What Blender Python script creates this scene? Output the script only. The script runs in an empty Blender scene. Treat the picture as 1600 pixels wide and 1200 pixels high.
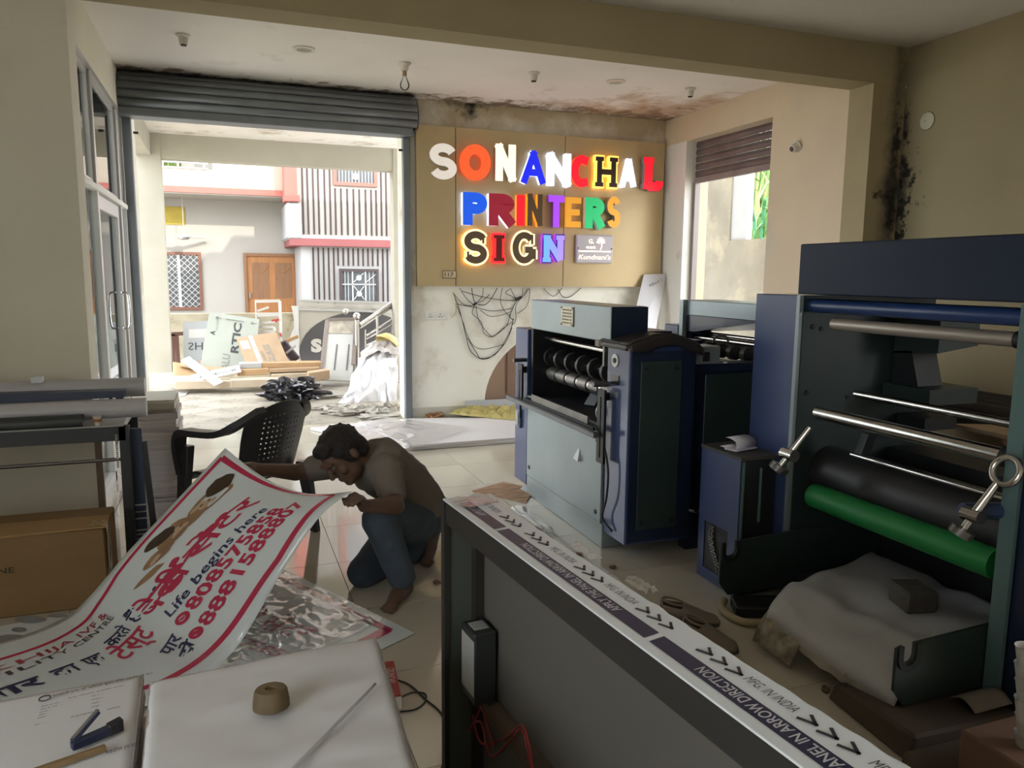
import bpy, bmesh, math, random
import numpy as np
from mathutils import Vector, Matrix, noise as mnoise

random.seed(7)
C = bpy.context.scene.collection
SC = bpy.context.scene
PI = math.pi

# ------------------------------------------------------------------ camera
YAW, PITCH, ROLL = [math.radians(a) for a in (20.41, 8.12, 0.54)]
FPX = 1200.0
CAM = Vector((0.0, 0.0, 1.5))
_f = Vector((math.sin(YAW) * math.cos(PITCH), math.cos(YAW) * math.cos(PITCH), -math.sin(PITCH)))
_r = Vector((math.cos(YAW), -math.sin(YAW), 0.0))
_u = _r.cross(_f)
_r2 = _r * math.cos(ROLL) + _u * math.sin(ROLL)
_u2 = -_r * math.sin(ROLL) + _u * math.cos(ROLL)
cam = bpy.data.cameras.new('camera')
cam.sensor_width = 36.0
cam.lens = FPX / 1600.0 * 36.0
cam.clip_start = 0.05
cam.clip_end = 300
camo = bpy.data.objects.new('camera', cam)
C.objects.link(camo)
camo.matrix_world = Matrix(((_r2.x, _u2.x, -_f.x, CAM.x), (_r2.y, _u2.y, -_f.y, CAM.y), (_r2.z, _u2.z, -_f.z, CAM.z), (0, 0, 0, 1)))
SC.camera = camo

# ------------------------------------------------------------------ world, sun, exposure
SC.view_settings.view_transform = 'Standard'
SC.view_settings.look = 'None'
SC.view_settings.gamma = 1.0
SC.view_settings.use_curve_mapping = False
SC.view_settings.exposure = 0.0
world = bpy.data.worlds.new('sky')
SC.world = world
world.use_nodes = True
bgn = world.node_tree.nodes['Background']
bgn.inputs['Color'].default_value = (0.93, 0.96, 1.0, 1)
bgn.inputs['Strength'].default_value = SKY = 7.2
sun = bpy.data.lights.new('sun', 'SUN')
sun.energy = 3.2
sun.angle = math.radians(1.0)
sun.color = (1.0, 0.93, 0.80)
suno = bpy.data.objects.new('sun', sun)
C.objects.link(suno)
suno.rotation_euler = Vector((-0.25, 0.80, -0.36)).to_track_quat('-Z', 'Y').to_euler()
SC.cycles.diffuse_bounces = 6
SC.cycles.max_bounces = 12
SC.cycles.sample_clamp_indirect = 6.0
SC.cycles.caustics_reflective = False
SC.cycles.caustics_refractive = False

# ------------------------------------------------------------------ photo pixel -> point on a world plane
def ray(px, py):
    return _r2 * ((px - 800) / FPX) - _u2 * ((py - 600) / FPX) + _f
def atx(px, py, X):
    d = ray(px, py); return CAM + d * ((X - CAM.x) / d.x)
def aty(px, py, Y):
    d = ray(px, py); return CAM + d * ((Y - CAM.y) / d.y)
def atz(px, py, Z):
    d = ray(px, py); return CAM + d * ((Z - CAM.z) / d.z)

# ------------------------------------------------------------------ materials
MATS = {}
def M(name, c, rough=0.5, metal=0.0, var=0.08, vs=3.0, c2=None, bump=0.0, bs=60.0, spec=0.5, emit=0.0, ecol=None,
      stain=None, rand=0.0, coat=0.0, alpha=1.0, trans=0.0, ior=1.5, stretch=(1, 1, 1), rvar=0.0):
    if name in MATS: return MATS[name]
    m = bpy.data.materials.new(name); m.use_nodes = True
    nt = m.node_tree; N = nt.nodes; L = nt.links
    b = N['Principled BSDF']
    b.inputs['Roughness'].default_value = rough
    b.inputs['Metallic'].default_value = metal
    b.inputs['Specular IOR Level'].default_value = spec
    b.inputs['Coat Weight'].default_value = coat; b.inputs['IOR'].default_value = ior
    b.inputs['Alpha'].default_value = alpha
    b.inputs['Transmission Weight'].default_value = trans
    col = (c[0], c[1], c[2], 1)
    b.inputs['Base Color'].default_value = col
    tc = N.new('ShaderNodeTexCoord'); mp = N.new('ShaderNodeMapping')
    mp.inputs['Scale'].default_value = stretch
    L.new(tc.outputs['Object'], mp.inputs['Vector'])
    out = None
    if var > 0 or c2:
        nz = N.new('ShaderNodeTexNoise'); nz.inputs['Scale'].default_value = vs; nz.inputs['Detail'].default_value = 6
        L.new(mp.outputs['Vector'], nz.inputs['Vector'])
        mr = N.new('ShaderNodeMapRange'); mr.inputs['From Min'].default_value = 0.32; mr.inputs['From Max'].default_value = 0.68
        L.new(nz.outputs['Fac'], mr.inputs['Value'])
        mx = N.new('ShaderNodeMix'); mx.data_type = 'RGBA'
        k = 1 - var
        mx.inputs['A'].default_value = col
        mx.inputs['B'].default_value = (c2[0], c2[1], c2[2], 1) if c2 else (c[0] * k, c[1] * k, c[2] * k, 1)
        L.new(mr.outputs['Result'], mx.inputs['Factor'])
        out = mx.outputs['Result']
        if rvar:
            m2 = N.new('ShaderNodeMapRange'); m2.inputs['To Min'].default_value = rough; m2.inputs['To Max'].default_value = min(1, rough + rvar)
            L.new(nz.outputs['Fac'], m2.inputs['Value']); L.new(m2.outputs['Result'], b.inputs['Roughness'])
    for st in (stain or []):
        sc, scale, thr, soft = st[:4]
        nz = N.new('ShaderNodeTexNoise'); nz.inputs['Scale'].default_value = scale; nz.inputs['Detail'].default_value = 8; nz.inputs['Roughness'].default_value = 0.65
        L.new(mp.outputs['Vector'], nz.inputs['Vector'])
        fac = nz.outputs['Fac']
        if len(st) > 4:   # (axis, centre, radius) tuples: the stain sits near those places
            for ax, ce, ra in st[4]:
                sx = N.new('ShaderNodeSeparateXYZ'); L.new(tc.outputs['Object'], sx.inputs[0])
                a = N.new('ShaderNodeMath'); a.operation = 'SUBTRACT'; L.new(sx.outputs[ax], a.inputs[0]); a.inputs[1].default_value = ce
                ab = N.new('ShaderNodeMath'); ab.operation = 'ABSOLUTE'; L.new(a.outputs[0], ab.inputs[0])
                r = N.new('ShaderNodeMapRange'); r.inputs['From Min'].default_value = 0; r.inputs['From Max'].default_value = ra
                r.inputs['To Min'].default_value = 0.0; r.inputs['To Max'].default_value = -0.35
                L.new(ab.outputs[0], r.inputs['Value'])
                ad = N.new('ShaderNodeMath'); ad.operation = 'ADD'; L.new(fac, ad.inputs[0]); L.new(r.outputs['Result'], ad.inputs[1])
                fac = ad.outputs[0]
        r = N.new('ShaderNodeMapRange'); r.inputs['From Min'].default_value = thr; r.inputs['From Max'].default_value = thr + soft
        L.new(fac, r.inputs['Value'])
        mx = N.new('ShaderNodeMix'); mx.data_type = 'RGBA'
        if out: L.new(out, mx.inputs['A'])
        else: mx.inputs['A'].default_value = col
        mx.inputs['B'].default_value = (sc[0], sc[1], sc[2], 1)
        L.new(r.outputs['Result'], mx.inputs['Factor'])
        out = mx.outputs['Result']
    if rand:
        oi = N.new('ShaderNodeObjectInfo')
        hs = N.new('ShaderNodeHueSaturation')
        r = N.new('ShaderNodeMapRange'); r.inputs['To Min'].default_value = 1 - rand; r.inputs['To Max'].default_value = 1 + rand * 0.3
        L.new(oi.outputs['Random'], r.inputs['Value']); L.new(r.outputs['Result'], hs.inputs['Value'])
        if out: L.new(out, hs.inputs['Color'])
        else: hs.inputs['Color'].default_value = col
        out = hs.outputs['Color']
    if out: L.new(out, b.inputs['Base Color'])
    if bump:
        nb = N.new('ShaderNodeTexNoise'); nb.inputs['Scale'].default_value = bs; nb.inputs['Detail'].default_value = 5
        L.new(mp.outputs['Vector'], nb.inputs['Vector'])
        bp = N.new('ShaderNodeBump'); bp.inputs['Strength'].default_value = bump; bp.inputs['Distance'].default_value = 0.02
        L.new(nb.outputs['Fac'], bp.inputs['Height']); L.new(bp.outputs['Normal'], b.inputs['Normal'])
    if emit:
        e = ecol or c
        b.inputs['Emission Color'].default_value = (e[0], e[1], e[2], 1)
        b.inputs['Emission Strength'].default_value = emit
    MATS[name] = m
    return m

# ------------------------------------------------------------------ mesh builder
class MB:
    def __init__(s): s.v = []; s.f = []; s.mi = []; s.cur = 0
    def add(s, vs, fs):
        o = len(s.v); s.v += [tuple(v) for v in vs]; s.f += [tuple(i + o for i in f) for f in fs]; s.mi += [s.cur] * len(fs); return s
    def box(s, x0, x1, y0, y1, z0, z1):
        return s.add([(x0, y0, z0), (x1, y0, z0), (x1, y1, z0), (x0, y1, z0), (x0, y0, z1), (x1, y0, z1), (x1, y1, z1), (x0, y1, z1)],
                     [(0, 3, 2, 1), (4, 5, 6, 7), (0, 1, 5, 4), (1, 2, 6, 5), (2, 3, 7, 6), (3, 0, 4, 7)])
    def hexa(s, p):   # 8 corners: bottom 0-3, top 4-7
        return s.add(p, [(0, 3, 2, 1), (4, 5, 6, 7), (0, 1, 5, 4), (1, 2, 6, 5), (2, 3, 7, 6), (3, 0, 4, 7)])
    def obox(s, c, ax, ay, az):   # centre and three half-axis vectors
        c, ax, ay, az = map(Vector, (c, ax, ay, az))
        return s.hexa([c - ax - ay - az, c + ax - ay - az, c + ax + ay - az, c - ax + ay - az, c - ax - ay + az, c + ax - ay + az, c + ax + ay + az, c - ax + ay + az])
    def bar(s, a, b, w, h, up=(0, 0, 1)):
        a, b = Vector(a), Vector(b); d = (b - a); l = d.length; d.normalize()
        sd = d.cross(Vector(up))
        if sd.length < 1e-4: sd = d.cross(Vector((1, 0, 0)))
        sd.normalize(); u = sd.cross(d)
        return s.obox((a + b) / 2, d * l / 2, sd * w / 2, u * h / 2)
    def cyl(s, a, b, r0, r1=None, n=16, caps=True):
        r1 = r0 if r1 is None else r1
        return s.tube([a, b], [r0, r1], n, caps)
    def tube(s, pts, r, n=8, caps=True, closed=False):
        pts = [Vector(p) for p in pts]; k = len(pts)
        rs = list(r) if hasattr(r, '__len__') else [r] * k
        o = len(s.v); ref = None
        for i, p in enumerate(pts):
            if closed: d = pts[(i + 1) % k] - pts[i - 1]
            else: d = pts[min(i + 1, k - 1)] - pts[max(i - 1, 0)]
            if d.length < 1e-9: d = Vector((0, 0, 1))
            d.normalize()
            if ref is None:
                ref = d.orthogonal().normalized()
            ref = (ref - d * ref.dot(d))
            if ref.length < 1e-6: ref = d.orthogonal()
            ref.normalize(); bi = d.cross(ref)
            for j in range(n):
                a = 2 * PI * j / n
                s.v.append(tuple(p + (ref * math.cos(a) + bi * math.sin(a)) * rs[i]))
        for i in range(k if closed else k - 1):
            i2 = (i + 1) % k
            for j in range(n):
                j2 = (j + 1) % n
                s.f.append((o + i * n + j, o + i * n + j2, o + i2 * n + j2, o + i2 * n + j)); s.mi.append(s.cur)
        if caps and not closed:
            s.f.append(tuple(o + j for j in reversed(range(n)))); s.mi.append(s.cur)
            s.f.append(tuple(o + (k - 1) * n + j for j in range(n))); s.mi.append(s.cur)
        return s
    def lathe(s, prof, c=(0, 0, 0), n=20, axis=(0, 0, 1)):   # prof: (r, h)
        c = Vector(c); ax = Vector(axis).normalized(); e1 = ax.orthogonal().normalized(); e2 = ax.cross(e1)
        o = len(s.v); k = len(prof)
        for r, h in prof:
            for j in range(n):
                a = 2 * PI * j / n
                s.v.append(tuple(c + ax * h + (e1 * math.cos(a) + e2 * math.sin(a)) * r))
        for i in range(k - 1):
            for j in range(n):
                j2 = (j + 1) % n
                s.f.append((o + i * n + j, o + i * n + j2, o + (i + 1) * n + j2, o + (i + 1) * n + j)); s.mi.append(s.cur)
        s.f.append(tuple(o + j for j in reversed(range(n)))); s.mi.append(s.cur)
        s.f.append(tuple(o + (k - 1) * n + j for j in range(n))); s.mi.append(s.cur)
        return s
    def ell(s, c, rx, ry=None, rz=None, nu=16, nv=10, rot=None):
        ry = rx if ry is None else ry; rz = rx if rz is None else rz
        c = Vector(c); vs = []; fs = []
        for i in range(nv + 1):
            t = PI * i / nv
            for j in range(nu):
                p = 2 * PI * j / nu
                q = Vector((rx * math.sin(t) * math.cos(p), ry * math.sin(t) * math.sin(p), rz * math.cos(t)))
                if rot: q = rot @ q
                vs.append(c + q)
        for i in range(nv):
            for j in range(nu):
                j2 = (j + 1) % nu
                a, b_, c_, d = i * nu + j, (i + 1) * nu + j, (i + 1) * nu + j2, i * nu + j2
                fs.append((a, b_, c_, d))
        return s.add(vs, fs)
    def prism(s, poly, o, ex, ey, ez):   # polygon in (ex, ey) plane at o, extruded by vector ez
        o, ex, ey, ez = map(Vector, (o, ex, ey, ez)); n = len(poly)
        a = [o + ex * x + ey * y for x, y in poly]
        vs = a + [p + ez for p in a]
        fs = [tuple(reversed(range(n))), tuple(range(n, 2 * n))] + [(i, (i + 1) % n, n + (i + 1) % n, n + i) for i in range(n)]
        return s.add(vs, fs)
    def grid(s, fn, nu, nv, thick=None):
        vs = [Vector(fn(i / nu, j / nv)) for i in range(nu + 1) for j in range(nv + 1)]
        fs = [(i * (nv + 1) + j, (i + 1) * (nv + 1) + j, (i + 1) * (nv + 1) + j + 1, i * (nv + 1) + j + 1) for i in range(nu) for j in range(nv)]
        return s.add(vs, fs)
    def build(s, name, mat, parent=None, smooth=False, bevel=0.0, solid=0.0, seg=1, subsurf=0):
        me = bpy.data.meshes.new(name)
        off = Vector((0, 0, 0))
        if parent is not None:
            p = parent
            while p is not None: off = off + Vector(p.location); p = p.parent
        me.from_pydata([(v[0] - off.x, v[1] - off.y, v[2] - off.z) for v in s.v], [], s.f)
        for m in (mat if isinstance(mat, (list, tuple)) else [mat]): me.materials.append(m)
        if any(s.mi): me.polygons.foreach_set('material_index', s.mi)
        bm = bmesh.new(); bm.from_mesh(me)
        bmesh.ops.recalc_face_normals(bm, faces=bm.faces)
        bm.to_mesh(me); bm.free()
        if smooth:
            me.polygons.foreach_set('use_smooth', [True] * len(me.polygons))
        me.update()
        o = bpy.data.objects.new(name, me); C.objects.link(o)
        if smooth == 'angle':
            me.set_sharp_from_angle(angle=math.radians(35))
        if parent is not None: o.parent = parent
        if solid:
            md = o.modifiers.new('solid', 'SOLIDIFY'); md.thickness = solid; md.offset = 0
        if bevel:
            md = o.modifiers.new('bevel', 'BEVEL'); md.width = bevel; md.segments = seg; md.limit_method = 'ANGLE'; md.angle_limit = math.radians(40)
        if subsurf:
            md = o.modifiers.new('sub', 'SUBSURF'); md.levels = subsurf; md.render_levels = subsurf
        return o

def tag(o, label, cat, group=None, kind=None):
    o['label'] = label; o['category'] = cat
    if group: o['group'] = group
    if kind: o['kind'] = kind
    return o
def thing(name, label, cat, loc=(0, 0, 0), group=None):
    o = bpy.data.objects.new(name, None); C.objects.link(o); o.location = loc; o.empty_display_size = 0.1
    return tag(o, label, cat, group)
def struct(o): o['kind'] = 'structure'; return o
def stuff(o): o['kind'] = 'stuff'; return o
def copy_tree(o, loc=None, label=None, parent=None):
    c = o.copy(); C.objects.link(c)
    if parent is not None: c.parent = parent
    if loc is not None: c.location = loc
    if label: c['label'] = label
    for ch in list(o.children): copy_tree(ch, None, None, c)
    return c
def lerp(a, b, t): return a + (b - a) * t
def spline(pts, n):   # Catmull-Rom through points
    pts = [Vector(p) for p in pts]; k = len(pts) - 1; out = []
    for i in range(n + 1):
        t = i / n * k; j = min(int(t), k - 1); f = t - j
        p0, p1, p2, p3 = pts[max(j - 1, 0)], pts[j], pts[j + 1], pts[min(j + 2, k)]
        out.append(0.5 * ((2 * p1) + (p2 - p0) * f + (2 * p0 - 5 * p1 + 4 * p2 - p3) * f * f + (3 * p1 - p0 - 3 * p2 + p3) * f ** 3))
    return out
def nz(x, y, z=0.0): return mnoise.noise(Vector((x, y, z)))

def text_geo(s, bold=0.0, shear=0.0, res=3):
    """flat letters as (verts2d, faces) with cap height about 1 and the left end at 0"""
    cu = bpy.data.curves.new('t', 'FONT'); cu.body = s; cu.size = 1.37; cu.offset = bold; cu.shear = shear; cu.resolution_u = res
    ob = bpy.data.objects.new('t', cu); C.objects.link(ob)
    dg = bpy.context.evaluated_depsgraph_get()
    me = bpy.data.meshes.new_from_object(ob.evaluated_get(dg))
    vs = [(v.co.x, v.co.y) for v in me.vertices]; fs = [tuple(p.vertices) for p in me.polygons]
    bpy.data.objects.remove(ob); bpy.data.curves.remove(cu); bpy.data.meshes.remove(me)
    if vs:
        x0 = min(v[0] for v in vs); vs = [(v[0] - x0, v[1]) for v in vs]
    return vs, fs
def text_on(mb, s, o, ex, ey, lift=(0, 0, 0), bold=0.0, shear=0.0, width=None, height=None):
    """lay flat lettering: origin o, baseline direction ex, up ey (unit), cap height, optional total width"""
    vs, fs = text_geo(s, bold, shear)
    if not vs: return
    o, ex, ey, lift = map(Vector, (o, ex, ey, lift))
    w = max(v[0] for v in vs)
    sx = (width / w) if width else height
    mb.add([o + lift + ex * (v[0] * sx) + ey * (v[1] * height) for v in vs], fs)
# ------------------------------------------------------------------ shared materials
def glass_mat(name, tint=(0.95, 0.98, 0.97)):
    m = bpy.data.materials.new(name); m.use_nodes = True; nt = m.node_tree; nt.nodes.clear()
    o = nt.nodes.new('ShaderNodeOutputMaterial'); t = nt.nodes.new('ShaderNodeBsdfTransparent'); g = nt.nodes.new('ShaderNodeBsdfGlossy')
    mx = nt.nodes.new('ShaderNodeMixShader'); lw = nt.nodes.new('ShaderNodeLayerWeight'); lw.inputs['Blend'].default_value = 0.25
    t.inputs['Color'].default_value = (*tint, 1); g.inputs['Roughness'].default_value = 0.02
    nt.links.new(lw.outputs['Fresnel'], mx.inputs['Fac']); nt.links.new(t.outputs[0], mx.inputs[1]); nt.links.new(g.outputs[0], mx.inputs[2])
    nt.links.new(mx.outputs[0], o.inputs['Surface'])
    MATS[name] = m
    return m
GLASS = glass_mat('glass')
BLACKM = (0.02, 0.018, 0.015)
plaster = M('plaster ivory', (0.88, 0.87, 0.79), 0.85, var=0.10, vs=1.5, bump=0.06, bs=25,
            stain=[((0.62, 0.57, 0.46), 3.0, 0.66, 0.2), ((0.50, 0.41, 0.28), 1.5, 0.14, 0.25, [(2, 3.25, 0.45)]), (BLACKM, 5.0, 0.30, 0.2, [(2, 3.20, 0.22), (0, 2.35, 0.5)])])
plaster_r = M('plaster peach', (0.72, 0.60, 0.44), 0.85, var=0.10, vs=1.3, bump=0.06, bs=25, stain=[((0.62, 0.55, 0.45), 2.0, 0.55, 0.15)])
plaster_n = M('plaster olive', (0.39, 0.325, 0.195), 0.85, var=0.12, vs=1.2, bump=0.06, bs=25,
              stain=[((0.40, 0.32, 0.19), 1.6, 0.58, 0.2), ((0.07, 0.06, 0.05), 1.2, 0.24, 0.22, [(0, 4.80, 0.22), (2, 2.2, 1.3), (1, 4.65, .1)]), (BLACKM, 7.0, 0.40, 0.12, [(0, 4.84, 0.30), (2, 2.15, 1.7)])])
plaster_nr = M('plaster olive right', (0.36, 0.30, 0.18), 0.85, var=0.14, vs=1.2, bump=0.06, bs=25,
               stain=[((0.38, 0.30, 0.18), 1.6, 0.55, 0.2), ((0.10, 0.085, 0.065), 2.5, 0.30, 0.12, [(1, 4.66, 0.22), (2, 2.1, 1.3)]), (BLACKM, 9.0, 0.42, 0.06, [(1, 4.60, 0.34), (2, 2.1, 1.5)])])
plaster_l = M('plaster grey cream', (0.74, 0.71, 0.58), 0.85, var=0.10, vs=1.3, bump=0.06, bs=25)
ceil_m = M('ceiling paint', (0.80, 0.76, 0.72), 0.9, var=0.07, vs=1.2, bump=0.05, bs=20,
           stain=[((0.50, 0.37, 0.27), 2.5, 0.22, 0.2, [(1, 7.6, 1.7), (0, 4.3, 2.2)]), ((0.30, 0.20, 0.14), 7.0, 0.38, 0.1, [(1, 7.6, 1.2), (0, 4.3, 2.2)]), ((0.22, 0.16, 0.12), 5.0, 0.33, 0.12, [(1, 7.75, .5)]), ((0.62, 0.55, 0.50), 2.0, 0.62, 0.15)])
tile_m = M('floor tile', (0.62, 0.57, 0.47), 0.03, var=0.10, vs=1.2, rvar=0.10, spec=0.5, ior=2.0, rand=0.10,
           stain=[((0.38, 0.32, 0.24), 5.0, 0.66, 0.1), ((0.16, 0.12, 0.09), 24.0, 0.74, 0.03)])
tile_o = M('porch tile', (0.40, 0.375, 0.32), 0.25, var=0.15, vs=1.5, rvar=0.3, rand=0.08,
           stain=[((0.24, 0.21, 0.16), 3.0, 0.50, 0.12), ((0.06, 0.05, 0.04), 9.0, 0.60, 0.05)])
grout = M('grout', (0.28, 0.24, 0.18), 0.8)
alu = M('aluminium frame', (0.55, 0.54, 0.52), 0.4, metal=0.6, var=0.05)
white_p = M('white paint', (0.85, 0.84, 0.80), 0.7, var=0.05, stain=[((0.55, 0.52, 0.45), 4.0, 0.62, 0.12)])
shut_m = M('shutter steel', (0.22, 0.24, 0.26), 0.45, metal=0.5, var=0.15, vs=4)
shut_b = M('shutter brown steel', (0.20, 0.16, 0.16), 0.5, metal=0.4, var=0.25, vs=5)
conc = M('old concrete', (0.34, 0.315, 0.255), 0.9, var=0.25, vs=2.0, bump=0.15, bs=12, stain=[((0.40, 0.36, 0.27), 2.2, 0.53, 0.12), ((0.22, 0.19, 0.13), 6.0, 0.66, 0.1)])

# ------------------------------------------------------------------ room shell
ZC = 3.21; XL = -0.80; XR = 4.69; YB = 7.75; XN = 4.885
floor = struct(MB().box(-2.6, 5.1, -2.2, YB + 0.25, -0.12, -0.012).build('floor', grout))
def tiles(parent, mat, x0, x1, y0, y1, xo, yo, skip=None):
    me = None
    i0, i1 = int(math.floor((x0 - xo) / 1.2)), int(math.ceil((x1 - xo) / 1.2))
    j0, j1 = int(math.floor((y0 - yo) / 0.6)), int(math.ceil((y1 - yo) / 0.6))
    for i in range(i0, i1):
        for j in range(j0, j1):
            ax, bx = max(xo + i * 1.2 + 0.0015, x0), min(xo + (i + 1) * 1.2 - 0.0015, x1)
            ay, by = max(yo + j * 0.6 + 0.0015, y0), min(yo + (j + 1) * 0.6 - 0.0015, y1)
            if bx - ax < 0.02 or by - ay < 0.02: continue
            full = abs(bx - ax - 1.197) < 1e-4 and abs(by - ay - 0.597) < 1e-4
            if full and me:
                o = bpy.data.objects.new('tile', me); C.objects.link(o); o.parent = parent
                o.location = ((ax + bx) / 2, (ay + by) / 2, 0); continue
            b = MB().box(ax, bx, ay, by, -0.014, 0.0)
            if full:
                c = ((ax + bx) / 2, (ay + by) / 2)
                b.v = [(v[0] - c[0], v[1] - c[1], v[2]) for v in b.v]
                o = b.build('tile', mat, None); o.parent = parent; o.location = (c[0], c[1], 0); me = o.data
            else:
                b.build('tile', mat, parent)
tiles(floor, tile_m, -2.6, 5.0, -0.9, YB - 0.02, 0.495, 2.715)

struct(MB().box(-2.7, 5.1, -2.2, 4.65, ZC, ZC + 0.12).box(-1.0, 5.1, 4.65, 8.0, ZC, ZC + 0.12).build('ceiling', ceil_m))
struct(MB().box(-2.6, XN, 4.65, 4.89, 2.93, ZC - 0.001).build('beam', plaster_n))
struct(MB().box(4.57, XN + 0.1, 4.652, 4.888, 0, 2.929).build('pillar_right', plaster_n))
struct(MB().box(-2.6, -0.70, 4.652, 4.888, 0, 2.929).build('pillar_left', plaster_l))
# right wall, far bay: solid part, header, end column, round the shuttered opening
struct(MB().box(XR, XN + 0.1, 4.89, 5.93, 0, 2.93).box(XR, XN + 0.1, 4.89, YB, 2.93, ZC).box(XR, XN + 0.1, 7.32, YB, 0, 2.93).build('wall_right', plaster_r))
struct(MB().box(XR - 0.004, XR + 0.17, 7.315, YB - 0.001, 0, 2.929).build('trim_1', white_p))
struct(MB().box(XN, XN + 0.15, 0.4, 4.65, 0, ZC).box(XN, XN + 0.15, -2.2, -1.9, 0, ZC).box(XN, XN + 0.15, -1.9, 0.4, 0, 1.2).box(XN, XN + 0.15, -1.9, 0.4, 2.85, ZC).build('wall_right_front', plaster_nr))  # unseen window opening added here to let in fill daylight
struct(MB().box(6.2, 7.2, 0.8, 2.7, -0.3, 4.9).box(6.2, 7.2, -7.5, -3.7, -0.3, 4.9).build('wall_sun_block', white_p))  # unseen walls added to keep direct sun out of the right side openings
struct(MB().box(-2.75, -2.6, -2.2, -1.8, 0, ZC).box(-2.75, -2.6, 0.3, 4.9, 0, ZC).box(-2.75, -2.6, -1.8, 0.3, 0, 0.9).box(-2.75, -2.6, -1.8, 0.3, 2.7, ZC).build('wall_left_front', plaster_l))  # opening out of view, added as daylight fill from the side away from the sun
# back wall with arched niche right of the entrance
arch = [(3.55 - 0.98 * math.cos(a), 0.12 + 0.82 * math.sin(a)) for a in [PI * i / 28 for i in range(29)]]
poly = [(1.70, 0)] + [(arch[0][0], 0)] + arch + [(arch[-1][0], 0), (4.9, 0), (4.9, ZC), (1.70, ZC)]
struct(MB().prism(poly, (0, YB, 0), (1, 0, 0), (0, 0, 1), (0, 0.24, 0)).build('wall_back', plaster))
brown = M('brown laminate', (0.36, 0.24, 0.17), 0.5, var=0.12, vs=6, stretch=(1, 1, 0.2))
nb = struct(MB().box(2.50, 4.60, YB + 0.10, YB + 0.14, 0, 1.0).build('trim_2', brown))
MB().box(2.86, 3.4, YB + 0.085, YB + 0.1, 0.2, 0.96).build('panel', M('brown laminate dark', (0.26, 0.16, 0.11), 0.5), nb)
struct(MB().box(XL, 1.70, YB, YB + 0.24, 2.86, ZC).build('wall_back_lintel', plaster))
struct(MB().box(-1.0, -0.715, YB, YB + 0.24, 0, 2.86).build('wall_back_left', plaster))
sk = M('skirting tile', (0.62, 0.60, 0.52), 0.35, var=0.15, vs=5)
struct(MB().box(1.78, 2.57, YB - 0.014, YB - 0.001, 0, 0.11).build('baseboard_back', sk))
struct(MB().box(XN - 0.012, XN - 0.001, -0.9, 4.64, 0, 0.10).build('baseboard_right', sk))
# wall behind the photographer, closed all the way across
struct(MB().box(-2.6, -1.7, -2.2, -2.0, 0, ZC).box(2.2, XN, -2.2, -2.0, 0, ZC).box(-1.7, 2.2, -2.2, -2.0, 0, ZC).build('wall_front', plaster_l))

# left glazed partition: aluminium frame, transom, fixed panes and a glazed door
win = struct(MB().box(XL - 0.05, XL + 0.01, 4.89, YB, 2.82, 2.86).build('window_1', alu))
MB().box(XL - 0.2, XL + 0.01, 4.89, YB, 2.86, ZC).build('header', plaster_l, win)
for y, w in ((4.93, 0.06), (5.98, 0.07), (7.28, 0.06), (7.66, 0.05)):
    MB().box(XL - 0.05, XL + 0.015, y, y + w, 0, 2.82).build('mullion', alu, win, bevel=0.004)
MB().box(XL - 0.055, XL + 0.025, 4.89, 7.70, 2.035, 2.075).build('transom', white_p, win, bevel=0.004)
for y0, y1 in ((4.99, 5.98), (6.05, 7.28), (7.34, 7.66)):
    MB().box(XL - 0.022, XL - 0.016, y0, y1, 2.075, 2.82).build('pane', GLASS, win)
    fr = MB()
    fr.box(XL - 0.04, XL - 0.005, y0, y0 + 0.03, 2.075, 2.82).box(XL - 0.04, XL - 0.005, y1 - 0.03, y1, 2.075, 2.82)
    fr.box(XL - 0.04, XL - 0.005, y0 + 0.03, y1 - 0.03, 2.79, 2.82).box(XL - 0.04, XL - 0.005, y0 + 0.03, y1 - 0.03, 2.075, 2.105)
    fr.build('sash', alu, win)
for y0, y1 in ((4.99, 5.98), (7.34, 7.66)):
    MB().box(XL - 0.022, XL - 0.016, y0, y1, 0.08, 2.035).build('pane', GLASS, win)
MB().box(XL - 0.05, XL + 0.015, 4.89, 7.70, 0.0, 0.08).build('sill', alu, win)
dr = struct(MB().box(XL - 0.045, XL - 0.005, 6.06, 6.14, 0.03, 2.03).box(XL - 0.045, XL - 0.005, 7.19, 7.27, 0.03, 2.03)
            .box(XL - 0.045, XL - 0.005, 6.14, 7.19, 1.93, 2.03).box(XL - 0.045, XL - 0.005, 6.14, 7.19, 0.03, 0.16).build('door_1', alu, bevel=0.003))
MB().box(XL - 0.03, XL - 0.024, 6.14, 7.19, 0.16, 1.93).build('pane', GLASS, dr)
MB().tube(spline([(XL - 0.005, 7.10, 1.32), (XL + 0.045, 7.10, 1.30), (XL + 0.045, 7.10, 1.05), (XL - 0.005, 7.10, 1.03)], 12), 0.009, 8).build('door_handle', M('chrome', (0.75, 0.75, 0.75), 0.15, metal=1.0, var=0), dr, smooth=True)

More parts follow.
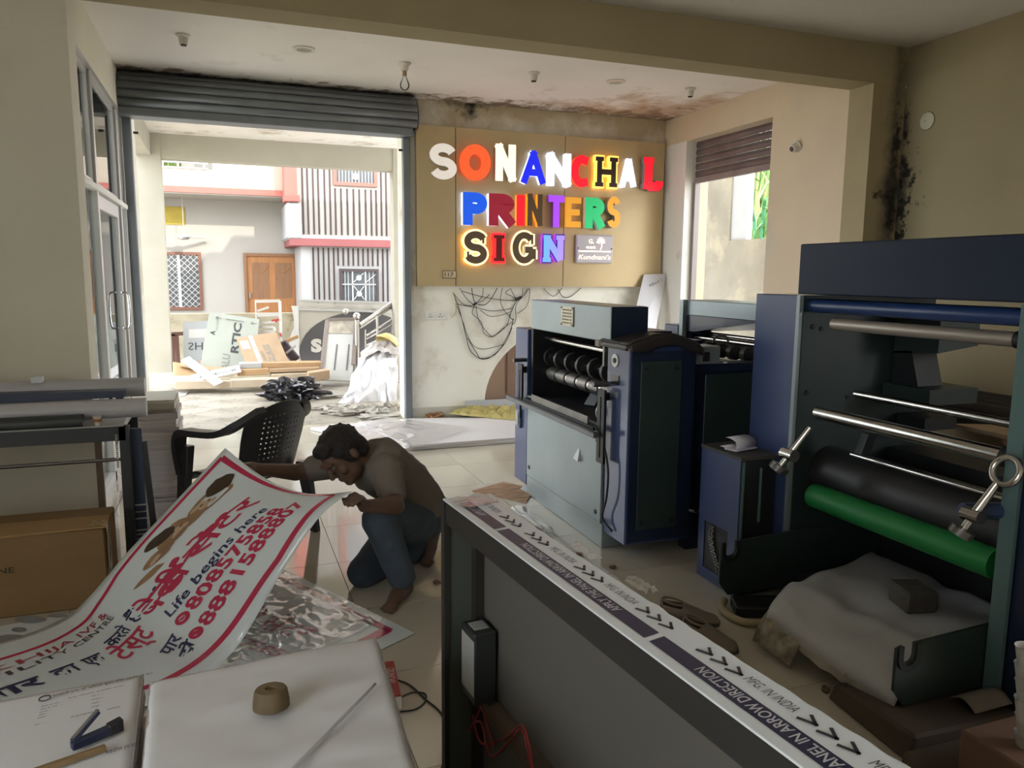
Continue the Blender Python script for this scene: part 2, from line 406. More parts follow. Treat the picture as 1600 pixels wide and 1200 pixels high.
# ------------------------------------------------------------------ rolling shutter over the entrance
rs = thing('rolling_shutter', 'grey steel rolling shutter wound up over the wide entrance', 'shutter', (0.45, YB, 2.85))
x0s, x1s = -0.795, 1.80
prof = [(YB - 0.01, 3.20), (YB - 0.12, 3.19), (YB - 0.20, 3.15), (YB - 0.25, 3.09), (YB - 0.275, 3.02), (YB - 0.27, 2.95), (YB - 0.235, 2.885)]
for (ya, za), (yb, zb) in zip(prof, prof[1:]):
    b = MB(); t = 0.012; d = Vector((0, yb - ya, zb - za)).normalized(); n_ = Vector((0, d.z, -d.y))
    if n_.y > 0: n_ = -n_
    ins = d * 0.004
    q = [(ya, za), (yb, zb)]
    pts = []
    for k, (f, h) in enumerate(((0.0, 0.0), (0.18, 0.012), (0.5, 0.020), (0.82, 0.012), (0.96, 0.0))):
        pts.append((lerp(ya, yb, f) + n_.y * h, lerp(za, zb, f) + n_.z * h))
    vs = [(x0s, p[0], p[1]) for p in pts] + [(x1s - 0.01, p[0], p[1]) for p in pts]; k = len(pts)
    b.add(vs, [(i, i + 1, k + i + 1, k + i) for i in range(k - 1)])
    b.build('slat', shut_m, rs, smooth=True, solid=0.006)
MB().prism([(p[0], p[1]) for p in prof] + [(YB - 0.01, 2.86)], (x1s - 0.012, 0, 0), (0, 1, 0), (0, 0, 1), (0.02, 0, 0)).build('end_plate', M('shutter dark', (0.10, 0.10, 0.12), 0.5, metal=0.3), rs)
MB().box(x0s, 1.76, YB - 0.235, YB - 0.17, 2.815, 2.888).build('bottom_bar', shut_m, rs, bevel=0.006)
MB().box(x0s, 1.74, YB - 0.16, YB - 0.001, 2.82, 2.858).build('soffit_strip', shut_m, rs)
MB().box(-0.80, -0.715, YB - 0.07, YB - 0.001, 0, 2.82).build('guide_rail', shut_m, rs, bevel=0.006)
MB().box(1.692, 1.765, YB - 0.07, YB - 0.001, 0, 2.82).build('guide_rail', shut_m, rs, bevel=0.006)
for x in (-0.70, 1.655):
    MB().cyl((x, YB - 0.05, 2.70), (x + 0.04, YB - 0.05, 2.70), 0.011, n=8).build('stop_bolt', M('black iron', (0.03, 0.03, 0.03), 0.5), rs)

# side shutter, part lowered, in the opening of the right wall
ss = thing('side_shutter', 'brown grey slatted shutter half lowered in the side opening behind the machines', 'shutter', (XR + 0.14, 6.6, 2.6))
for k in range(5):
    z1 = 2.929 - k * 0.075; b = MB()
    b.prism([(0, 0), (0.012, 0.004), (0.02, 0.0375), (0.012, 0.071), (0, 0.074), (-0.006, 0.0375)], (XR + 0.14, 5.935, z1 - 0.075), (-1, 0, 0), (0, 0, 1), (0, 1.38, 0))
    b.build('slat', shut_b, ss)
MB().box(XR + 0.115, XR + 0.15, 5.94, 7.31, 2.49, 2.553).build('bottom_bar', M('shutter bar', (0.30, 0.26, 0.26), 0.45, metal=0.4, var=0.2, vs=8), ss, bevel=0.005)
MB().box(XR + 0.10, XR + 0.16, 7.27, 7.315, 0, 2.5).build('guide_rail', M('shutter rail', (0.28, 0.25, 0.24), 0.5, metal=0.3), ss)

# ------------------------------------------------------------------ porch and side passage
porch = MB().box(-3.0, 2.6, YB + 0.25, 11.0, -0.12, -0.012).build('porch_floor', grout)
struct(porch)
tiles(porch, tile_o, -1.8, 2.6, YB - 0.01, 10.98, 0.495, 2.715)
struct(MB().box(-1.0, -0.69, 10.80, 11.05, 0, 3.2).box(2.24, 2.5, 10.80, 11.05, 0, 3.2).build('pillar_porch', M('porch plaster', (0.44, 0.42, 0.35), 0.85, var=0.1, stain=[((0.42, 0.37, 0.26), 3.5, 0.60, 0.12)])))
struct(MB().box(-1.03, -0.665, 10.775, 11.07, 0, 0.20).build('baseboard_porch', sk))
struct(MB().box(-1.0, 2.6, 10.82, 11.05, 2.90, 3.2).box(-1.0, -0.80, 7.99, 10.82, 2.93, 3.2).build('beam_porch', MATS['porch plaster']))
struct(MB().box(-1.1, 5.1, 7.99, 11.1, 3.2, 3.34).build('ceiling_porch', M('porch ceiling', (0.74, 0.70, 0.64), 0.9, var=0.1, stain=[((0.42, 0.36, 0.28), 2.5, 0.54, 0.14)])))
# unseen roof parapet of the shop, its steps shaped to shade the house
struct(MB().box(1.45, 5.4, -2.2, 11.1, 3.35, 4.0).box(1.0, 1.45, -2.2, 11.1, 3.35, 3.7).build('roof_parapet', white_p))
# ground outside
struct(MB().box(-40, 40, 11.0, 60, -0.75, -0.55).box(-40, -2.76, -20, 11.0, -0.45, -0.30).box(5.2, 40, -20, 11, -0.45, -0.30).box(-2.76, 5.2, -20, -2.2, -0.3, -0.14).build('ground_outside', M('street dirt', (0.40, 0.36, 0.30), 0.95, var=0.2)))
# right side passage: boundary wall, white post, down pipe
bw = struct(MB().box(6.0, 6.2, 6.6, 12, -0.3, 1.95).build('wall_passage', conc))
struct(MB().box(6.0, 6.2, 8.30, 9.2, 1.95, 3.4).build('wall_passage_high', conc))
struct(MB().box(6.02, 6.10, 7.99, 8.30, 1.95, 3.6).build('pillar_passage', M('post white', (0.45, 0.47, 0.49), 0.7, var=0.06)))
# ------------------------------------------------------------------ house across the lane
YR, YF, YBAL = 15.2, 13.9, 14.2
hw = M('house cream', (0.43, 0.41, 0.375), 0.9, var=0.05, vs=1.0)
hwhite = M('house white', (0.42, 0.42, 0.42), 0.9, var=0.04)
hred = M('house red', (0.391, 0.128, 0.102), 0.8, var=0.15, vs=3)
hpink = M('house band', (0.306, 0.102, 0.102), 0.8, var=0.12, vs=2)
hstain = M('house stained', (0.425, 0.365, 0.289), 0.9, var=0.05, stain=[((0.28, 0.23, 0.17), 4.0, 0.60, 0.06), ((0.42, 0.36, 0.28), 1.6, 0.60, 0.1)])
wood = M('door teak', (0.42, 0.19, 0.07), 0.5, var=0.2, vs=6, stretch=(4, 4, 0.5))
wood_d = M('door teak dark', (0.27, 0.14, 0.07), 0.55, var=0.2, vs=6, stretch=(4, 4, 0.5))
dglass = M('dark window', (0.12, 0.13, 0.14), 0.15, var=0.2)
grillm = M('grill white', (0.52, 0.52, 0.52), 0.5, var=0)
hs = thing('house', 'cream and white house with red bands and striped bay across the lane', 'house', (1, YR, -0.5))
MB().box(-3.5, 1.5, YR, YR + 0.3, -0.6, 4.6).build('wall', hw, hs)
MB().box(-3.5, -2.6, YF, YR, -0.6, 4.6).build('wall', hw, hs)
z0 = aty(300, 303, YBAL).z; z1 = aty(300, 292, YBAL).z; z2 = aty(300, 264, YBAL).z
xb = aty(443, 300, YBAL).x
MB().box(-3.5, xb, YBAL, YR, z0, z0 + 0.12).build('balcony_slab', hw, hs)
MB().box(-3.5, xb, YBAL - 0.04, YBAL + 0.08, z0 + 0.02, z1).build('fascia', hred, hs)
MB().box(-3.5, aty(333, 280, YBAL).x, YBAL, YBAL + 0.1, z1, z2).build('parapet', hstain, hs)
MB().box(aty(333, 280, YBAL).x, xb, YBAL, YBAL + 0.1, z1, 5.0).build('upper_wall', hstain, hs)
MB().box(-3.5, aty(325, 264, YBAL).x, YBAL - 0.02, YBAL + 0.12, z2, z2 + 0.025).build('coping', hwhite, hs)
rl = MB()
zr = aty(290, 253, YBAL).z
xr1 = aty(325, 260, YBAL).x
rl.cyl((-3.5, YBAL + 0.05, zr), (xr1, YBAL + 0.05, zr), 0.018, n=8)
for px in (254, 278, 319): rl.cyl((aty(px, 260, YBAL).x, YBAL + 0.05, z2), (aty(px, 260, YBAL).x, YBAL + 0.05, zr + 0.25), 0.016, n=8)
rl.build('railing', hwhite, hs)
# red column and its bracket
xa, xc = aty(443, 285, YF).x, aty(463, 285, YF).x
MB().box(xa, xc, YF - 0.15, YF + 0.25, aty(450, 307, YF).z, 5.0).build('column', hred, hs)
MB().box(xa - 0.01, xc + 0.035, YF - 0.17, YF + 0.27, aty(450, 316, YF).z, aty(450, 305, YF).z).build('column_base', hred, hs, bevel=0.01)
MB().box(xa + 0.03, xc + 0.06, YF - 0.12, YF + 1.3, aty(455, 374, YF).z, aty(455, 316, YF).z).build('corbel', hwhite, hs, bevel=0.03)
# striped bay
xs0, xs1 = aty(459, 400, YF).x, 3.6
zb0, zb1 = aty(540, 386, YF).z, aty(540, 374, YF).z
MB().box(xs0 + 0.12, xs1, YF, YR + 0.3, -0.6, zb0).build('bay_wall', hwhite, hs)
MB().box(xs0 - 0.06, xs1, YF - 0.10, YR, zb0, zb1).build('band', hpink, hs, bevel=0.008)
MB().hexa([(xs0 - 0.06, YF - 0.10, zb1), (xs1, YF - 0.10, zb1), (xs1, YR, zb1), (xs0 - 0.06, YR, zb1), (xs0 + 0.05, YF, zb1 + 0.06), (xs1, YF, zb1 + 0.06), (xs1, YR, zb1 + 0.06), (xs0 + 0.05, YR, zb1 + 0.06)]).build('ledge', hwhite, hs)
MB().box(xs0 + 0.02, xs1, YF, YR + 0.3, zb1, 5.2).build('bay_wall', M('bay cream', (0.40, 0.375, 0.34), 0.9, var=0.04), hs)
strm = M('stripe maroon', (0.05, 0.028, 0.026), 0.6, var=0.1)
def stripe(x, za, zb):
    MB().box(x - 0.013, x + 0.013, YF - 0.022, YF - 0.001, za, zb).build('stripe', strm, hs)
wl = (aty(520, 275, YF).x, aty(589, 275, YF).x, aty(555, 291, YF).z)
for px in (474.7, 482.3, 491, 499, 508.7, 517, 525, 534, 543.6, 553.3, 562.3, 572, 580.7, 588.4, 596.4, 604, 611.3, 619, 627):
    x = aty(px, 366, YF).x
    stripe(x, zb1 + 0.075, (wl[2] - 0.05) if wl[0] - 0.03 < x < wl[1] + 0.03 else 5.1)
w2 = (aty(530, 440, YF).x, aty(591, 440, YF).x, aty(560, 420, YF).z, aty(560, 474, YF).z)
for px in (489, 497, 505, 513, 521, 528, 536, 544, 551.6, 559.4, 567, 574.7, 582, 590, 597.8, 605, 612.7, 620):
    x = aty(px, 390, YF).x
    if w2[0] - 0.03 < x < w2[1] + 0.03:
        stripe(x, w2[2] + 0.05, zb0 - 0.02); stripe(x, -0.5, w2[3] - 0.05)
    else: stripe(x, -0.5, zb0 - 0.02)
def frame(x0, x1, za, zb, y, w, d, name, mat, par):
    b = MB(); b.box(x0, x1, y - d, y, zb - w, zb).box(x0, x1, y - d, y, za, za + w).box(x0, x0 + w, y - d, y, za + w, zb - w).box(x1 - w, x1, y - d, y, za + w, zb - w)
    return b.build(name, mat, par)
# upper red window
f = frame(wl[0], wl[1], wl[2], wl[2] + 1.0, YF, 0.06, 0.05, 'window', hred, hs)
MB().box(wl[0] + 0.06, wl[1] - 0.06, YF - 0.02, YF - 0.005, wl[2] + 0.06, wl[2] + 0.94).build('pane', dglass, f)
g = MB()
for k in range(11): x = lerp(wl[0] + 0.1, wl[1] - 0.1, k / 10); g.cyl((x, YF - 0.035, wl[2] + 0.06), (x, YF - 0.035, wl[2] + 0.94), 0.008, n=6)
g.cyl((lerp(wl[0], wl[1], .5), YF - 0.05, wl[2] + 0.16), (lerp(wl[0], wl[1], .5), YF - 0.04, wl[2] + 0.16), 0.06, n=8)
g.build('grill', grillm, f)
# lower window with flower grill
f = frame(w2[0], w2[1], w2[3], w2[2], YF, 0.045, 0.06, 'window', M('window maroon', (0.07, 0.05, 0.055), 0.5), hs)
MB().box(w2[0] + 0.045, w2[1] - 0.045, YF - 0.02, YF - 0.005, w2[3] + 0.045, w2[2] - 0.045).build('pane', M('window glass', (0.14, 0.16, 0.18), 0.08, var=0.35, vs=4), f)
g = MB(); gx = lambda t: lerp(w2[0], w2[1], t); gz = lambda t: lerp(w2[3], w2[2], t)
for t in (.33, .66): g.box(gx(t) - .012, gx(t) + .012, YF - .05, YF - .03, gz(.08), gz(.92))
g.box(gx(.06), gx(.94), YF - .05, YF - .03, gz(.55) - .01, gz(.55) + .01)
for t in (.14, .22, .76, .86): g.cyl((gx(t), YF - .04, gz(.08)), (gx(t), YF - .04, gz(.92)), .006, n=6)
for a, b_ in (((.36, .62), (.62, .88)), ((.36, .50), (.62, .12)), ((.36, .12), (.62, .50)), ((.68, .62), (.93, .85))): g.cyl((gx(a[0]), YF - .045, gz(a[1])), (gx(b_[0]), YF - .045, gz(b_[1])), .008, n=6)
for t in (.74, .28): g.cyl((gx(.49), YF - .06, gz(t)), (gx(.49), YF - .045, gz(t)), .05, n=8)
g.build('grill', grillm, f)
# door with two leaf panels
dx0, dx1, dz1 = aty(380, 400, YR).x, aty(463, 400, YR).x, aty(420, 396, YR).z
f = frame(dx0, dx1, -0.45, dz1, YR, 0.055, 0.08, 'door_frame', wood_d, hs)
dd = MB().box(dx0 + .055, dx1 - .055, YR - .05, YR - .01, -0.4, dz1 - .055).build('door', wood, hs)
for a, b_ in ((.15, .47), (.58, .90)):
    xa_, xb_ = lerp(dx0, dx1, a), lerp(dx0, dx1, b_)
    MB().box(xa_, xb_, YR - .054, YR - .049, aty(420, 466, YR).z, dz1 - .17).build('panel', wood_d, dd)
    xm = (xa_ + xb_) / 2
    MB().tube(spline([(xa_ + .03, YR - .057, dz1 - .30), (xm, YR - .057, dz1 - .36), (xb_ - .03, YR - .057, dz1 - .24)], 10), .008, 6).build('moulding', wood, dd)
MB().box(lerp(dx0, dx1, .08), lerp(dx0, dx1, .11), YR - .09, YR - .05, aty(390, 466, YR).z, aty(390, 457, YR).z).build('handle', M('steel bright', (.7, .7, .7), .3, metal=1), dd)
# lattice window on the left
lx0, lx1, lz0, lz1 = aty(240, 440, YR).x, aty(316, 440, YR).x, aty(290, 484, YR).z, aty(290, 394, YR).z
f = frame(lx0, lx1, lz0, lz1, YR, 0.05, 0.05, 'window', M('window brown', (0.20, 0.085, 0.055), 0.5), hs)
MB().box(lx0 + .05, lx1 - .05, YR - .015, YR - .004, lz0 + .05, lz1 - .05).build('pane', dglass, f)
g = MB(); w_, h_ = lx1 - lx0 - .1, lz1 - lz0 - .1; st = .105
for k in range(-12, 24):
    for sgn in (1, -1):
        # line x - sgn*z = k*st clipped to the opening
        pts = []
        c0 = k * st if sgn > 0 else k * st
        seg = []
        for xx in (0, w_):
            zz = (xx - c0) if sgn > 0 else (c0 - xx)
            if 0 <= zz <= h_: seg.append((xx, zz))
        for zz in (0, h_):
            xx = zz + c0 if sgn > 0 else c0 - zz
            if 0 < xx < w_: seg.append((xx, zz))
        if len(seg) >= 2:
            a, b_ = seg[0], seg[1]
            g.bar((lx0 + .05 + a[0], YR - .03, lz0 + .05 + a[1]), (lx0 + .05 + b_[0], YR - .03, lz0 + .05 + b_[1]), .010, .010, up=(0, 1, 0))
g.box(lerp(lx0, lx1, .50), lerp(lx0, lx1, .56), YR - .04, YR - .02, lz0 + .05, lz1 - .05)
g.build('lattice', grillm, f)
MB().box(aty(257, 322, YR).x, aty(288, 322, YR).x, YR - .02, YR - .002, aty(270, 351, YR).z, aty(270, 323, YR).z).build('notice_board', M('notice yellow', (.50, .38, .06), .7, var=.2, vs=6), hs)
# ceiling fan under the balcony
fan = thing('ceiling_fan', 'pale three bladed ceiling fan below the balcony across the lane', 'fan', (aty(288, 371, 14.9).x, 14.75, aty(288, 371, 14.75).z))
fp = fan.location
MB().cyl(fp, (fp.x, fp.y, z0), .005, n=8).build('rod', grillm, fan)
MB().lathe([(.03, -.04), (.09, -.03), (.10, .0), (.08, .04), (.03, .06)], fp, 14).build('motor', M('fan grey', (.45, .44, .42), .5), fan, smooth='angle')
for a in (2.9, 5.0, 0.8):
    d = Vector((math.cos(a), math.sin(a) * .8, 0))
    MB().bar(fp + d * .09, fp + d * .55, .12, .008).build('blade', M('fan blade', (.50, .49, .46), .5), fan)
# compound wall of the house, with a mossy concrete face
cw = MB().box(-3.5, 1.05, 12.3, 12.5, -.6, aty(350, 490, 12.3).z).build('wall_compound', M('mossy concrete', (0.36, 0.32, 0.23), .95, var=.3, vs=3, bump=.2, bs=10, stain=[((.20, .17, .09), 5.0, .55, .1), ((.60, .55, .45), 2.5, .6, .1)]))
struct(cw)
# palm and shrubs
def leaf_plant(name, label, base, n, h, spread, cols, seed, w=.05):
    rnd = random.Random(seed)
    t = thing(name, label, 'plant', base)
    for mi, cc in enumerate(cols):
        b = MB()
        for k in range(n // len(cols)):
            a = rnd.uniform(0, 2 * PI); l = h * rnd.uniform(.5, 1.0); sp = spread * rnd.uniform(.3, 1)
            o = Vector(base) + Vector((rnd.uniform(-.25, .25) * spread, rnd.uniform(-.25, .25) * spread, rnd.uniform(0, .55) * h))
            pts = [o, o + Vector((math.cos(a) * sp * .45, math.sin(a) * sp * .45, l * .55)), o + Vector((math.cos(a) * sp, math.sin(a) * sp, l * rnd.uniform(.35, .8)))]
            sd = Vector((-math.sin(a), math.cos(a), 0)) * w
            vs = []
            for i, p in enumerate(spline(pts, 4)):
                ww = (0.5, 1, .8, .5, .05)[i]
                vs += [p - sd * ww, p + sd * ww]
            b.add(vs, [(2 * i, 2 * i + 1, 2 * i + 3, 2 * i + 2) for i in range(4)])
        stuff(b.build('foliage', M('leaf %d %s' % (mi, name), cc, .6, var=.3, vs=6), t))
    b = MB()
    for k in range(5):
        o = Vector(base) + Vector((rnd.uniform(-.2, .2), rnd.uniform(-.2, .2), 0)) * spread
        b.tube(spline([o, o + Vector((rnd.uniform(-.1, .1), rnd.uniform(-.1, .1), h * .5)), o + Vector((rnd.uniform(-.3, .3), rnd.uniform(-.3, .3), h * 1.2))], 6), [.02 * (1 - i / 8) + .004 for i in range(7)], 6)
    b.build('stem', M('stem brown', (.22, .16, .10), .8), t)
    return t
leaf_plant('potted_palm', 'green palm behind the white railing on the balcony across the lane', (-.80, 14.75, z0 + .125), 160, .95, .36, [(.16, .24, .06), (.30, .36, .12)], 3)
leaf_plant('bamboo_clump', 'sunlit green bamboo leaves behind the white post of the side passage', (8.8, 11.45, -.56), 420, 3.2, 1.1, [(.14, .30, .08), (.34, .44, .16), (.08, .28, .16)], 5, w=.03)
leaf_plant('bamboo_clump', 'taller bamboo stems rising behind the bamboo leaves of the side passage', (11.6, 15.0, -.56), 300, 5.6, 1.8, [(.20, .30, .10), (.36, .42, .20)], 9, w=.03)
# ------------------------------------------------------------------ sign board on the back wall
YS = YB - 0.06
sb = thing('sign_board', 'gold beige panelled board on the back wall carrying the coloured letters', 'sign', (3.2, YB, 2.1))
gold = M('gold composite panel', (0.56, 0.43, 0.24), 0.42, metal=0.25, var=0.08, vs=2, stain=[((.16, .12, .08), 22, .72, .03), ((.44, .36, .22), 3, .6, .2)])
seams = [1.825, aty(712, 300, YS).x, aty(882, 300, YS).x, aty(1036, 320, YS).x]
for a, b_ in zip(seams, seams[1:]):
    MB().box(a + .004, b_ - .004, YS, YB - .001, 1.375, 2.955).build('board_panel', gold, sb)
MB().box(seams[1] - .004, seams[1] + .004, YS + .008, YB - .002, 1.376, 2.954).box(seams[2] - .004, seams[2] + .004, YS + .008, YB - .002, 1.376, 2.954).build('seam', M('seam black', (.02, .018, .015), .7), sb)

def arc(cx, cy, rx, ry, a0, a1, n=14):
    return [(cx + rx * math.cos(math.radians(lerp(a0, a1, i / n))), cy + ry * math.sin(math.radians(lerp(a0, a1, i / n)))) for i in range(n + 1)]
S_ = [arc(.5, .75, .5, .25, 20, 270, 16)[:-1] + arc(.5, .25, .5, .25, 90, -160, 16)]
GL = {
    'S': S_, 'O': [arc(.5, .5, .5, .5, 90, 450, 32)], 'C': [[(1, .93)] + arc(.55, .5, .55, .5, 70, 290, 20) + [(1, .07)]],
    'N': [[(0, 0), (0, 1)], [(0, 1), (1, 0)], [(1, 0), (1, 1)]], 'A': [[(0, 0), (.5, 1)], [(.5, 1), (1, 0)], [(.2, .3), (.8, .3)]],
    'H': [[(0, 0), (0, 1)], [(1, 0), (1, 1)], [(0, .5), (1, .5)]], 'L': [[(.2, 1), (.2, 0)], [(.2, 0), (.8, 0)] + arc(.8, .22, .2, .22, -60, 0, 4)],
    'P': [[(0, 0), (0, 1)], [(0, 1), (.55, 1)] + arc(.55, .75, .45, .25, 85, -85, 10) + [(.55, .5), (0, .5)]],
    'R': [[(0, 0), (0, 1)], [(0, 1), (.5, 1)] + arc(.5, .77, .5, .23, 85, -85, 10) + [(.5, .54), (0, .54)], [(.45, .5), (1, 0)]],
    'I': [[(.5, 0), (.5, 1)]], 'T': [[(0, 1), (1, 1)], [(.5, 1), (.5, 0)]], 'E': [[(1, 1), (0, 1), (0, 0), (1, 0)], [(0, .5), (.85, .5)]],
    'G': [arc(.5, .5, .5, .5, 40, 350, 24)[:-1] + [(1, .42)], [(.55, .42), (1, .42)], [(1, .42), (1, .05)]],
}
SERIF = {'H': [((-.22, 0), (.22, 0)), ((.78, 0), (1.22, 0)), ((-.22, 1), (.22, 1)), ((.78, 1), (1.22, 1))], 'L': [((-.05, 1), (.45, 1)), ((-.05, 0), (.3, 0))],
         'I': [((0, 0), (1, 0)), ((0, 1), (1, 1))], 'N': [((-.15, 1), (.2, 1)), ((-.2, 0), (.22, 0)), ((.78, 1), (1.2, 1))], 'S': [((.97, .72), (.97, .98)), ((.03, .02), (.03, .28))], 'G': [((.95, .7), (.95, .98)), ((.75, .42), (1.1, .42))],
         'A': [((-.15, 0), (.1, .02))], 'T': [((0, 1), (0, .86)), ((1, 1), (1, .86)), ((.3, 0), (.7, 0))]}
def ribbon(mb, pts, t, y0, y1, ext=0.0):
    P = [Vector((p[0], p[1])) for p in pts]
    closed = (P[0] - P[-1]).length < 1e-5
    n = len(P); Lf = []; Rt = []
    if not closed and ext:
        P[0] = P[0] + (P[0] - P[1]).normalized() * ext; P[-1] = P[-1] + (P[-1] - P[-2]).normalized() * ext
    for i in range(n):
        if closed: a, c = P[(i - 1) if i > 0 else n - 2], P[(i + 1) if i < n - 1 else 1]
        else: a, c = P[max(i - 1, 0)], P[min(i + 1, n - 1)]
        d1 = (P[i] - a); d2 = (c - P[i])
        if d1.length < 1e-9: d1 = d2
        if d2.length < 1e-9: d2 = d1
        d1.normalize(); d2.normalize(); m = (d1 + d2)
        if m.length < .2: m = d1
        m.normalize(); nrm = Vector((-m.y, m.x)); k = t / 2 / max(.5, abs(nrm.dot(Vector((-d1.y, d1.x)))))
        Lf.append(P[i] + nrm * k); Rt.append(P[i] - nrm * k)
    vs = []
    for i in range(n):
        for q in (Lf[i], Rt[i]): vs += [(q.x, y0, q.y), (q.x, y1, q.y)]
    fs = []
    for i in range(n - 1):
        o, p = 4 * i, 4 * (i + 1)
        fs += [(o, p, p + 2, o + 2), (o + 1, o + 3, p + 3, p + 1), (o, o + 1, p + 1, p), (o + 2, p + 2, p + 3, o + 3)]
    if not closed: fs += [(0, 2, 3, 1), (4 * n - 4, 4 * n - 3, 4 * n - 1, 4 * n - 2)]
    mb.add(vs, fs)
def letter(ch, x0, x1, y0, y1, t, face, side, word, label, back=None, inner=None, serif=False, depth=.05, ti=None, st=None, ew=.6):
    """one channel letter: pixel box of the glyph, stroke in metres"""
    a = aty(x0, y1, YS); b_ = aty(x1, y0, YS)
    c0 = aty(x0, y0, YS).z - a.z; xm = (a.x + b_.x) / 2
    bl = lambda x: aty(lerp(x0, x1, x), y1, YS)
    th = thing('channel_letter', label, 'sign letter', (xm, YS, a.z), 'raised letters on the sign board')
    def put(mb, tt, ya, yb):
        h = tt / 2
        X = lambda u: lerp(a.x + t / 2, b_.x - t / 2, u); Z = lambda v: lerp(a.z + t / 2, b_.z - t / 2, v)
        strokes = GL[ch]
        sw = (st or t * .55)
        if serif:
            wd = .22 if ch in 'HN' else .0
            X = lambda u: lerp(a.x + t / 2 + (b_.x - a.x) * wd * .55, b_.x - t / 2 - (b_.x - a.x) * wd * .55, u)
            Z = lambda v: lerp(a.z + sw / 2, b_.z - sw / 2, v)
        for si, s in enumerate(strokes): ribbon(mb, [(X(u), Z(v)) for u, v in s], tt, ya - .0007 * si, yb, ext=0 if ch in 'OSCG' or serif else h * .98)
        if serif:
            for si, (p, q) in enumerate(SERIF.get(ch, [])):
                ya -= .0006
                ribbon(mb, [(X(p[0]), Z(p[1])), (X(q[0]), Z(q[1]))], sw - (t - tt), ya, yb, ext=tt * .2)
    m = MB(); put(m, t, YS - depth, YS - .012); m.build('return_side', side, th)
    m = MB(); put(m, t + .004, YS - depth - .006, YS - depth - .0005); m.build('face', face, th)
    if inner:
        m = MB(); put(m, ti or t * .62, YS - depth - .010, YS - depth - .0065); m.build('inset', inner, th)
    if back:
        m = MB(); put(m, t * .8, YS - .012, YS - .006); m.build('back_light', back, th)
    return th
def EM(name, c, e, base=None): return M(name, base or c, .4, var=0, emit=e, ecol=c)
ac_white = EM('lit warm white', (1, .88, .66), 1.05); ac_cool = EM('lit cool white', (.72, .80, 1.0), .95); ac_blue = EM('lit blue', (.01, .02, .75), .9); ac_or = EM('lit orange red', (1, .10, .025), .85)
ac_red = EM('lit red', (.85, .01, .03), .75); ac_yel = EM('lit yellow', (1, .62, .12), 1.6); ac_pur = EM('lit purple', (.34, .06, .85), .8); ac_or2 = EM('lit amber', (.86, .38, .03), .7)
f_blue = EM('face blue', (.01, .11, .85), .55); f_crim = EM('face crimson', (.42, .02, .05), .25); f_green = EM('face green', (.02, .52, .18), .55); f_amber = EM('face amber', (.80, .36, .03), .5)
dk = M('letter dark brown', (.055, .028, .02), .4, var=0); side_w = M('return white', (.70, .70, .72), .4, var=0); side_g = M('return grey', (.30, .30, .32), .4, var=0)
gli = M('glitter white', (.62, .56, .50), .5, var=.0, emit=.62, ecol=(1, .90, .78), bump=1.0, bs=160, c2=(.30, .27, .24), vs=90)
cream = EM('lit cream', (1, .80, .48), 1.1); red_l = EM('lit neon red', (1, .02, .03), 1.2); yel_b = EM('halo yellow', (1, .50, .05), 5); red_b = EM('halo red', (1, .03, .02), 4); pur_b = EM('halo purple', (.55, .05, .9), 4); wht_b = EM('halo white', (1, .8, .5), 2.5)
brn_in = M('letter bronze', (.13, .085, .05), .4, var=0)
def grad():
    m = bpy.data.materials.new('lit blue to purple'); m.use_nodes = True; nt = m.node_tree; b = nt.nodes['Principled BSDF']
    tc = nt.nodes.new('ShaderNodeTexCoord'); sx = nt.nodes.new('ShaderNodeSeparateXYZ'); r = nt.nodes.new('ShaderNodeMapRange'); cr = nt.nodes.new('ShaderNodeMix'); cr.data_type = 'RGBA'
    nt.links.new(tc.outputs['Object'], sx.inputs[0]); nt.links.new(sx.outputs['X'], r.inputs['Value']); r.inputs['From Min'].default_value = -.15; r.inputs['From Max'].default_value = .2
    cr.inputs['A'].default_value = (.08, .42, .95, 1); cr.inputs['B'].default_value = (.45, .16, .85, 1)
    nt.links.new(r.outputs['Result'], cr.inputs['Factor']); nt.links.new(cr.outputs['Result'], b.inputs['Emission Color']); nt.links.new(cr.outputs['Result'], b.inputs['Base Color']); b.inputs['Emission Strength'].default_value = .8
    return m
gradm = grad()
letter('S', 670, 711, 227, 280, .080, gli, side_w, 1, 'white glitter letter S that starts the top row')
letter('O', 717, 764, 229, 281, .088, ac_or, ac_or, 1, 'orange red letter O in the top row')
letter('N', 772, 803, 228, 283, .075, ac_white, side_w, 1, 'warm white glowing letter N after the orange red O')
letter('A', 811, 848, 239, 287, .066, ac_blue, ac_cool, 1, 'deep blue letter A in the top row', depth=.07)
letter('N', 852, 888, 242, 291, .070, ac_cool, ac_cool, 1, 'pale bluish white letter N before the red C', depth=.07)
letter('C', 889, 921, 245, 292, .080, ac_red, ac_or, 1, 'red letter C in the top row')
letter('H', 921, 966, 246, 294, .088, ac_yel, ac_yel, 1, 'dark brown letter H with glowing yellow outline', back=yel_b, inner=dk, ti=.058, serif=True, st=.075, depth=.055)
letter('A', 966, 992, 248, 294, .052, ac_cool, ac_cool, 1, 'pale bluish white letter A before the red L', serif=True)
letter('L', 997, 1032, 249, 296, .095, ac_red, side_g, 1, 'red letter L that ends the top row', serif=True, st=.06, depth=.07)
letter('P', 720, 757, 303, 352, .098, f_blue, ac_cool, 2, 'bright blue letter P that starts the middle row', depth=.08)
letter('R', 760, 799, 305, 353, .100, f_crim, ac_cool, 2, 'crimson letter R in the middle row', depth=.08)
letter('I', 803, 817, 306, 353, .085, ac_red, ac_or2, 2, 'red letter I in the middle row', depth=.06)
letter('N', 820, 843, 305, 353, .050, brn_in, ac_or2, 2, 'brown letter N with amber sides in the middle row', depth=.075)
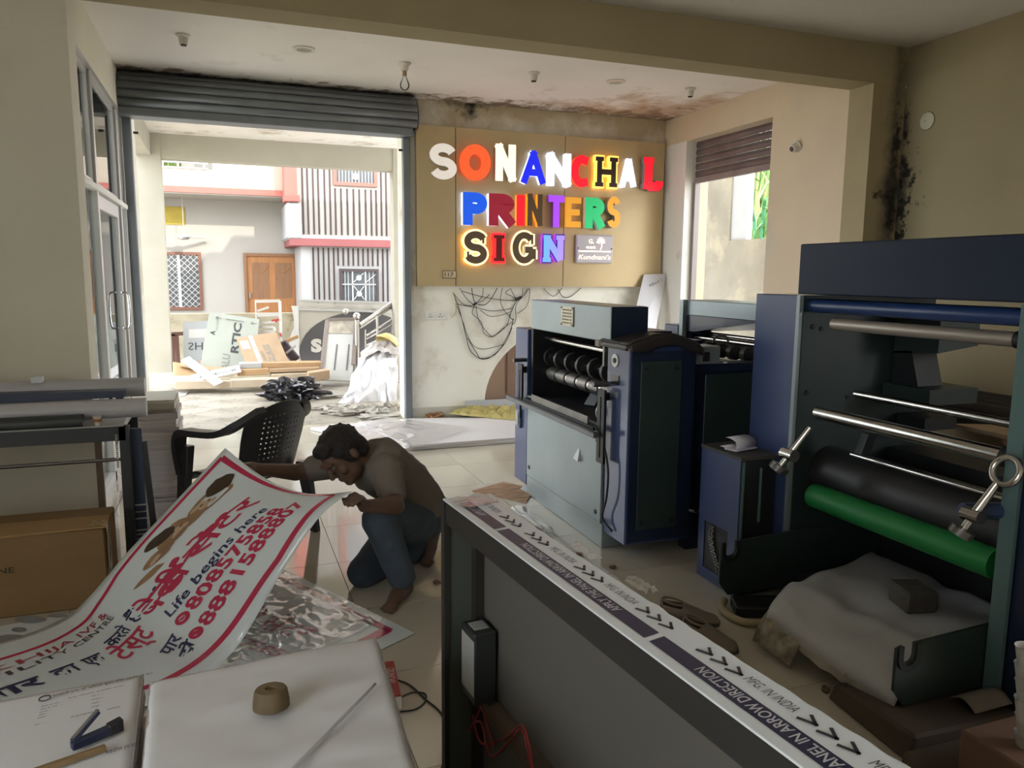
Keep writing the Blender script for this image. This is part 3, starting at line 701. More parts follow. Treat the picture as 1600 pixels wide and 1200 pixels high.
letter('T', 853, 878, 307, 355, .066, ac_pur, M('return violet', (.18, .05, .32), .4, var=0, emit=.15), 2, 'purple letter T in the middle row', depth=.06)
letter('E', 881, 905, 310, 355, .058, f_amber, ac_or2, 2, 'amber orange letter E in the middle row')
letter('R', 909, 939, 311, 357, .085, f_green, side_w, 2, 'green letter R in the middle row', depth=.08)
letter('S', 943, 964, 309, 356, .062, f_amber, side_g, 2, 'amber letter S that ends the middle row', depth=.08)
letter('S', 720, 761, 363, 411, .110, cream, ac_yel, 3, 'bronze letter S with glowing cream outline, first of the bottom row', back=yel_b, inner=brn_in, ti=.072, serif=True, st=.06)
letter('I', 763, 791, 365, 411, .105, red_l, ac_red, 3, 'dark red letter I with neon red outline in the bottom row', back=red_b, inner=M('letter dark red', (.16, .01, .01), .4, var=0), ti=.066, serif=True, st=.075)
letter('G', 795, 837, 364, 411, .105, cream, side_w, 3, 'bronze letter G with glowing cream outline in the bottom row', back=wht_b, inner=brn_in, ti=.068, serif=True, st=.06)
letter('N', 839, 884, 367, 411, .092, M('letter outline violet', (.06, .02, .20), .4, var=0, emit=.3, ecol=(.10, .02, .5)), ac_pur, 3, 'blue to purple glowing letter N that ends the bottom row', back=pur_b, inner=gradm, ti=.070, serif=True, st=.07)

# lit name plaque, house number, sockets
a, b_ = aty(898, 411, YS), aty(956, 368, YS)
pq = thing('name_plaque', 'small grey plaque with glowing white lettering beside the bottom row of letters', 'plaque', ((a.x + b_.x) / 2, YS, a.z))
MB().box(a.x, b_.x, YS - .035, YS - .001, a.z, b_.z).build('plate', M('plaque grey', (.58, .54, .60), .35, var=.03), pq, bevel=.012)
lw = EM('plaque light', (1, .86, .66), 1.3); m = MB(); W = b_.x - a.x; Hh = b_.z - a.z; yf = YS - .0362
text_on(m, "Kundnani's", (a.x + .06 * W, yf, a.z + .14 * Hh), (1, 0, 0), (0, 0, 1), shear=.25, width=.88 * W, height=.17 * Hh)
text_on(m, "eat", (a.x + .26 * W, yf, a.z + .52 * Hh), (1, 0, 0), (0, 0, 1), bold=.02, width=.26 * W, height=.11 * Hh)
text_on(m, "G.", (a.x + .33 * W, yf, a.z + .70 * Hh), (1, 0, 0), (0, 0, 1), bold=.02, width=.14 * W, height=.15 * Hh)
for k in range(7):
    an = PI * (.05 + k * .15); ribbon(m, [(a.x + .66 * W + math.cos(an) * .02, a.z + .70 * Hh + math.sin(an) * .02), (a.x + .66 * W + math.cos(an) * .12 * W, a.z + .72 * Hh + math.sin(an) * .2 * Hh)], .010, yf - .001, yf)
ribbon(m, [(a.x + .67 * W, a.z + .74 * Hh), (a.x + .69 * W, a.z + .6 * Hh), (a.x + .65 * W, a.z + .47 * Hh)], .009, yf - .001, yf)
ribbon(m, [(a.x + .06 * W, a.z + .42 * Hh), (a.x + .94 * W, a.z + .42 * Hh)], .012, yf - .001, yf)
m.build('lettering', lw, pq)
for f in (.04, .96): MB().cyl((a.x + f * W, YS - .04, a.z + .52 * Hh), (a.x + f * W, YS - .03, a.z + .52 * Hh), .008, n=8).build('screw', M('screw dark', (.1, .1, .1), .4, metal=.5), pq)
a, b_ = aty(691, 435, YS), aty(713, 423, YS)
hn = thing('number_plate', 'small cream number plate 117 at the lower corner of the sign board', 'number plate', (a.x, YS, a.z))
MB().box(a.x, b_.x, YS - .012, YS - .001, a.z, b_.z).build('plate', M('plate brown', (.16, .11, .06), .5), hn, bevel=.003)
MB().box(a.x + .008, b_.x - .008, YS - .014, YS - .0119, a.z + .008, b_.z - .008).build('plate_face', M('plate cream', (.62, .52, .34), .5, var=.1, vs=20), hn)
m = MB(); text_on(m, '117', (a.x + .022, YS - .0146, a.z + .020), (1, 0, 0), (0, 0, 1), bold=.025, width=(b_.x - a.x) * .62, height=(b_.z - a.z) * .52)
m.build('number', M('number brown', (.08, .05, .03), .5), hn)
a, b_ = aty(664, 500, YB), aty(701, 486, YB)
so = thing('socket_plate', 'white double socket plate on the wall under the sign board', 'socket', (a.x, YB, a.z))
MB().box(a.x, b_.x, YB - .015, YB - .001, a.z, b_.z).build('plate', M('switch white', (.80, .79, .74), .4, var=.03), so, bevel=.004)
W, Hh = b_.x - a.x, b_.z - a.z
for f in (.16, .58):
    m = MB()
    for dx, dz, r in ((.05, .66, .006), (.0, .36, .006), (.10, .36, .006)): m.cyl((a.x + (f + dx) * W, YB - .017, a.z + dz * Hh), (a.x + (f + dx) * W, YB - .014, a.z + dz * Hh), r, n=8)
    m.build('socket', M('socket holes', (.08, .08, .08), .6), so)
    for k in range(2):
        MB().box(a.x + (f + .17 + k * .09) * W, a.x + (f + .235 + k * .09) * W, YB - .021, YB - .015, a.z + .28 * Hh, a.z + .74 * Hh).build('switch', MATS['switch white'], so, bevel=.002)
# loose wires hanging from the board
wb = thing('wire_bundle', 'tangle of thin dark wires hanging below the sign board', 'wires', (2.9, YB, 1.4))
wm = M('wire black', (.03, .028, .025), .5, var=0); wy = M('wire yellow', (.45, .36, .10), .5, var=0)
WP = [[(708, 457), (716, 478), (722, 500), (728, 525), (735, 548), (752, 561), (770, 556), (790, 535), (800, 512)], [(708, 458), (722, 474), (735, 478), (742, 474), (754, 470), (765, 460)],
      [(712, 475), (735, 479), (750, 482), (770, 486), (800, 482)], [(718, 450), (730, 468), (742, 477)], [(737, 450), (740, 468), (744, 474)], [(755, 450), (754, 462), (746, 472)],
      [(742, 477), (738, 490), (752, 503), (756, 520), (770, 526), (785, 514), (800, 503)], [(744, 478), (748, 500), (762, 520), (772, 525), (792, 508), (797, 490)],
      [(777, 450), (768, 466), (758, 476), (746, 475)], [(785, 450), (782, 470), (788, 485), (797, 495)], [(797, 450), (806, 466), (812, 468)], [(796, 452), (790, 458), (800, 463), (810, 469)],
      [(826, 451), (817, 463), (808, 470), (801, 482), (797, 495), (803, 500)], [(817, 450), (815, 464), (806, 478), (806, 500), (800, 508)], [(828, 451), (826, 470), (820, 482), (808, 490)],
      [(714, 478), (724, 505), (730, 524), (742, 542), (760, 545), (788, 538)], [(730, 528), (745, 552), (752, 560), (775, 553), (796, 520), (802, 498)], [(750, 484), (765, 494), (785, 492), (800, 486)], [(722, 455), (760, 465), (800, 470), (812, 468)],
      [(849, 450), (862, 462), (870, 460), (878, 450)], [(872, 452), (880, 464), (892, 463), (908, 450)]]
for k, w in enumerate(WP):
    pts = [aty(p[0], p[1], YB - .012 - .004 * (k % 6)) for p in w]
    MB().tube(spline(pts, len(w) * 4), .0034 if k % 4 else .0042, 5).build('wire', wm, wb)
MB().tube(spline([aty(p[0], p[1], YB - .014) for p in [(708, 457), (712, 472), (712, 488), (706, 496)]], 20), .0034, 5).build('wire', wy, wb)
for p_, q_, w_ in (((805, 469), (815, 464), .03), ((739, 477), (745, 473), .022)): MB().bar(aty(*p_, YB - .03), aty(*q_, YB - .03), w_, w_).build('tape_joint', wm, wb, bevel=.006)

# white composite offcut leaning in the corner, grey board and scraps along the wall foot
A = [aty(1006, 429, 7.66), aty(1041, 428, 7.62), aty(1016, 560, 7.35), aty(975, 560, 7.35)]
ob = MB(); nrm = (A[1] - A[0]).cross(A[3] - A[0]).normalized() * .004
ob.hexa([A[3] - nrm, A[2] - nrm, A[2] + nrm, A[3] + nrm, A[0] - nrm, A[1] - nrm, A[1] + nrm, A[0] + nrm])
lb = thing('white_board', 'white composite offcut leaning in the corner right of the sign board', 'board', A[3])
ob.build('sheet', M('acp white', (.62, .62, .66), .35, var=.04), lb)
m = MB(); ex = (A[1] - A[0]).normalized(); text_on(m, '48x61', lerp(lerp(A[0], A[1], .35), lerp(A[3], A[2], .35), .16) + Vector((0, -.012, 0)), (ex + Vector((0, 0, .45))).normalized(), (-.35, 0, .93), bold=-.01, width=.16, height=.035)
m.build('pencil_note', M('pencil', (.12, .12, .12), .7, var=0), lb)
a = aty(732, 640, 7.6); b_ = aty(803, 640, 7.6)
tag(MB().hexa([(a.x, 7.60, 0), (3.1, 7.60, 0), (3.1, 7.62, 0), (a.x, 7.62, 0), (a.x, 7.70, .165), (3.1, 7.70, .165), (3.1, 7.72, .165), (a.x, 7.72, .165)]).build('grey_board', M('grey board', (.42, .43, .45), .5, var=.08)), 'long grey board leaning against the foot of the back wall', 'board')
# ------------------------------------------------------------------ machine 1: sheet machine facing left in the middle
steel_g = M('hammered grey green', (.29, .34, .35), .38, metal=.35, var=.12, vs=3, bump=.04, bs=80, stain=[((.14, .17, .17), 7, .68, .05), ((.07, .07, .07), 20, .76, .02)])
navy = M('navy enamel', (.013, .022, .048), .30, var=.15, vs=3, stain=[((.09, .11, .15), 9, .70, .05)], coat=.2)
blue = M('blue enamel', (.045, .070, .175), .30, var=.15, vs=2, coat=.3, stain=[((.14, .16, .24), 8, .70, .06)])
green = M('dark green enamel', (.026, .043, .041), .42, var=.15, vs=3, stain=[((.09, .11, .10), 8, .70, .06)])
ink = M('machine black', (.012, .014, .016), .5, var=.1)
iron = M('worn iron', (.20, .19, .18), .38, metal=.8, var=.3, vs=9)
chrome = M('polished rod', (.60, .58, .55), .22, metal=1.0, var=.12, vs=8, stretch=(1, 6, 1))
rubber = M('black rubber', (.02, .02, .022), .45, var=.1)
m1 = thing('slitting_machine', 'grey and blue sheet slitting machine in the middle with brass plate on its top', 'machine', (2.2, 4.2, 0))
X0 = 1.90
MB().box(X0, 2.52, 3.66, 4.80, .0, .13).build('base', steel_g, m1, bevel=.004)
fpn = MB().box(X0 - .006, X0 + .012, 3.675, 4.79, .137, .69).build('front_panel', steel_g, m1, bevel=.003)
for y, z in ((4.74, .63), (3.73, .60), (4.74, .20), (3.73, .19)): MB().cyl((X0 - .011, y, z), (X0 - .005, y, z), .014, n=10).build('bolt', ink, fpn)
MB().hexa([(X0 - .03, 3.93, .43), (X0 - .006, 3.93, .43), (X0 - .006, 3.99, .44), (X0 - .03, 3.99, .44), (X0 - .008, 3.95, .50), (X0 - .005, 3.95, .50), (X0 - .005, 3.97, .50), (X0 - .008, 3.97, .50)]).build('pull_tab', M('tape white', (.6, .62, .62), .4), fpn)
MB().box(X0 + .012, 2.50, 3.665, 4.795, .131, .66).build('body', green, m1)
MB().box(2.44, 2.50, 3.665, 4.795, .66, 1.145).build('back_plate', navy, m1)
MB().box(X0 + .02, 2.44, 4.76, 4.80, .66, 1.145).build('inner_cheek', ink, m1)
tb = MB().box(X0, 2.12, 3.62, 4.75, 1.145, 1.337).build('top_box', steel_g, m1, bevel=.005)
MB().box(X0 + .002, 2.121, 3.617, 3.6205, 1.147, 1.335).build('end_cover', navy, tb)
pl = MB().box(X0 - .008, X0, 4.08, 4.25, 1.20, 1.315).build('maker_plate', M('brass plate', (.42, .38, .28), .35, metal=.8, var=.25, vs=40), tb)
m = MB()
for z in range(5):
    for k in range(4): m.box(X0 - .0095, X0 - .008, 4.10 + k * .035, 4.10 + k * .035 + .022 + .006 * ((k * 7 + z * 3) % 3), 1.215 + z * .019, 1.223 + z * .019)
for y in (4.088, 4.242):
    for z in (1.208, 1.307): m.cyl((X0 - .011, y, z), (X0 - .007, y, z), .006, n=8)
m.build('engraving', M('engraving dark', (.09, .08, .06), .5, var=0), pl)
MB().box(2.125, 2.30, 3.66, 4.75, 1.145, 1.20).build('rear_deck', navy, m1)
lc = MB().box(X0, 2.45, 4.805, 5.04, .055, 1.135).build('side_cabinet', blue, m1, bevel=.006)
sw = MB().box(X0 - .02, X0, 4.90, 4.985, .44, .57).build('switch_box', M('switch grey blue', (.16, .19, .24), .4), lc, bevel=.004)
MB().box(X0 - .026, X0 - .02, 4.915, 4.965, .46, .555).build('switch_plate', M('switch label', (.40, .42, .44), .4, var=.3, vs=40), sw)
rc = MB().box(X0, 2.29, 3.405, 3.648, .10, 1.145).build('side_cabinet', blue, m1, bevel=.006)
MB().box(X0 + .012, 2.285, 3.398, 3.4055, .115, 1.12).build('side_door', navy, rc)
sp = MB().box(X0 + .06, 2.20, 3.390, 3.399, .18, 1.07).build('side_panel', green, rc, bevel=.003)
for x in (X0 + .09, 2.17):
    for z in (.22, 1.03): MB().cyl((x, 3.385, z), (x, 3.391, z), .012, n=10).build('bolt', ink, sp)
MB().cyl((X0 - .006, 3.555, 1.06), (X0 + .001, 3.555, 1.06), .035, n=18).build('dial_ring', M('dial ring', (.55, .54, .50), .4, metal=.3), rc)
MB().cyl((X0 - .012, 3.555, 1.06), (X0 - .004, 3.555, 1.06), .014, n=12).build('dial_hole', ink, rc)
MB().box(X0 - .004, X0 + .001, 3.51, 3.60, .935, .985).build('display', M('display black', (.01, .012, .016), .15), rc)
MB().box(X0 - .004, X0 + .001, 3.51, 3.61, .865, .895).build('nameplate', M('nameplate grey', (.25, .28, .30), .35, metal=.5, var=.3, vs=60), rc)
# rods and rollers across the mouth
def cylY(x, z, y0, y1, r, name, mat, par, n=16): return MB().cyl((x, y0, z), (x, y1, z), r, n=n).build(name, mat, par, smooth='angle')
cylY(2.02, 1.075, 3.65, 4.76, .016, 'guide_rod', chrome, m1)
MB().box(1.99, 2.06, 3.86, 3.88, .99, 1.12).build('rod_stop', iron, m1)
MB().box(2.04, 2.05, 4.02, 4.08, 1.075, 1.145).build('tag', M('tag paper', (.55, .42, .34), .7), m1)
sh = cylY(2.04, .955, 3.65, 4.76, .014, 'wheel_shaft', chrome, m1)
for k in range(7):
    y = 3.72 + k * .165
    MB().lathe([(.016, -.028), (.028, -.026), (.030, -.016), (.060, -.013), (.060, .013), (.030, .016), (.028, .026), (.016, .028)], (2.04, y, .955), 18, (0, 1, 0)).build('pinch_wheel', rubber, sh, smooth='angle')
ro = cylY(2.04, .845, 3.65, 4.76, .040, 'feed_roller', chrome, m1)
for k in range(7):
    y = 3.70 + k * .157
    MB().lathe([(.040, -.062), (.047, -.058), (.047, .058), (.040, .062)], (2.04, y, .845), 20, (0, 1, 0)).build('roller_sleeve', iron, ro, smooth='angle')
cylY(2.22, .80, 3.66, 4.76, .05, 'rear_roller', ink, m1)
# delivery table with guides
MB().box(X0 - .05, 2.3, 3.70, 4.76, .660, .680).build('table', ink, m1)
MB().box(X0 - .095, X0 - .06, 3.60, 4.97, .640, .668).build('table_rail', M('rail steel', (.16, .17, .18), .4, metal=.6, var=.2), m1, bevel=.004)
MB().box(X0 - .045, X0 - .035, 3.78, 4.62, .682, .725).build('paper_gauge', iron, m1)
MB().bar((2.12, 4.30, .69), (2.2, 4.34, .78), .08, .004).build('deflector', M('tin grey', (.30, .32, .33), .4, metal=.5), m1)
for y, nm in ((4.835, 'far'), (3.625, 'near')):
    b = MB(); b.box(X0 - .05, X0 - .036, y - .05, y - .018, .50 if y < 4 else .66, .90).box(X0 - .05, X0 - .036, y - .005, y + .03, .50 if y < 4 else .66, .90).box(X0 - .05, X0 - .036, y - .018, y - .005, .86, .90).box(X0 - .05, X0 - .036, y - .018, y - .005, .50 if y < 4 else .66, .53)
    b.box(X0 - .036, X0 - .002, y - .02, y + .02, .84, .88)
    b.build('slotted_bracket', ink, m1)
    MB().cyl((X0 - .09, y + .005, .925), (X0 - .0, y + .005, .925), .014, n=10).build('locking_screw', iron, m1)
MB().lathe([(.012, -.01), (.055, -.008), (.055, .008), (.012, .01)], (X0 + .02, 3.70, .76), 18, (0, 1, 0)).build('hand_wheel', iron, m1, smooth='angle')
MB().tube(spline([(X0 - .06, 3.66, .70), (X0 - .04, 3.60, .62), (X0 - .035, 3.54, .48), (X0 - .035, 3.55, .32), (X0 - .03, 3.60, .20), (X0 - .01, 3.52, .145)], 24), .006, 8).build('cable', ink, m1, smooth=True)
# black sheet draped on the near cabinet
def cov(u, v):
    x = lerp(1.875, 2.31, u); y = lerp(3.375, 3.70, v)
    z = 1.156 + .055 * math.sin(PI * min(1, u * 1.05)) * (1 - .35 * v) + .006 * nz(u * 6, v * 5)
    if u > .93: z -= (u - .93) * .4
    return (x, y, z)
bc = MB().grid(cov, 20, 10)
bc.grid(lambda u, v: Vector(cov(u, 0)) + Vector((0, -.006 - .012 * v, -(.03 + .055 * (1 - abs(2 * u - 1)) + .02 * math.sin(u * 9)) * v)), 20, 3)
bc.grid(lambda u, v: Vector(cov(0, u)) + Vector((-.004 * v, 0, -.03 * v)), 10, 2)
tag(bc.build('black_cover', M('black rexine', (.022, .018, .018), .38, var=.2, bump=.1, bs=60), smooth=True, solid=.003), 'black plastic sheet draped over the near cabinet of the middle machine', 'cover')

# ------------------------------------------------------------------ machine 2: the longer unit behind it
m2 = thing('folding_machine', 'long dark green and navy machine standing between the other two machines', 'machine', (3.0, 4.2, 0))
MB().box(2.62, 3.85, 3.56, 4.86, 0, .99).build('body', navy, m2)
MB().box(2.33, 2.85, 3.49, 3.56, .0, 1.02).build('side_cabinet', navy, m2)
MB().box(2.41, 2.83, 3.482, 3.4905, .10, .975).build('side_panel', green, m2, bevel=.003)
MB().box(2.30, 3.85, 3.47, 3.58, .99, 1.035).build('edge_rail', navy, m2, bevel=.004)
MB().box(2.32, 2.48, 3.46, 3.60, 1.035, 1.13).build('gear_box', steel_g, m2, bevel=.004)
MB().box(2.37, 2.41, 3.455, 3.461, 1.05, 1.10).build('gear_window', ink, m2)
tp = MB().box(2.86, 3.15, 3.40, 4.42, 1.245, 1.345).build('top_box', steel_g, m2, bevel=.005)
MB().box(2.83, 2.86, 4.38, 4.42, .99, 1.345).build('post', steel_g, m2)
MB().box(2.83, 3.10, 4.43, 4.60, .06, 1.175).build('side_cabinet', blue, m2, bevel=.005)
MB().hexa([(2.86, 4.30, 1.14), (3.4, 4.30, 1.14), (3.4, 4.42, 1.14), (2.86, 4.42, 1.14), (2.86, 3.60, 1.245), (3.4, 3.60, 1.245), (3.4, 4.42, 1.245), (2.86, 4.42, 1.245)]).build('inner_cheek', navy, m2)
for x, z, r, nm, mt in ((2.92, 1.10, .018, 'guide_rod', chrome), (2.98, 1.125, .014, 'guide_rod', chrome), (2.94, 1.03, .03, 'feed_roller', iron), (3.05, 1.05, .03, 'feed_roller', iron)):
    cylY(x, z, 3.62, 4.38, r, nm, mt, m2)
for k in range(4):
    MB().lathe([(.018, -.03), (.045, -.02), (.045, .02), (.018, .03)], (2.84, 3.70 + k * .13, 1.05), 14, (0, 1, 0)).build('pinch_wheel', rubber, m2, smooth='angle')
MB().box(2.66, 2.80, 3.62, 3.90, .992, 1.0).build('paper_strip', M('paper white', (.72, .72, .72), .7, var=.03), m2)
MB().tube([(2.55 + .05 * math.cos(a), 3.56, 1.135 + .045 * math.sin(a)) for a in [PI * k / 12 for k in range(13)]], .007, 6).build('handle', iron, m2, smooth=True)

# ------------------------------------------------------------------ machine 3: big coating machine on the right
m3 = thing('coating_machine', 'large navy and green roller machine with a green roller on the right', 'machine', (2.6, 2.2, 0))
X3 = 2.40
navy_d = M('navy enamel dull', (.016, .026, .055), .55, var=.2, vs=3, spec=.3, stain=[((.06, .07, .09), 9, .70, .05)])
MB().box(X3, 3.25, 1.20, 2.80, 1.425, 1.645).build('top_box', navy_d, m3, bevel=.005)
fc = MB().box(X3, 3.2, 2.795, 3.085, .05, 1.42).build('side_cabinet', blue, m3, bevel=.004)
MB().box(X3 - .004, X3 + .016, 2.775, 2.796, .05, 1.42).build('frame_edge', steel_g, fc)
MB().box(X3 + .016, 3.2, 2.770, 2.794, .05, 1.42).build('far_frame', green, m3)
nfm = MB().box(X3 + .012, 3.2, 1.705, 1.752, .05, 1.42).build('near_frame', green, m3)
MB().box(X3 - .004, X3 + .012, 1.70, 1.755, .05, 1.42).build('frame_edge', M('edge green', (.10, .17, .17), .4, var=.1), nfm)
MB().box(X3 + .02, 3.2, 1.42, 1.704, .05, 1.40).build('side_cabinet', navy, m3)
MB().box(X3 + .05, 3.2, 1.79, 2.750, .02, .12).build('base', green, m3)
def bolts(par, pts, r=.011):
    for x, y, z in pts: MB().cyl((x, y - .006, z), (x, y, z), r, n=10).build('bolt', ink, par)
bolts(m3, [(X3 + .07, 2.770, 1.28), (X3 + .12, 2.770, 1.27), (X3 + .06, 2.770, .98), (X3 + .3, 2.770, .95)])
# upper feed hopper arm at the back
MB().hexa([(2.95, 2.52, 1.17), (3.19, 2.52, 1.20), (3.19, 2.76, 1.20), (2.95, 2.76, 1.15), (2.95, 2.52, 1.33), (3.19, 2.52, 1.33), (3.19, 2.76, 1.33), (2.95, 2.76, 1.33)]).build('hopper_arm', green, m3)
MB().hexa([(2.95, 2.60, .98), (3.1, 2.60, .98), (3.1, 2.76, .98), (2.95, 2.76, .98), (2.95, 2.66, 1.17), (3.1, 2.66, 1.17), (3.1, 2.76, 1.16), (2.95, 2.76, 1.16)]).build('arm_support', ink, m3)
MB().box(2.9, 3.19, 2.50, 2.76, .94, 1.01).build('rear_shelf', green, m3)
MB().box(3.0, 3.2, 2.60, 2.76, .80, .86).build('rear_beam', ink, m3)
cylY(2.46, 1.375, 1.752, 2.79, .030, 'blue_bar', M('blue bar', (.02, .05, .16), .3, var=.1), m3)
cylY(2.52, 1.395, 1.752, 2.79, .010, 'guide_rod', chrome, m3)
cylY(2.47, 1.300, 1.80, 2.64, .026, 'paper_roller', M('roller matt steel', (.42, .37, .32), .42, metal=.5, var=.2, vs=6, stretch=(1, .3, 1)), m3)
cylY(2.47, 1.300, 1.752, 1.81, .030, 'roller_end', ink, m3)
cylY(2.58, .995, 1.752, 2.60, .016, 'guide_rod', chrome, m3)
cylY(2.45, .905, 1.80, 2.68, .029, 'chrome_roller', chrome, m3, 20)
cylY(2.45, .905, 1.752, 1.80, .036, 'roller_collar', ink, m3)
cylY(2.54, .735, 1.752, 2.56, .010, 'guide_rod', chrome, m3)
cylY(2.62, .60, 1.752, 2.77, .125, 'rubber_roller', rubber, m3, 28)
cylY(2.47, .520, 1.80, 2.69, .055, 'green_roller', M('green rubber', (.010, .20, .045), .5, var=.12), m3, 24)
MB().box(2.95, 3.2, 1.79, 2.745, .121, .70).build('rear_wall', ink, m3)
MB().hexa([(2.55, 2.60, .50), (2.60, 2.60, .50), (2.60, 2.64, .50), (2.55, 2.64, .50), (2.62, 2.55, .82), (2.67, 2.55, .82), (2.67, 2.59, .82), (2.62, 2.59, .82)]).build('support_arm', ink, m3)
# side plates of the paper tray with U notches
def uplate(y, x0, x1, zt, zb, cx, cy=None):
    r = .026; z = zt
    pts = [(x0, zb + .06), (x0 + .05, zb), (x1, zb), (x1, zt + .02), (cx + r, zt), (cx + r, zt - .04)]
    pts += [(cx + r * math.cos(a), zt - .04 - r * math.sin(a)) for a in [PI * k / 8 for k in range(1, 8)]]
    pts += [(cx - r, zt - .04), (cx - r, zt - .002), (x0, zt - .01)]
    b = MB().prism(pts, (0, y, 0), (1, 0, 0), (0, 0, 1), (0, .012, 0)).build('tray_plate', green, m3)
    ub = MB(); R = .048
    q = [(cx - r - .002, zt), (cx - R, zt)] + [(cx - R * math.cos(a), zt - .045 - R * math.sin(a)) for a in [PI * k / 10 for k in range(11)]] + [(cx + R, zt), (cx + r + .002, zt)] + [(cx + (r + .002) * math.cos(a), zt - .042 - (r + .002) * math.sin(a)) for a in [PI * k / 10 for k in range(11)]]
    ub.prism(q, (0, y - .008, 0), (1, 0, 0), (0, 0, 1), (0, .007, 0)).build('bearing_notch', ink, b)
uplate(2.752, 2.025, 2.60, .325, .075, 2.075); uplate(1.762, 2.00, 2.60, .315, .10, 2.05)
# blue drive box at the far front
bx = MB().box(2.19, 2.195, 2.86, 3.17, .30, .672).box(2.19, 2.195, 2.86, 2.93, .005, .30).box(2.19, 2.195, 3.12, 3.17, .005, .30).box(2.19, 2.195, 2.93, 3.12, .005, .06).build('drive_box', blue, m3)
MB().box(2.195, 2.395, 2.865, 3.168, .005, .655).build('drive_body', ink, bx)
MB().box(2.188, 2.40, 2.855, 3.175, .66, .676).build('drive_lid', M('lid dark', (.06, .055, .05), .5, var=.2), bx)
MB().box(2.20, 2.21, 2.852, 2.864, .02, .655).box(2.30, 2.306, 2.85, 2.862, .36, .62).build('corner_strip', M('strip teal', (.12, .20, .18), .35), bx)
ch = MB()
for k in range(16):
    c = Vector((2.186, 3.04 - .05 * (k / 15.0) + .02 * math.sin(k * .3), .29 - k * .014))
    ch.obox(c, (.004, 0, 0), (0, .009, .004 if k % 2 else -.004), (0, 0, .0035))
    ch.obox(c + Vector((0, .022, 0)), (.004, 0, 0), (0, .006, 0), (0, 0, .0035))
stuff(ch.build('drive_chain', M('chain steel', (.35, .34, .32), .3, metal=.9, var=.2, vs=30), bx))
MB().cyl((2.15, 3.205, .33), (2.26, 3.19, .30), .008, n=8).build('side_pin', chrome, bx)
# pressure levers
def lever(c, d, k, l1, rn):
    c, d = Vector(c), Vector(d).normalized()
    e = MB().cyl(c, c + d * l1, .020 * k, .013 * k, 14).build('pressure_lever', chrome, m3, smooth='angle')
    MB().cyl(c - d * .012 + Vector((0, .04 * k, 0)), c - d * .012 + Vector((0, -.035 * k, 0)), .028 * k, n=16).build('lever_hub', chrome, e, smooth='angle')
    MB().cyl(c - d * .03, c - d * .075 * k, .016 * k, n=12).build('lever_neck', chrome, e, smooth='angle')
    MB().cyl(c - d * .075 * k, c - d * .105 * k, .045 * k, n=22).build('lever_knob', iron, e, smooth='angle')
    if rn:
        q = c + d * (l1 + .04); u1 = d; u2 = Vector((0, 1, 0)); u2 = (u2 - d * u2.dot(d)).normalized()
        MB().tube([q + u1 * .045 * math.cos(a) + u2 * .045 * math.sin(a) for a in [2 * PI * k_ / 24 for k_ in range(24)]], .011, 10, closed=True).build('lever_ring', chrome, e, smooth=True)
pA = atx(1236, 707, 2.27); pB = atx(1266, 668, 2.33)
lever(pA, pB - pA, .95, (pB - pA).length, False)
pA = atx(1524, 801, 2.26); pB = atx(1560, 752, 2.30)
lever(pA, pB - pA, .85, (pB - pA).length, True)
MB().cyl((2.28, 1.80, pA.z - .015), (2.46, 1.75, pA.z - .015), .028, n=12).build('lever_shaft', M('blue hub', (.03, .05, .12), .4), m3)
# ------------------------------------------------------------------ printed flex banner lifted by the man
flex = M('flex white', (.70, .77, .80), .22, var=.03, coat=.25)
fl_red = M('flex red', (.50, .03, .09), .25, var=.05, coat=.25); fl_navy = M('flex navy', (.03, .035, .11), .25, var=0, coat=.25); fl_grey = M('flex grey print', (.30, .32, .35), .3, var=.3, vs=8)
skin_p = M('print skin', (.42, .25, .14), .3, var=.35, vs=9); hair_p = M('print hair', (.07, .045, .03), .3, var=.3, vs=9); pale_p = M('print highlight', (.60, .44, .30), .3, var=.2, vs=12)
FP = [atz(-260, 1060, .02), atz(0, 1003, .02), atz(95, 968, .03), aty(140, 932, 3.58), aty(200, 862, 3.52), aty(270, 788, 3.5), aty(352, 700, 3.52)]
NP = [atz(-40, 1250, .02), atz(190, 1120, .02), atz(300, 1072, .04), aty(372, 1008, 2.95), aty(440, 895, 2.95), aty(500, 807, 2.97), aty(550, 768, 3.03)]
def spl(P, t):
    k = len(P) - 1; t = max(0.0, min(1.0, t)) * k; j = min(int(t), k - 1); f = t - j
    p0, p1, p2, p3 = P[max(j - 1, 0)], P[j], P[j + 1], P[min(j + 2, k)]
    return 0.5 * ((2 * p1) + (p2 - p0) * f + (2 * p0 - 5 * p1 + 4 * p2 - p3) * f * f + (3 * p1 - p0 - 3 * p2 + p3) * f ** 3)
def bsurf(u, v):
    p = spl(FP, u).lerp(spl(NP, u), v)
    w = max(0.0, (u - .72) / .28) ** 2
    p = p - Vector((0, 0, .085 * math.sin(PI * max(0, min(1, v))) * w))
    return p
def bnorm(u, v):
    e = .01; a = bsurf(u + e if u < .98 else u, v) - bsurf(u if u < .98 else u - e, v); b = bsurf(u, v + e) - bsurf(u, v - e)
    n = a.cross(b).normalized(); return n if n.z > 0 else -n
def bpt(u, v, h=.0025): return bsurf(u, v) + bnorm(u, v) * h
bn = thing('printed_banner', 'glossy white printed banner with red numbers, lifted at one end by the kneeling man', 'banner', (0, 3.2, 0))
MB().grid(lambda u, v: bsurf(u, v), 70, 24).build('sheet', flex, bn, smooth=True, solid=.0012)
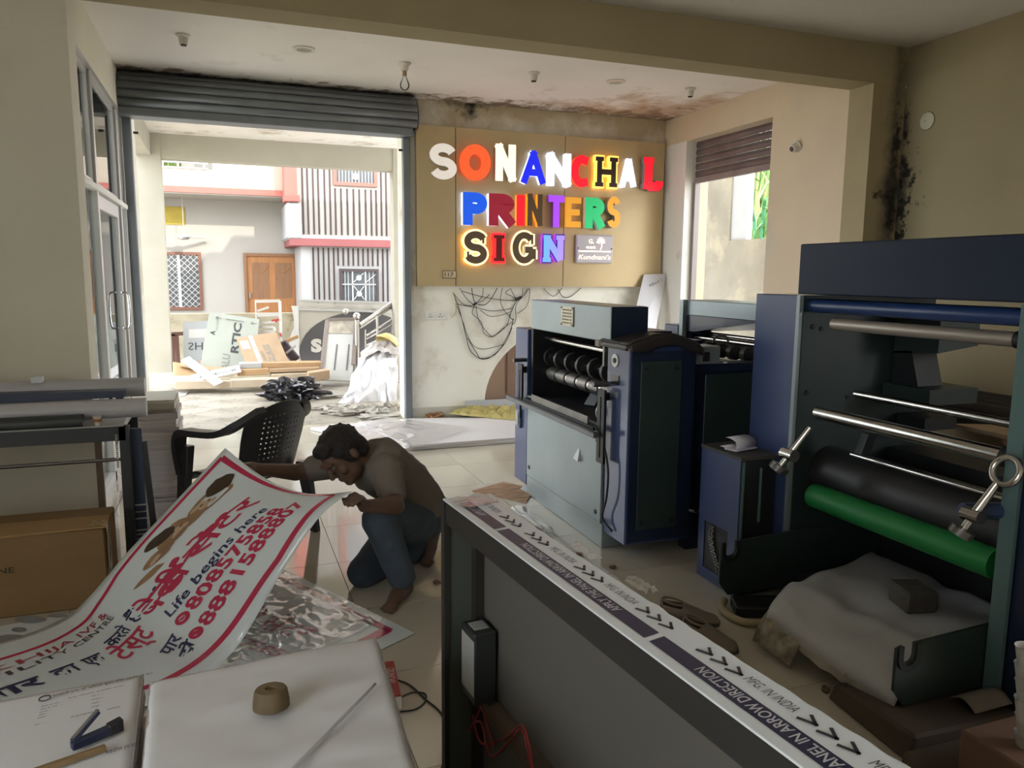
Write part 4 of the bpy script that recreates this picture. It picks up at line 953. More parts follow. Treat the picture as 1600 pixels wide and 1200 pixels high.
def bstrip(mb, pts, w, h=.0022, n=24):   # band along a uv polyline, w in v units
    vs = []
    P = []
    for a, b in zip(pts, pts[1:]):
        for k in range(n): P.append((lerp(a[0], b[0], k / n), lerp(a[1], b[1], k / n)))
    P.append(pts[-1])
    for i, (u, v) in enumerate(P):
        q0, q1 = P[max(i - 1, 0)], P[min(i + 1, len(P) - 1)]
        du, dv = (q1[0] - q0[0]) * 1.9, q1[1] - q0[1]; l = math.hypot(du, dv) or 1
        nu, nv = -dv / l / 1.9, du / l
        vs += [bpt(u + nu * w / 2, v + nv * w / 2, h), bpt(u - nu * w / 2, v - nv * w / 2, h)]
    mb.add(vs, [(2 * i, 2 * i + 1, 2 * i + 3, 2 * i + 2) for i in range(len(P) - 1)])
for pts, w_ in (([(.10, .20), (.22, .175), (.34, .145), (.59, .055), (.968, .03)], .022), ([(.968, .03), (.962, .905)], .035), ([(.962, .905), (.70, .935), (.50, .90), (.2, .86)], .034)):
    m = MB(); bstrip(m, pts, w_); m.build('red_border', fl_red, bn)
def btext(mb, s, a, b_, hv, bold=.0, shear=0.0):
    vs, fs = text_geo(s, bold, shear, 2)
    if not vs: return
    w = max(v[0] for v in vs); out = []
    for x, y in vs:
        t = x / w; u = lerp(a[0], b_[0], t); v = lerp(a[1], b_[1], t) - y * hv
        out.append(bpt(u - .0 * y, v, .003))
    mb.add(out, fs)
def bline(nm, mt, *a):
    m = MB(); btext(m, *a); m.build(nm, mt, bn)
bline('red_number', fl_red, '808575858', (.550, .655), (.865, .735), .082, .04); bline('red_number', fl_red, '8881588807', (.522, .785), (.90, .815), .082, .04)
bline('red_lettering', fl_red, 'बेबी', (.495, .445), (.650, .475), .13, .022); bline('red_lettering', fl_red, 'सेंटर', (.670, .475), (.895, .515), .12, .022); bline('red_lettering', fl_red, 'टेस्ट', (.30, .60), (.455, .54), .13, .022)
for u, v in ((.522, .62), (.495, .75)):
    c = [(u + .022 * math.cos(a), v + .035 * math.sin(a)) for a in [2 * PI * k / 16 for k in range(16)]]
    MB().add([bpt(x, y, .003) for x, y in c], [tuple(range(16))]).build('phone_icon', fl_red, bn)
for u, v in ((.522, .62), (.495, .75)):
    c = [(u + .011 * math.cos(a), v + .017 * math.sin(a)) for a in [2 * PI * k / 12 for k in range(12)]]
    MB().add([bpt(x, y, .0045) for x, y in c], [tuple(range(12))]).build('icon_ring', M('flex pink', (.55, .30, .34), .3, var=0), bn)
for a in (('Life begins here', (.515, .550), (.860, .630), .062, .02, .25), ('करते', (.325, .455), (.43, .41), .08, .03), ('हैं', (.455, .40), (.51, .375), .08, .03), ('...', (.535, .365), (.585, .345), .075, .05), ('बार', (.08, .535), (.150, .533), .095, .035), ('का', (.165, .532), (.212, .530), .095, .035), ('एक', (.228, .529), (.285, .525), .095, .035), ('पार', (.385, .745), (.47, .70), .075, .03), ('से', (.40, .845), (.47, .79), .07, .03)): bline('navy_lettering', fl_navy, *a)
m = MB(); btext(m, 'SUKHIJA IVF &', (.02, .335), (.455, .205), .05, .01); m.build('clinic_name', M('flex dark red', (.34, .05, .07), .3, var=0), bn)
m = MB(); btext(m, 'FERTILITY CENTRE', (.015, .405), (.45, .255), .042, .005); m.build('clinic_line', M('flex black', (.06, .05, .07), .3, var=0), bn)
# baby photograph printed on the banner, and the mother and child emblem
def blob(mb, c, ru, rv, ang=0, h=.003, n=18, wob=.0, seed=0):
    pts = []
    for k in range(n):
        a = 2 * PI * k / n; r = 1 + wob * nz(math.cos(a) * 1.5 + seed, math.sin(a) * 1.5, seed)
        x, y = ru * r * math.cos(a), rv * r * math.sin(a)
        pts.append(bpt(c[0] + x * math.cos(ang) - y * math.sin(ang) * .55, c[1] + x * math.sin(ang) * 1.8 + y * math.cos(ang), h))
    mb.add(pts, [tuple(range(n))])
m = MB(); blob(m, (.745, .185), .060, .060, -.1, .0026, wob=.2); blob(m, (.86, .205), .066, .058, .1, .0026, wob=.25, seed=3); blob(m, (.665, .215), .05, .030, .25, .0026, wob=.3, seed=5); blob(m, (.61, .255), .045, .020, .35, .0026, wob=.3, seed=6); blob(m, (.80, .215), .05, .04, 0, .0026)
m.build('baby_print', skin_p, bn)
m = MB(); blob(m, (.722, .135), .050, .040, .25, .0034, wob=.2); m.build('baby_hair_print', hair_p, bn); m = MB(); blob(m, (.905, .17), .038, .050, .1, .0034, wob=.3, seed=2); m.build('baby_hair_print', hair_p, bn)
for c, a, b_ in (((.755, .20), .018, .022), ((.775, .215), .010, .012), ((.735, .21), .012, .010), ((.845, .21), .020, .020), ((.865, .225), .010, .012), ((.835, .18), .028, .014), ((.655, .22), .02, .012)): m = MB(); blob(m, c, a, b_, 0, .004, wob=.25, seed=c[0] * 9); m.build('face_print', pale_p, bn)
for u, v in ((.745, .185), (.768, .195), (.842, .195), (.862, .205)): m = MB(); blob(m, (u, v), .006, .006, 0, .0046, n=8); m.build('eye_print', hair_p, bn)
m = MB(); 
for c, a, b_, r in (((.655, .345), .018, .022, 0), ((.625, .385), .030, .030, .3), ((.60, .44), .030, .026, .2), ((.69, .40), .05, .010, -.1), ((.76, .40), .04, .028, .1), ((.81, .395), .022, .016, 0), ((.575, .405), .05, .008, -.1)): blob(m, c, a, b_, r, .0028, wob=.25, seed=c[0] * 20)
m.build('emblem', fl_red, bn)
m = MB(); blob(m, (.495, .345), .022, .035, 0, .0045); blob(m, (.530, .390), .028, .008, .1, .0045); m.build('emblem_detail', flex, bn)
# the sheet below with grey leaf shapes, and a second copy of the print under crinkled film
A_ = [atz(-200, 1015, .004), atz(128, 955, .004), atz(135, 1030, .004), atz(-200, 1080, .004)]
ls = thing('printed_sheet', 'flat white sheet with grey leaf shaped print below the lifted banner', 'sheet', A_[1])
MB().grid(lambda u, v: A_[0].lerp(A_[1], u).lerp(A_[3].lerp(A_[2], u), v), 6, 4).build('sheet', flex, ls, solid=.001)
m = MB()
for cx, cy, rx, ry in ((48, 968, 26, 6), (20, 1000, 32, 9), (60, 996, 16, 5), (30, 984, 12, 4), (90, 979, 10, 3), (-20, 985, 20, 8), (92, 962, 16, 3)):
    n = 14; m.add([atz(cx + rx * (1 + .3 * nz(math.cos(2 * PI * k / n) * 2, cy)) * math.cos(2 * PI * k / n), cy + ry * (1 + .3 * nz(cx, math.sin(2 * PI * k / n) * 2)) * math.sin(2 * PI * k / n), .006) for k in range(n)], [tuple(range(n))])
m.build('leaf_print', fl_grey, ls)
Q = [atz(400, 868, .006), atz(648, 990, .006), atz(420, 1100, .006), atz(200, 1000, .006)]
def q2(u, v, h=0.0): return Q[0].lerp(Q[1], u).lerp(Q[3].lerp(Q[2], u), v) + Vector((0, 0, h))
fs2 = thing('floor_banner', 'second copy of the banner lying on the floor tiles with red corner border', 'banner', Q[1])
MB().grid(lambda u, v: q2(u, v, .002 * (1 + nz(u * 4, v * 4))), 12, 12).build('sheet', flex, fs2, solid=.0012)
m = MB()
def qs(a, b_, w, h=.006):
    a, b_ = Vector(a), Vector(b_); d = (b_ - a).normalized(); nn = Vector((-d.y, d.x)) * w / 2
    m.add([q2(*(a + nn), h), q2(*(a - nn), h), q2(*(b_ - nn), h), q2(*(b_ + nn), h)], [(0, 1, 2, 3)])
qs((.05, .085), (.93, .085), .045); m.build('red_border', fl_red, fs2); m = MB(); qs((.915, .085), (.915, .9), .045); m.build('red_border', fl_red, fs2)
m = MB()
def qtext(s, a, b_, hv, bold):
    vs, fs = text_geo(s, bold, 0, 2); w = max(v[0] for v in vs)
    m.add([q2(lerp(a[0], b_[0], x / w), lerp(a[1], b_[1], x / w) - y * hv, .0065) for x, y in vs], fs)
qtext('बेबी सेंटर', (.22, .62), (.72, .50), .16, .02); m.build('red_lettering', fl_red, fs2); m = MB(); qtext('808575858', (.3, .78), (.8, .68), .08, .03); m.build('red_number', fl_red, fs2)
film = bpy.data.materials.new('crinkled clear film'); film.use_nodes = True
_n = film.node_tree; _n.nodes.clear(); _o = _n.nodes.new('ShaderNodeOutputMaterial'); _t = _n.nodes.new('ShaderNodeBsdfTransparent'); _g = _n.nodes.new('ShaderNodeBsdfGlossy'); _d = _n.nodes.new('ShaderNodeBsdfDiffuse'); _m = _n.nodes.new('ShaderNodeMixShader'); _m2 = _n.nodes.new('ShaderNodeMixShader')
_lw = _n.nodes.new('ShaderNodeLayerWeight'); _lw.inputs['Blend'].default_value = .18; _g.inputs['Roughness'].default_value = .12; _d.inputs['Color'].default_value = (.92, .90, .88, 1); _m2.inputs['Fac'].default_value = .22
_n.links.new(_t.outputs[0], _m2.inputs[1]); _n.links.new(_d.outputs[0], _m2.inputs[2]); _n.links.new(_lw.outputs['Facing'], _m.inputs['Fac']); _n.links.new(_m2.outputs[0], _m.inputs[1]); _n.links.new(_g.outputs[0], _m.inputs[2]); _n.links.new(_m.outputs[0], _o.inputs['Surface'])
def crinkle(u, v):
    r = abs(nz(u * 5 + 3, v * 5)) * .8 + abs(nz(u * 11, v * 11 + 5)) * .5 + abs(nz(u * 22, v * 20)) * .22
    return q2(u, v, .010 + .026 * (.62 - min(.62, r)) )
tag(MB().grid(lambda u, v: crinkle(.0 + u * .86, .03 + v * .95), 90, 90).build('plastic_film', film, smooth=True), 'crinkled clear plastic film lying over the banner on the floor', 'film')

# ------------------------------------------------------------------ foreground paper piles
paper = M('paper pile', (.80, .82, .86), .75, var=.04, vs=2)
paper_e = M('paper edges', (.62, .60, .58), .85, var=.25, vs=2, stretch=(.5, .5, 90))
def pile(name, label, P, z0, z1, wrinkle, seed, group=None, fan=0.0):
    """pile of sheets on quad P (4 xy corners, counter clockwise seen from above)"""
    t = thing(name, label, 'paper', (P[0][0], P[0][1], z0), group)
    P = [Vector((p[0], p[1], 0)) for p in P]
    def q(u, v): return P[0].lerp(P[1], u).lerp(P[3].lerp(P[2], u), v)
    n = 26; b = MB()
    for k in range(n):
        za, zb = lerp(z0, z1 - .004, k / n), lerp(z0, z1 - .004, (k + .86) / n); r = random.Random(seed * 100 + k)
        dx, dy, s = r.uniform(-.006, .006), r.uniform(-.006, .006), Vector((r.uniform(-.004, .004), 0, 0))
        c = [p + Vector((dx + (fan * (1 - k / n) if i in (1, 2) else 0) * (1.0 if i == 1 else .35), dy, 0)) for i, p in enumerate(P)]
        b.hexa([Vector((p.x, p.y, za)) for p in c] + [Vector((p.x, p.y, zb)) + s for p in c])
    stuff(b.build('sheet_edges', paper_e, t))
    def top(u, v):
        p = q(u, v); ed = min(u, 1 - u, v, 1 - v)
        h = wrinkle * (nz(p.x * 5 + seed, p.y * 14) * .6 + nz(p.x * 12, p.y * 30 + seed) * .3)
        return Vector((p.x, p.y, z1 - .001 + h - (.006 if ed < .01 else 0)))
    MB().grid(top, 40, 50).build('top_sheet', paper, t, smooth=True, solid=.0008)
    return t, q
p1 = atz(235, 1062, .6); p2 = atz(588, 990, .6)
pl, pq_ = pile('paper_pile', 'large pile of blank white paper weighed down by a round wooden block', [(-.155, .92), (.275, .96), (p2.x, p2.y), (p1.x, p1.y)], .0505, .60, .010, 3, fan=.06)
# loose top sheet corner lifted at the right
LQ = [atz(440, 1215, .606), atz(452, 1215, .606), atz(588, 1071, .606), atz(584, 1072, .606)]
lsht = MB().grid(lambda u, v: LQ[0].lerp(LQ[1], u).lerp(LQ[3].lerp(LQ[2], u), v) + Vector((0, 0, .002 + .006 * math.sin(PI * u))), 8, 16)
lsht.build('loose_sheet', paper, pl, smooth=True, solid=.0008)
MB().box(-.80, .42, .75, 1.92, .0, .048).build('pallet', M('pallet board', (.36, .31, .24), .8, var=.2), None)
tag(bpy.data.objects['pallet'], 'thin wooden board under the two foreground paper piles', 'board')
p3 = atz(232, 1050, .57); p4 = atz(-60, 1107, .57)
pf, _ = pile('form_pile', 'pile of printed forms with stapler on it, left of the blank paper pile', [(-.60, .93), (-.185, .93), (p3.x - .015, p3.y), (p4.x - .05, p4.y + .01)], .05, .57, .003, 5)
inkp = M('print black', (.08, .08, .09), .7, var=0); m = MB(); zf = .5735
fx = (atz(205, 1062, zf) - atz(85, 1090, zf)).normalized(); fx.z = 0; fy = Vector((-fx.y, fx.x, 0))
def ftext(s, px, py, hgt, w=None, bold=.0):
    q = MB(); text_on(q, s, atz(px, py, zf), fx, fy, bold=bold, width=w, height=hgt); q.build('form_line', inkp, pf)
ftext('सरस्वती उ.मा. वि. जियावन बुडार जिला शहडोल (म.प्र.)', 82, 1089, .010, .20, .01); ftext('सत्र परीक्षा वार्षिक फार्म', 106, 1092, .005, .11)
for k, s in enumerate(('छात्र का नाम ......', 'पिता का नाम .....', 'कक्षा ....', 'विषय ...', 'दिनांक ..')): ftext(s, 64 - k * 1.5, 1105 + k * 4.6, .005)
for k, s in enumerate(('रोल नं. ....', 'माध्यम ...', 'स्कूल ...', 'केन्द्र ..')): ftext(s, 143, 1089 + k * 5.6, .005)
ftext('केन्द्राध्यक्ष', 110, 1122, .006); ftext('प्राचार्य', 167, 1110, .006); ftext('टीप ..........', 54, 1134, .005); ftext('शहडोल (म.प्र.)', 165, 1178, .012, .06, .01)
c = atz(70, 1091, zf); m.tube([c + Vector((.011 * math.cos(a), .011 * math.sin(a), 0)) for a in [2 * PI * k / 20 for k in range(20)]], .0016, 4, closed=True)
m.build('form_seal', inkp, pf)
# round wooden weight
wc = atz(424, 1103, .612) ; wc.z = 0
wd = MB().lathe([(.030, .0), (.037, .004), (.037, .014), (.033, .040), (.030, .044), (.012, .0445), (.0115, .040)], (0, 0, 0), 26)
wd.v = [(x * 1.0 + wc.x, y * .86 + wc.y, z + .607) for x, y, z in wd.v]
tag(wd.build('wooden_block', M('cut wood', (.21, .155, .08), .7, var=.35, vs=14, bump=.1), smooth='angle'), 'round tapered wooden block on the blank paper pile', 'paperweight')
# stapler
sc0 = atz(112, 1172, .577); sc1 = atz(190, 1140, .577); sd = (sc1 - sc0); sl = sd.length; sd.normalize(); sn = Vector((-sd.y, sd.x, 0))
st = thing('stapler', 'dark blue stapler lying open on the printed forms', 'stapler', sc0)
navyp = M('stapler blue', (.025, .035, .085), .35, var=.1)
def sbox(a, b_, w, z0, z1, h0, h1, nm, mt):
    A, B = sc0 + sd * a * sl, sc0 + sd * b_ * sl
    return MB().hexa([A - sn * w + Vector((0, 0, z0)), B - sn * w + Vector((0, 0, z1)), B + sn * w + Vector((0, 0, z1)), A + sn * w + Vector((0, 0, z0)),
                      A - sn * w + Vector((0, 0, z0 + h0)), B - sn * w + Vector((0, 0, z1 + h1)), B + sn * w + Vector((0, 0, z1 + h1)), A + sn * w + Vector((0, 0, z0 + h0))]).build(nm, mt, st, bevel=.002)
sbox(0, 1.0, .0085, .0, .0, .016, .020, 'magazine', navyp)
sbox(.72, 1.02, .010, .0, .0, .022, .026, 'base_cap', M('stapler black', (.02, .02, .025), .4))
A, B = sc0 + sd * .03 * sl + Vector((0, 0, .017)), sc0 + sd * .62 * sl + sn * .018 + Vector((0, 0, .048))
MB().bar(A, B, .016, .006).build('top_arm', navyp, st, bevel=.002)
MB().bar(A + Vector((0, 0, .005)), B + Vector((0, 0, .004)), .008, .003).build('staple_rail', M('rail grey', (.35, .36, .37), .3, metal=.7), st)
# square wooden stick
a, b_ = atz(165, 1168, .579), atz(60, 1204, .579)
tag(MB().bar(a, b_ + (b_ - a) * .3, .012, .012).build('wooden_stick', M('stick wood', (.30, .20, .10), .7, var=.25, vs=20), bevel=.0015), 'square brown wooden stick below the stapler', 'stick')
# red printed box beside the pile
rb = thing('red_box', 'small red and white printed box on the floor beside the blank paper pile', 'box', (.47, 2.58, 0))
MB().hexa([(.36, 2.47, .0), (.515, 2.455, 0), (.54, 2.70, 0), (.39, 2.715, 0), (.36, 2.47, .055), (.515, 2.455, .055), (.54, 2.70, .055), (.39, 2.715, .055)]).build('carton', M('carton red', (.42, .05, .045), .4, var=.25, vs=18), rb, bevel=.002)
MB().hexa([(.36, 2.468, .004), (.516, 2.453, .004), (.5165, 2.456, .004), (.36, 2.471, .004), (.36, 2.468, .050), (.516, 2.453, .050), (.5165, 2.456, .050), (.36, 2.471, .050)]).build('front_label', M('carton white', (.66, .64, .64), .5, var=.1, vs=20), rb)
m = MB(); text_on(m, 'Khadi', (.425, 2.4605, .014), Vector((.156, -.015, 0)).normalized(), (0, 0, 1), bold=.03, width=.07, height=.026); m.build('lettering', M('carton ink', (.05, .03, .03), .5, var=0), rb)
m = MB(); text_on(m, 'CRUNCHY', (.505, 2.65, .0565), Vector((-.025, -.15, 0)).normalized(), Vector((.15, -.02, 0)).normalized(), bold=.03, width=.11, height=.026); m.build('lettering', M('carton text', (.60, .52, .48), .5, var=0), rb)
# thin cable on the floor, dry leaf scribbles of dirt
tag(MB().tube(spline([atz(x, y, .004) for x, y in ((612, 1060), (640, 1070), (664, 1092), (690, 1115), (700, 1150), (690, 1200), (672, 1240))], 30), .0032, 6).tube(spline([atz(x, y, .004) for x, y in ((625, 1090), (645, 1082), (664, 1084), (664, 1096), (650, 1108), (625, 1112))], 24), .0032, 6).build('cable', wm, smooth=True), 'thin black cable looping on the floor beside the red box', 'cable')
# ------------------------------------------------------------------ open back sign box with protective film, right foreground
def onplane(px, py, o, n):
    d = ray(px, py); return CAM + d * ((o - CAM).dot(n) / d.dot(n))
HB = .92
A0 = atz(692, 779, HB); dD = (atz(1160, 1128, HB) - A0).normalized(); dD.z = 0; dD.normalize(); dW = Vector((-dD.y, dD.x, 0))
if dW.x < 0: dW = -dW
def bxp(s, w, z): return Vector((A0.x, A0.y, 0)) + dD * s + dW * w + Vector((0, 0, z))
def bxo(mb, s0, s1, w0, w1, z0, z1): return mb.hexa([bxp(s0, w0, z0), bxp(s1, w0, z0), bxp(s1, w1, z0), bxp(s0, w1, z0), bxp(s0, w0, z1), bxp(s1, w0, z1), bxp(s1, w1, z1), bxp(s0, w1, z1)])
SL = 1.62
sbx = thing('sign_box', 'dark framed open sign box in the right foreground with film wrapped white top', 'sign box', bxp(0, 0, 0))
dkf = M('box frame dark', (.030, .028, .025), .6, var=.2); acp = M('acp film white', (.74, .79, .83), .38, var=.04, vs=5, stain=[((.30, .28, .26), 30, .73, .03)])
inner = M('box inside grey', (.125, .12, .105), .55, var=.08, vs=2)
bxo(MB(), 0, SL, 0, .112, HB - .004, HB).build('top_panel', acp, sbx)
MB().grid(lambda u, v: bxp(.004 + u * SL * .99, .110 + v * (.004 + .007 * abs(nz(u * 26, 2)) + .020 * max(0, 1 - u * 5)), HB - .001 + .002 * nz(u * 30, v * 2) * v), 140, 2).build('film_edge', acp, sbx)
bxo(MB(), 0, SL, .0, .014, HB - .062, HB - .005).build('front_rail', dkf, sbx)
bxo(MB(), 0, SL, .100, .111, .02, HB - .005).build('back_panel', inner, sbx)
bxo(MB(), 0, .014, .001, .099, .02, HB - .005).build('end_panel', M('box end green', (.085, .10, .088), .5, var=.15, vs=4), sbx)
bxo(MB(), -.004, .020, -.004, .010, .0, HB - .006).build('corner_post', dkf, sbx)
bxo(MB(), .015, .045, .075, .099, .02, HB - .006).build('corner_post', dkf, sbx)
bxo(MB(), .046, SL, .07, .099, .36, .40).build('angle_rail', M('rail rust', (.16, .12, .09), .7, var=.3, vs=8), sbx)
bxo(MB(), 0, SL, .0, .112, .0, .02).build('bottom_rail', dkf, sbx)
nvy = M('film navy', (.03, .03, .075), .35, var=.05); fb = M('film black', (.035, .035, .045), .35, var=0); ft = M('film text', (.55, .56, .60), .4, var=0)
for s0, s1 in ((.06, .278), (.295, .863), (.88, 1.448), (1.465, SL)): MB().add([bxp(s0 - .004, .021, HB + .0006), bxp(s1, .021, HB + .0006), bxp(s1 - .004, .054, HB + .0006), bxp(s0 - .008, .054, HB + .0006)], [(0, 1, 2, 3)]).build('film_band', nvy, sbx)
for e in (.761 - .585, .761, .761 + .585, .761 + 1.17):
    if e - .368 < 0 or e > SL + .2: 
        if e > SL + .2: continue
    m = MB(); text_on(m, 'APPLY THE PANEL IN ARROW DIRECTION', bxp(e, .048, HB + .0012), -dD, -dW, bold=.02, width=.368, height=.0205)
    sv = [(Vector(v) - bxp(0, 0, 0)).dot(dD) for v in m.v]
    m.f = [f for f in m.f if all(.03 < sv[i] < SL - .01 for i in f)]; m.mi = [0] * len(m.f)
    if m.f: m.build('film_lettering', ft, sbx)
for s in (.075, .438, .655, 1.030, 1.245, 1.43):
    m = MB(); text_on(m, 'MFG. IN INDIA', bxp(s, .075, HB + .0012), dD, dW, bold=-.01, width=.095, height=.020, shear=.12); m.build('film_small_lettering', fb, sbx)
for s in (.20, .335, .555, .770, .934, 1.140, 1.345):
    for k in range(3):
        m = MB()
        q = s + k * .033
        for a, b_ in (((q, .094), (q + .022, .080)), ((q + .022, .083), (q - .004, .072))):
            A, B = bxp(*a, HB + .0012), bxp(*b_, HB + .0012); m.bar(A, B, .005, .0008)
        m.build('film_arrow', fb, sbx)
# torn film strips at the edge of the top
fm = M('film scrap white', (.62, .62, .62), .3, var=.1)
def scrap(name, label, pts, z, amp, seed, mat, cat='plastic scrap', nu=14, nv=8):
    def f(u, v):
        p = pts[0].lerp(pts[1], u).lerp(pts[3].lerp(pts[2], u), v)
        return p + Vector((amp * .5 * nz(u * 4 + seed, v * 4), amp * .5 * nz(u * 4, v * 4 + seed), z + amp * (abs(nz(u * 5 + seed, v * 5)) + .6 * abs(nz(u * 11, v * 9 + seed)))))
    return tag(MB().grid(f, nu, nv).build(name, mat, smooth=False, solid=.001), label, cat)
for s, w_, l_, hh in ((.02, .11, .09, .012), (.44, .118, .10, .010), (.66, .120, .07, .02)):
    MB().grid(lambda u, v: bxp(s + l_ * u, w_ + (.03 * v if s > .1 else -.10 * v), HB + .003 + hh * abs(nz(u * 5 + s * 9, v * 6))), 8, 4).build('torn_film', film, sbx, smooth=True)
# little black box with paper labels inside the frame
kb = thing('control_box', 'small black box with white paper labels fixed inside the end of the sign box', 'control box', bxp(.10, .03, .40))
bxo(MB(), .055, .145, .03, .09, .405, .60).build('case', M('case black', (.03, .035, .035), .4, var=.1), kb, bevel=.004)
bxo(MB(), .060, .140, .0285, .0305, .43, .58).build('paper_label', M('label paper', (.42, .43, .42), .7, var=.1, vs=12), kb)
bxo(MB(), .075, .120, .04, .08, .6005, .602).build('paper_label', MATS['label paper'], kb)
rw = M('red wire', (.30, .03, .03), .45, var=0); w = thing('red_wires', 'loose red wires hanging inside the sign box', 'wires', bxp(.2, .06, .4))
for k, pts in enumerate([[(.06, .06, .33), (.14, .05, .30), (.22, .07, .35), (.30, .06, .42), (.36, .06, .47), (.40, .06, .42), (.44, .06, .30)], [(.05, .07, .30), (.12, .06, .34), (.2, .05, .30), (.28, .06, .38), (.35, .06, .455), (.39, .06, .41), (.43, .06, .28)], [(.05, .05, .28), (.10, .06, .36), (.13, .05, .42), (.15, .06, .36), (.2, .06, .32)]]):
    MB().tube(spline([bxp(*p) for p in pts], 30), .0028, 6).build('wire', rw, w, smooth=True)

# ------------------------------------------------------------------ left: roll machine on its stand, carton, tall paper stack
YL = 4.15
def L(px, py, dy=0): return aty(px, py, YL + dy)
xr = L(190, 670).x
lam = thing('laminating_machine', 'roll laminating machine on a dark steel stand at the left pillar', 'machine', (-1.4, YL, 0))
zt = L(100, 668).z
gre = M('roll grey film', (.50, .50, .52), .35, var=.06, stretch=(1, .2, .2)); dgr = M('roll dark', (.035, .045, .045), .45, var=.1)
stl = M('stand steel dark', (.05, .055, .06), .45, metal=.4, var=.2)
MB().box(-2.4, xr + .01, YL - .02, YL + .42, zt - .03, zt).build('table_top', M('table grey', (.46, .46, .46), .4, var=.1), lam, bevel=.004)
MB().box(-2.4, xr + .02, YL - .03, YL - .005, zt - .075, zt - .005).build('front_beam', stl, lam)
MB().box(-2.4, xr, YL + .36, YL + .40, zt - .10, zt - .03).build('rear_beam', stl, lam)
MB().box(xr - .01, xr + .035, YL - .03, YL + .02, 0, zt - .005).build('leg', stl, lam)
MB().box(xr + .036, xr + .085, YL + .03, YL + .05, .02, zt - .03).build('side_panel', M('panel navy', (.03, .05, .10), .4, var=.2), lam)
MB().box(xr - .01, xr + .035, YL + .36, YL + .41, 0, zt - .03).build('leg', stl, lam)
MB().box(-2.4, -2.35, YL - .03, YL + .02, 0, zt - .03).build('leg', stl, lam); MB().box(-2.4, -2.35, YL + .36, YL + .41, 0, zt - .03).build('leg', stl, lam)
for k in range(6): z = .15 + k * .022 * (1 if k < 3 else 1.6); MB().box(xr + .036, xr + .086, YL + .022, YL + .03, z, z + .005).build('cooling_slot', M('slot white', (.5, .5, .5), .5), lam)
MB().bar((xr + .125, YL + .04, .02), (xr + .09, YL + .04, zt - .1), .03, .012, up=(0, 1, 0)).build('brace', stl, lam)
MB().box(L(148, 700, .3).x, L(158, 700, .3).x, YL + .30, YL + .34, 0, zt - .03).build('inner_post', M('post brown', (.20, .14, .09), .6, var=.2), lam)
zz = L(100, 727).z
MB().cyl((-2.35, YL + .02, zz + .0), (xr, YL + .02, L(185, 719).z), .009, n=8).build('stretcher_rod', iron, lam)
ch = MB(); cx = L(183, 680).x
for k in range(16): ch.obox((cx, YL - .036, L(183, 678).z - k * .0105), (.005, 0, 0), (0, .004, 0), (0, 0, .0035))
stuff(ch.build('drive_chain', MATS['chain steel'], lam))
def roll(x0, x1, y, z, r, nm, mt, label=None, par=lam):
    e = MB().cyl((x0, y, z), (x1, y, z), r, n=24).build(nm, mt, par, smooth='angle')
    return e
r1 = L(100, 647); roll(-2.4, L(226, 640).x, YL + .10, r1.z, .048, 'front_roll', gre)
roll(-2.4, L(218, 625).x, YL + .30, L(100, 622).z, .05, 'rear_roll', gre)
MB().hexa([(-2.4, YL + .12, r1.z + .02), (L(190, 632).x, YL + .12, r1.z + .052), (L(190, 632).x, YL + .2, r1.z + .052), (-2.4, YL + .2, r1.z + .02), (-2.4, YL + .12, r1.z + .11), (L(190, 625).x, YL + .12, r1.z + .085), (L(190, 625).x, YL + .2, r1.z + .085), (-2.4, YL + .2, r1.z + .11)]).build('navy_cover', M('cover navy', (.025, .04, .09), .4, var=.15), lam)
for px in (173, 184, 190): MB().cyl(L(px, 625, .15), L(px, 619, .15), .008, n=8).build('clamp_knob', ink, lam)
roll(-2.4, L(129, 655).x, YL + .02, L(100, 662).z + .005, .034, 'dark_roll', dgr)
MB().box(L(30, 612).x, L(48, 612).x, YL + .24, YL + .30, L(40, 616).z + .02, L(40, 603).z + .01).build('label', paper, lam)
cp = L(155, 664, .05)
pc = thing('paper_cup', 'small printed paper cup on the laminating machine', 'cup', (cp.x, cp.y, zt))
MB().lathe([(.014, .0005), (.020, .045), (.0215, .046), (.019, .044), (.013, .003)], (cp.x, cp.y - .04, zt), 18).build('cup', M('cup paper', (.62, .58, .50), .6, var=.05), pc, smooth='angle')
MB().lathe([(.0172, .018), (.0192, .034), (.0193, .034), (.0174, .018)], (cp.x, cp.y - .04, zt), 18).build('printed_band', M('cup print', (.50, .20, .06), .6, var=.6, vs=60), pc)
# carton
card = M('cardboard brown', (.23, .14, .058), .8, var=.12, vs=4, stretch=(1, 1, 3)); tape = M('packing tape', (.38, .26, .12), .12, var=.1, coat=.5)
f1 = aty(165, 822, 3.72); x1 = aty(168, 900, 3.72).x
cb = thing('cardboard_carton', 'large taped brown carton on the floor in front of the laminating machine', 'carton', (-1.0, 3.8, 0))
zc = aty(100, 830, 3.72).z
MB().box(-1.9, x1, 3.72, 4.06, .001, zc).build('body', card, cb, bevel=.006)
MB().hexa([(-1.9, 3.70, zc - .01), (x1 + .01, 3.70, zc + .005), (x1, 3.90, zc + .002), (-1.9, 3.90, zc + .002), (-1.9, 3.70, zc + .0), (x1 + .01, 3.70, zc + .012), (x1, 3.90, zc + .006), (-1.9, 3.90, zc + .006)]).build('flap', M('cardboard light', (.34, .21, .09), .8, var=.1, vs=4), cb)
tg = MB().grid(lambda u, v: Vector((lerp(x1 - .06, x1 + .014, min(1, u * 1.6)) , lerp(3.70, 3.78, v), zc + .016 - max(0, u - .6) * .55 + .008 * nz(u * 9, v * 9))), 12, 5)
tg.build('tape', tape, cb, smooth=True, solid=.001)
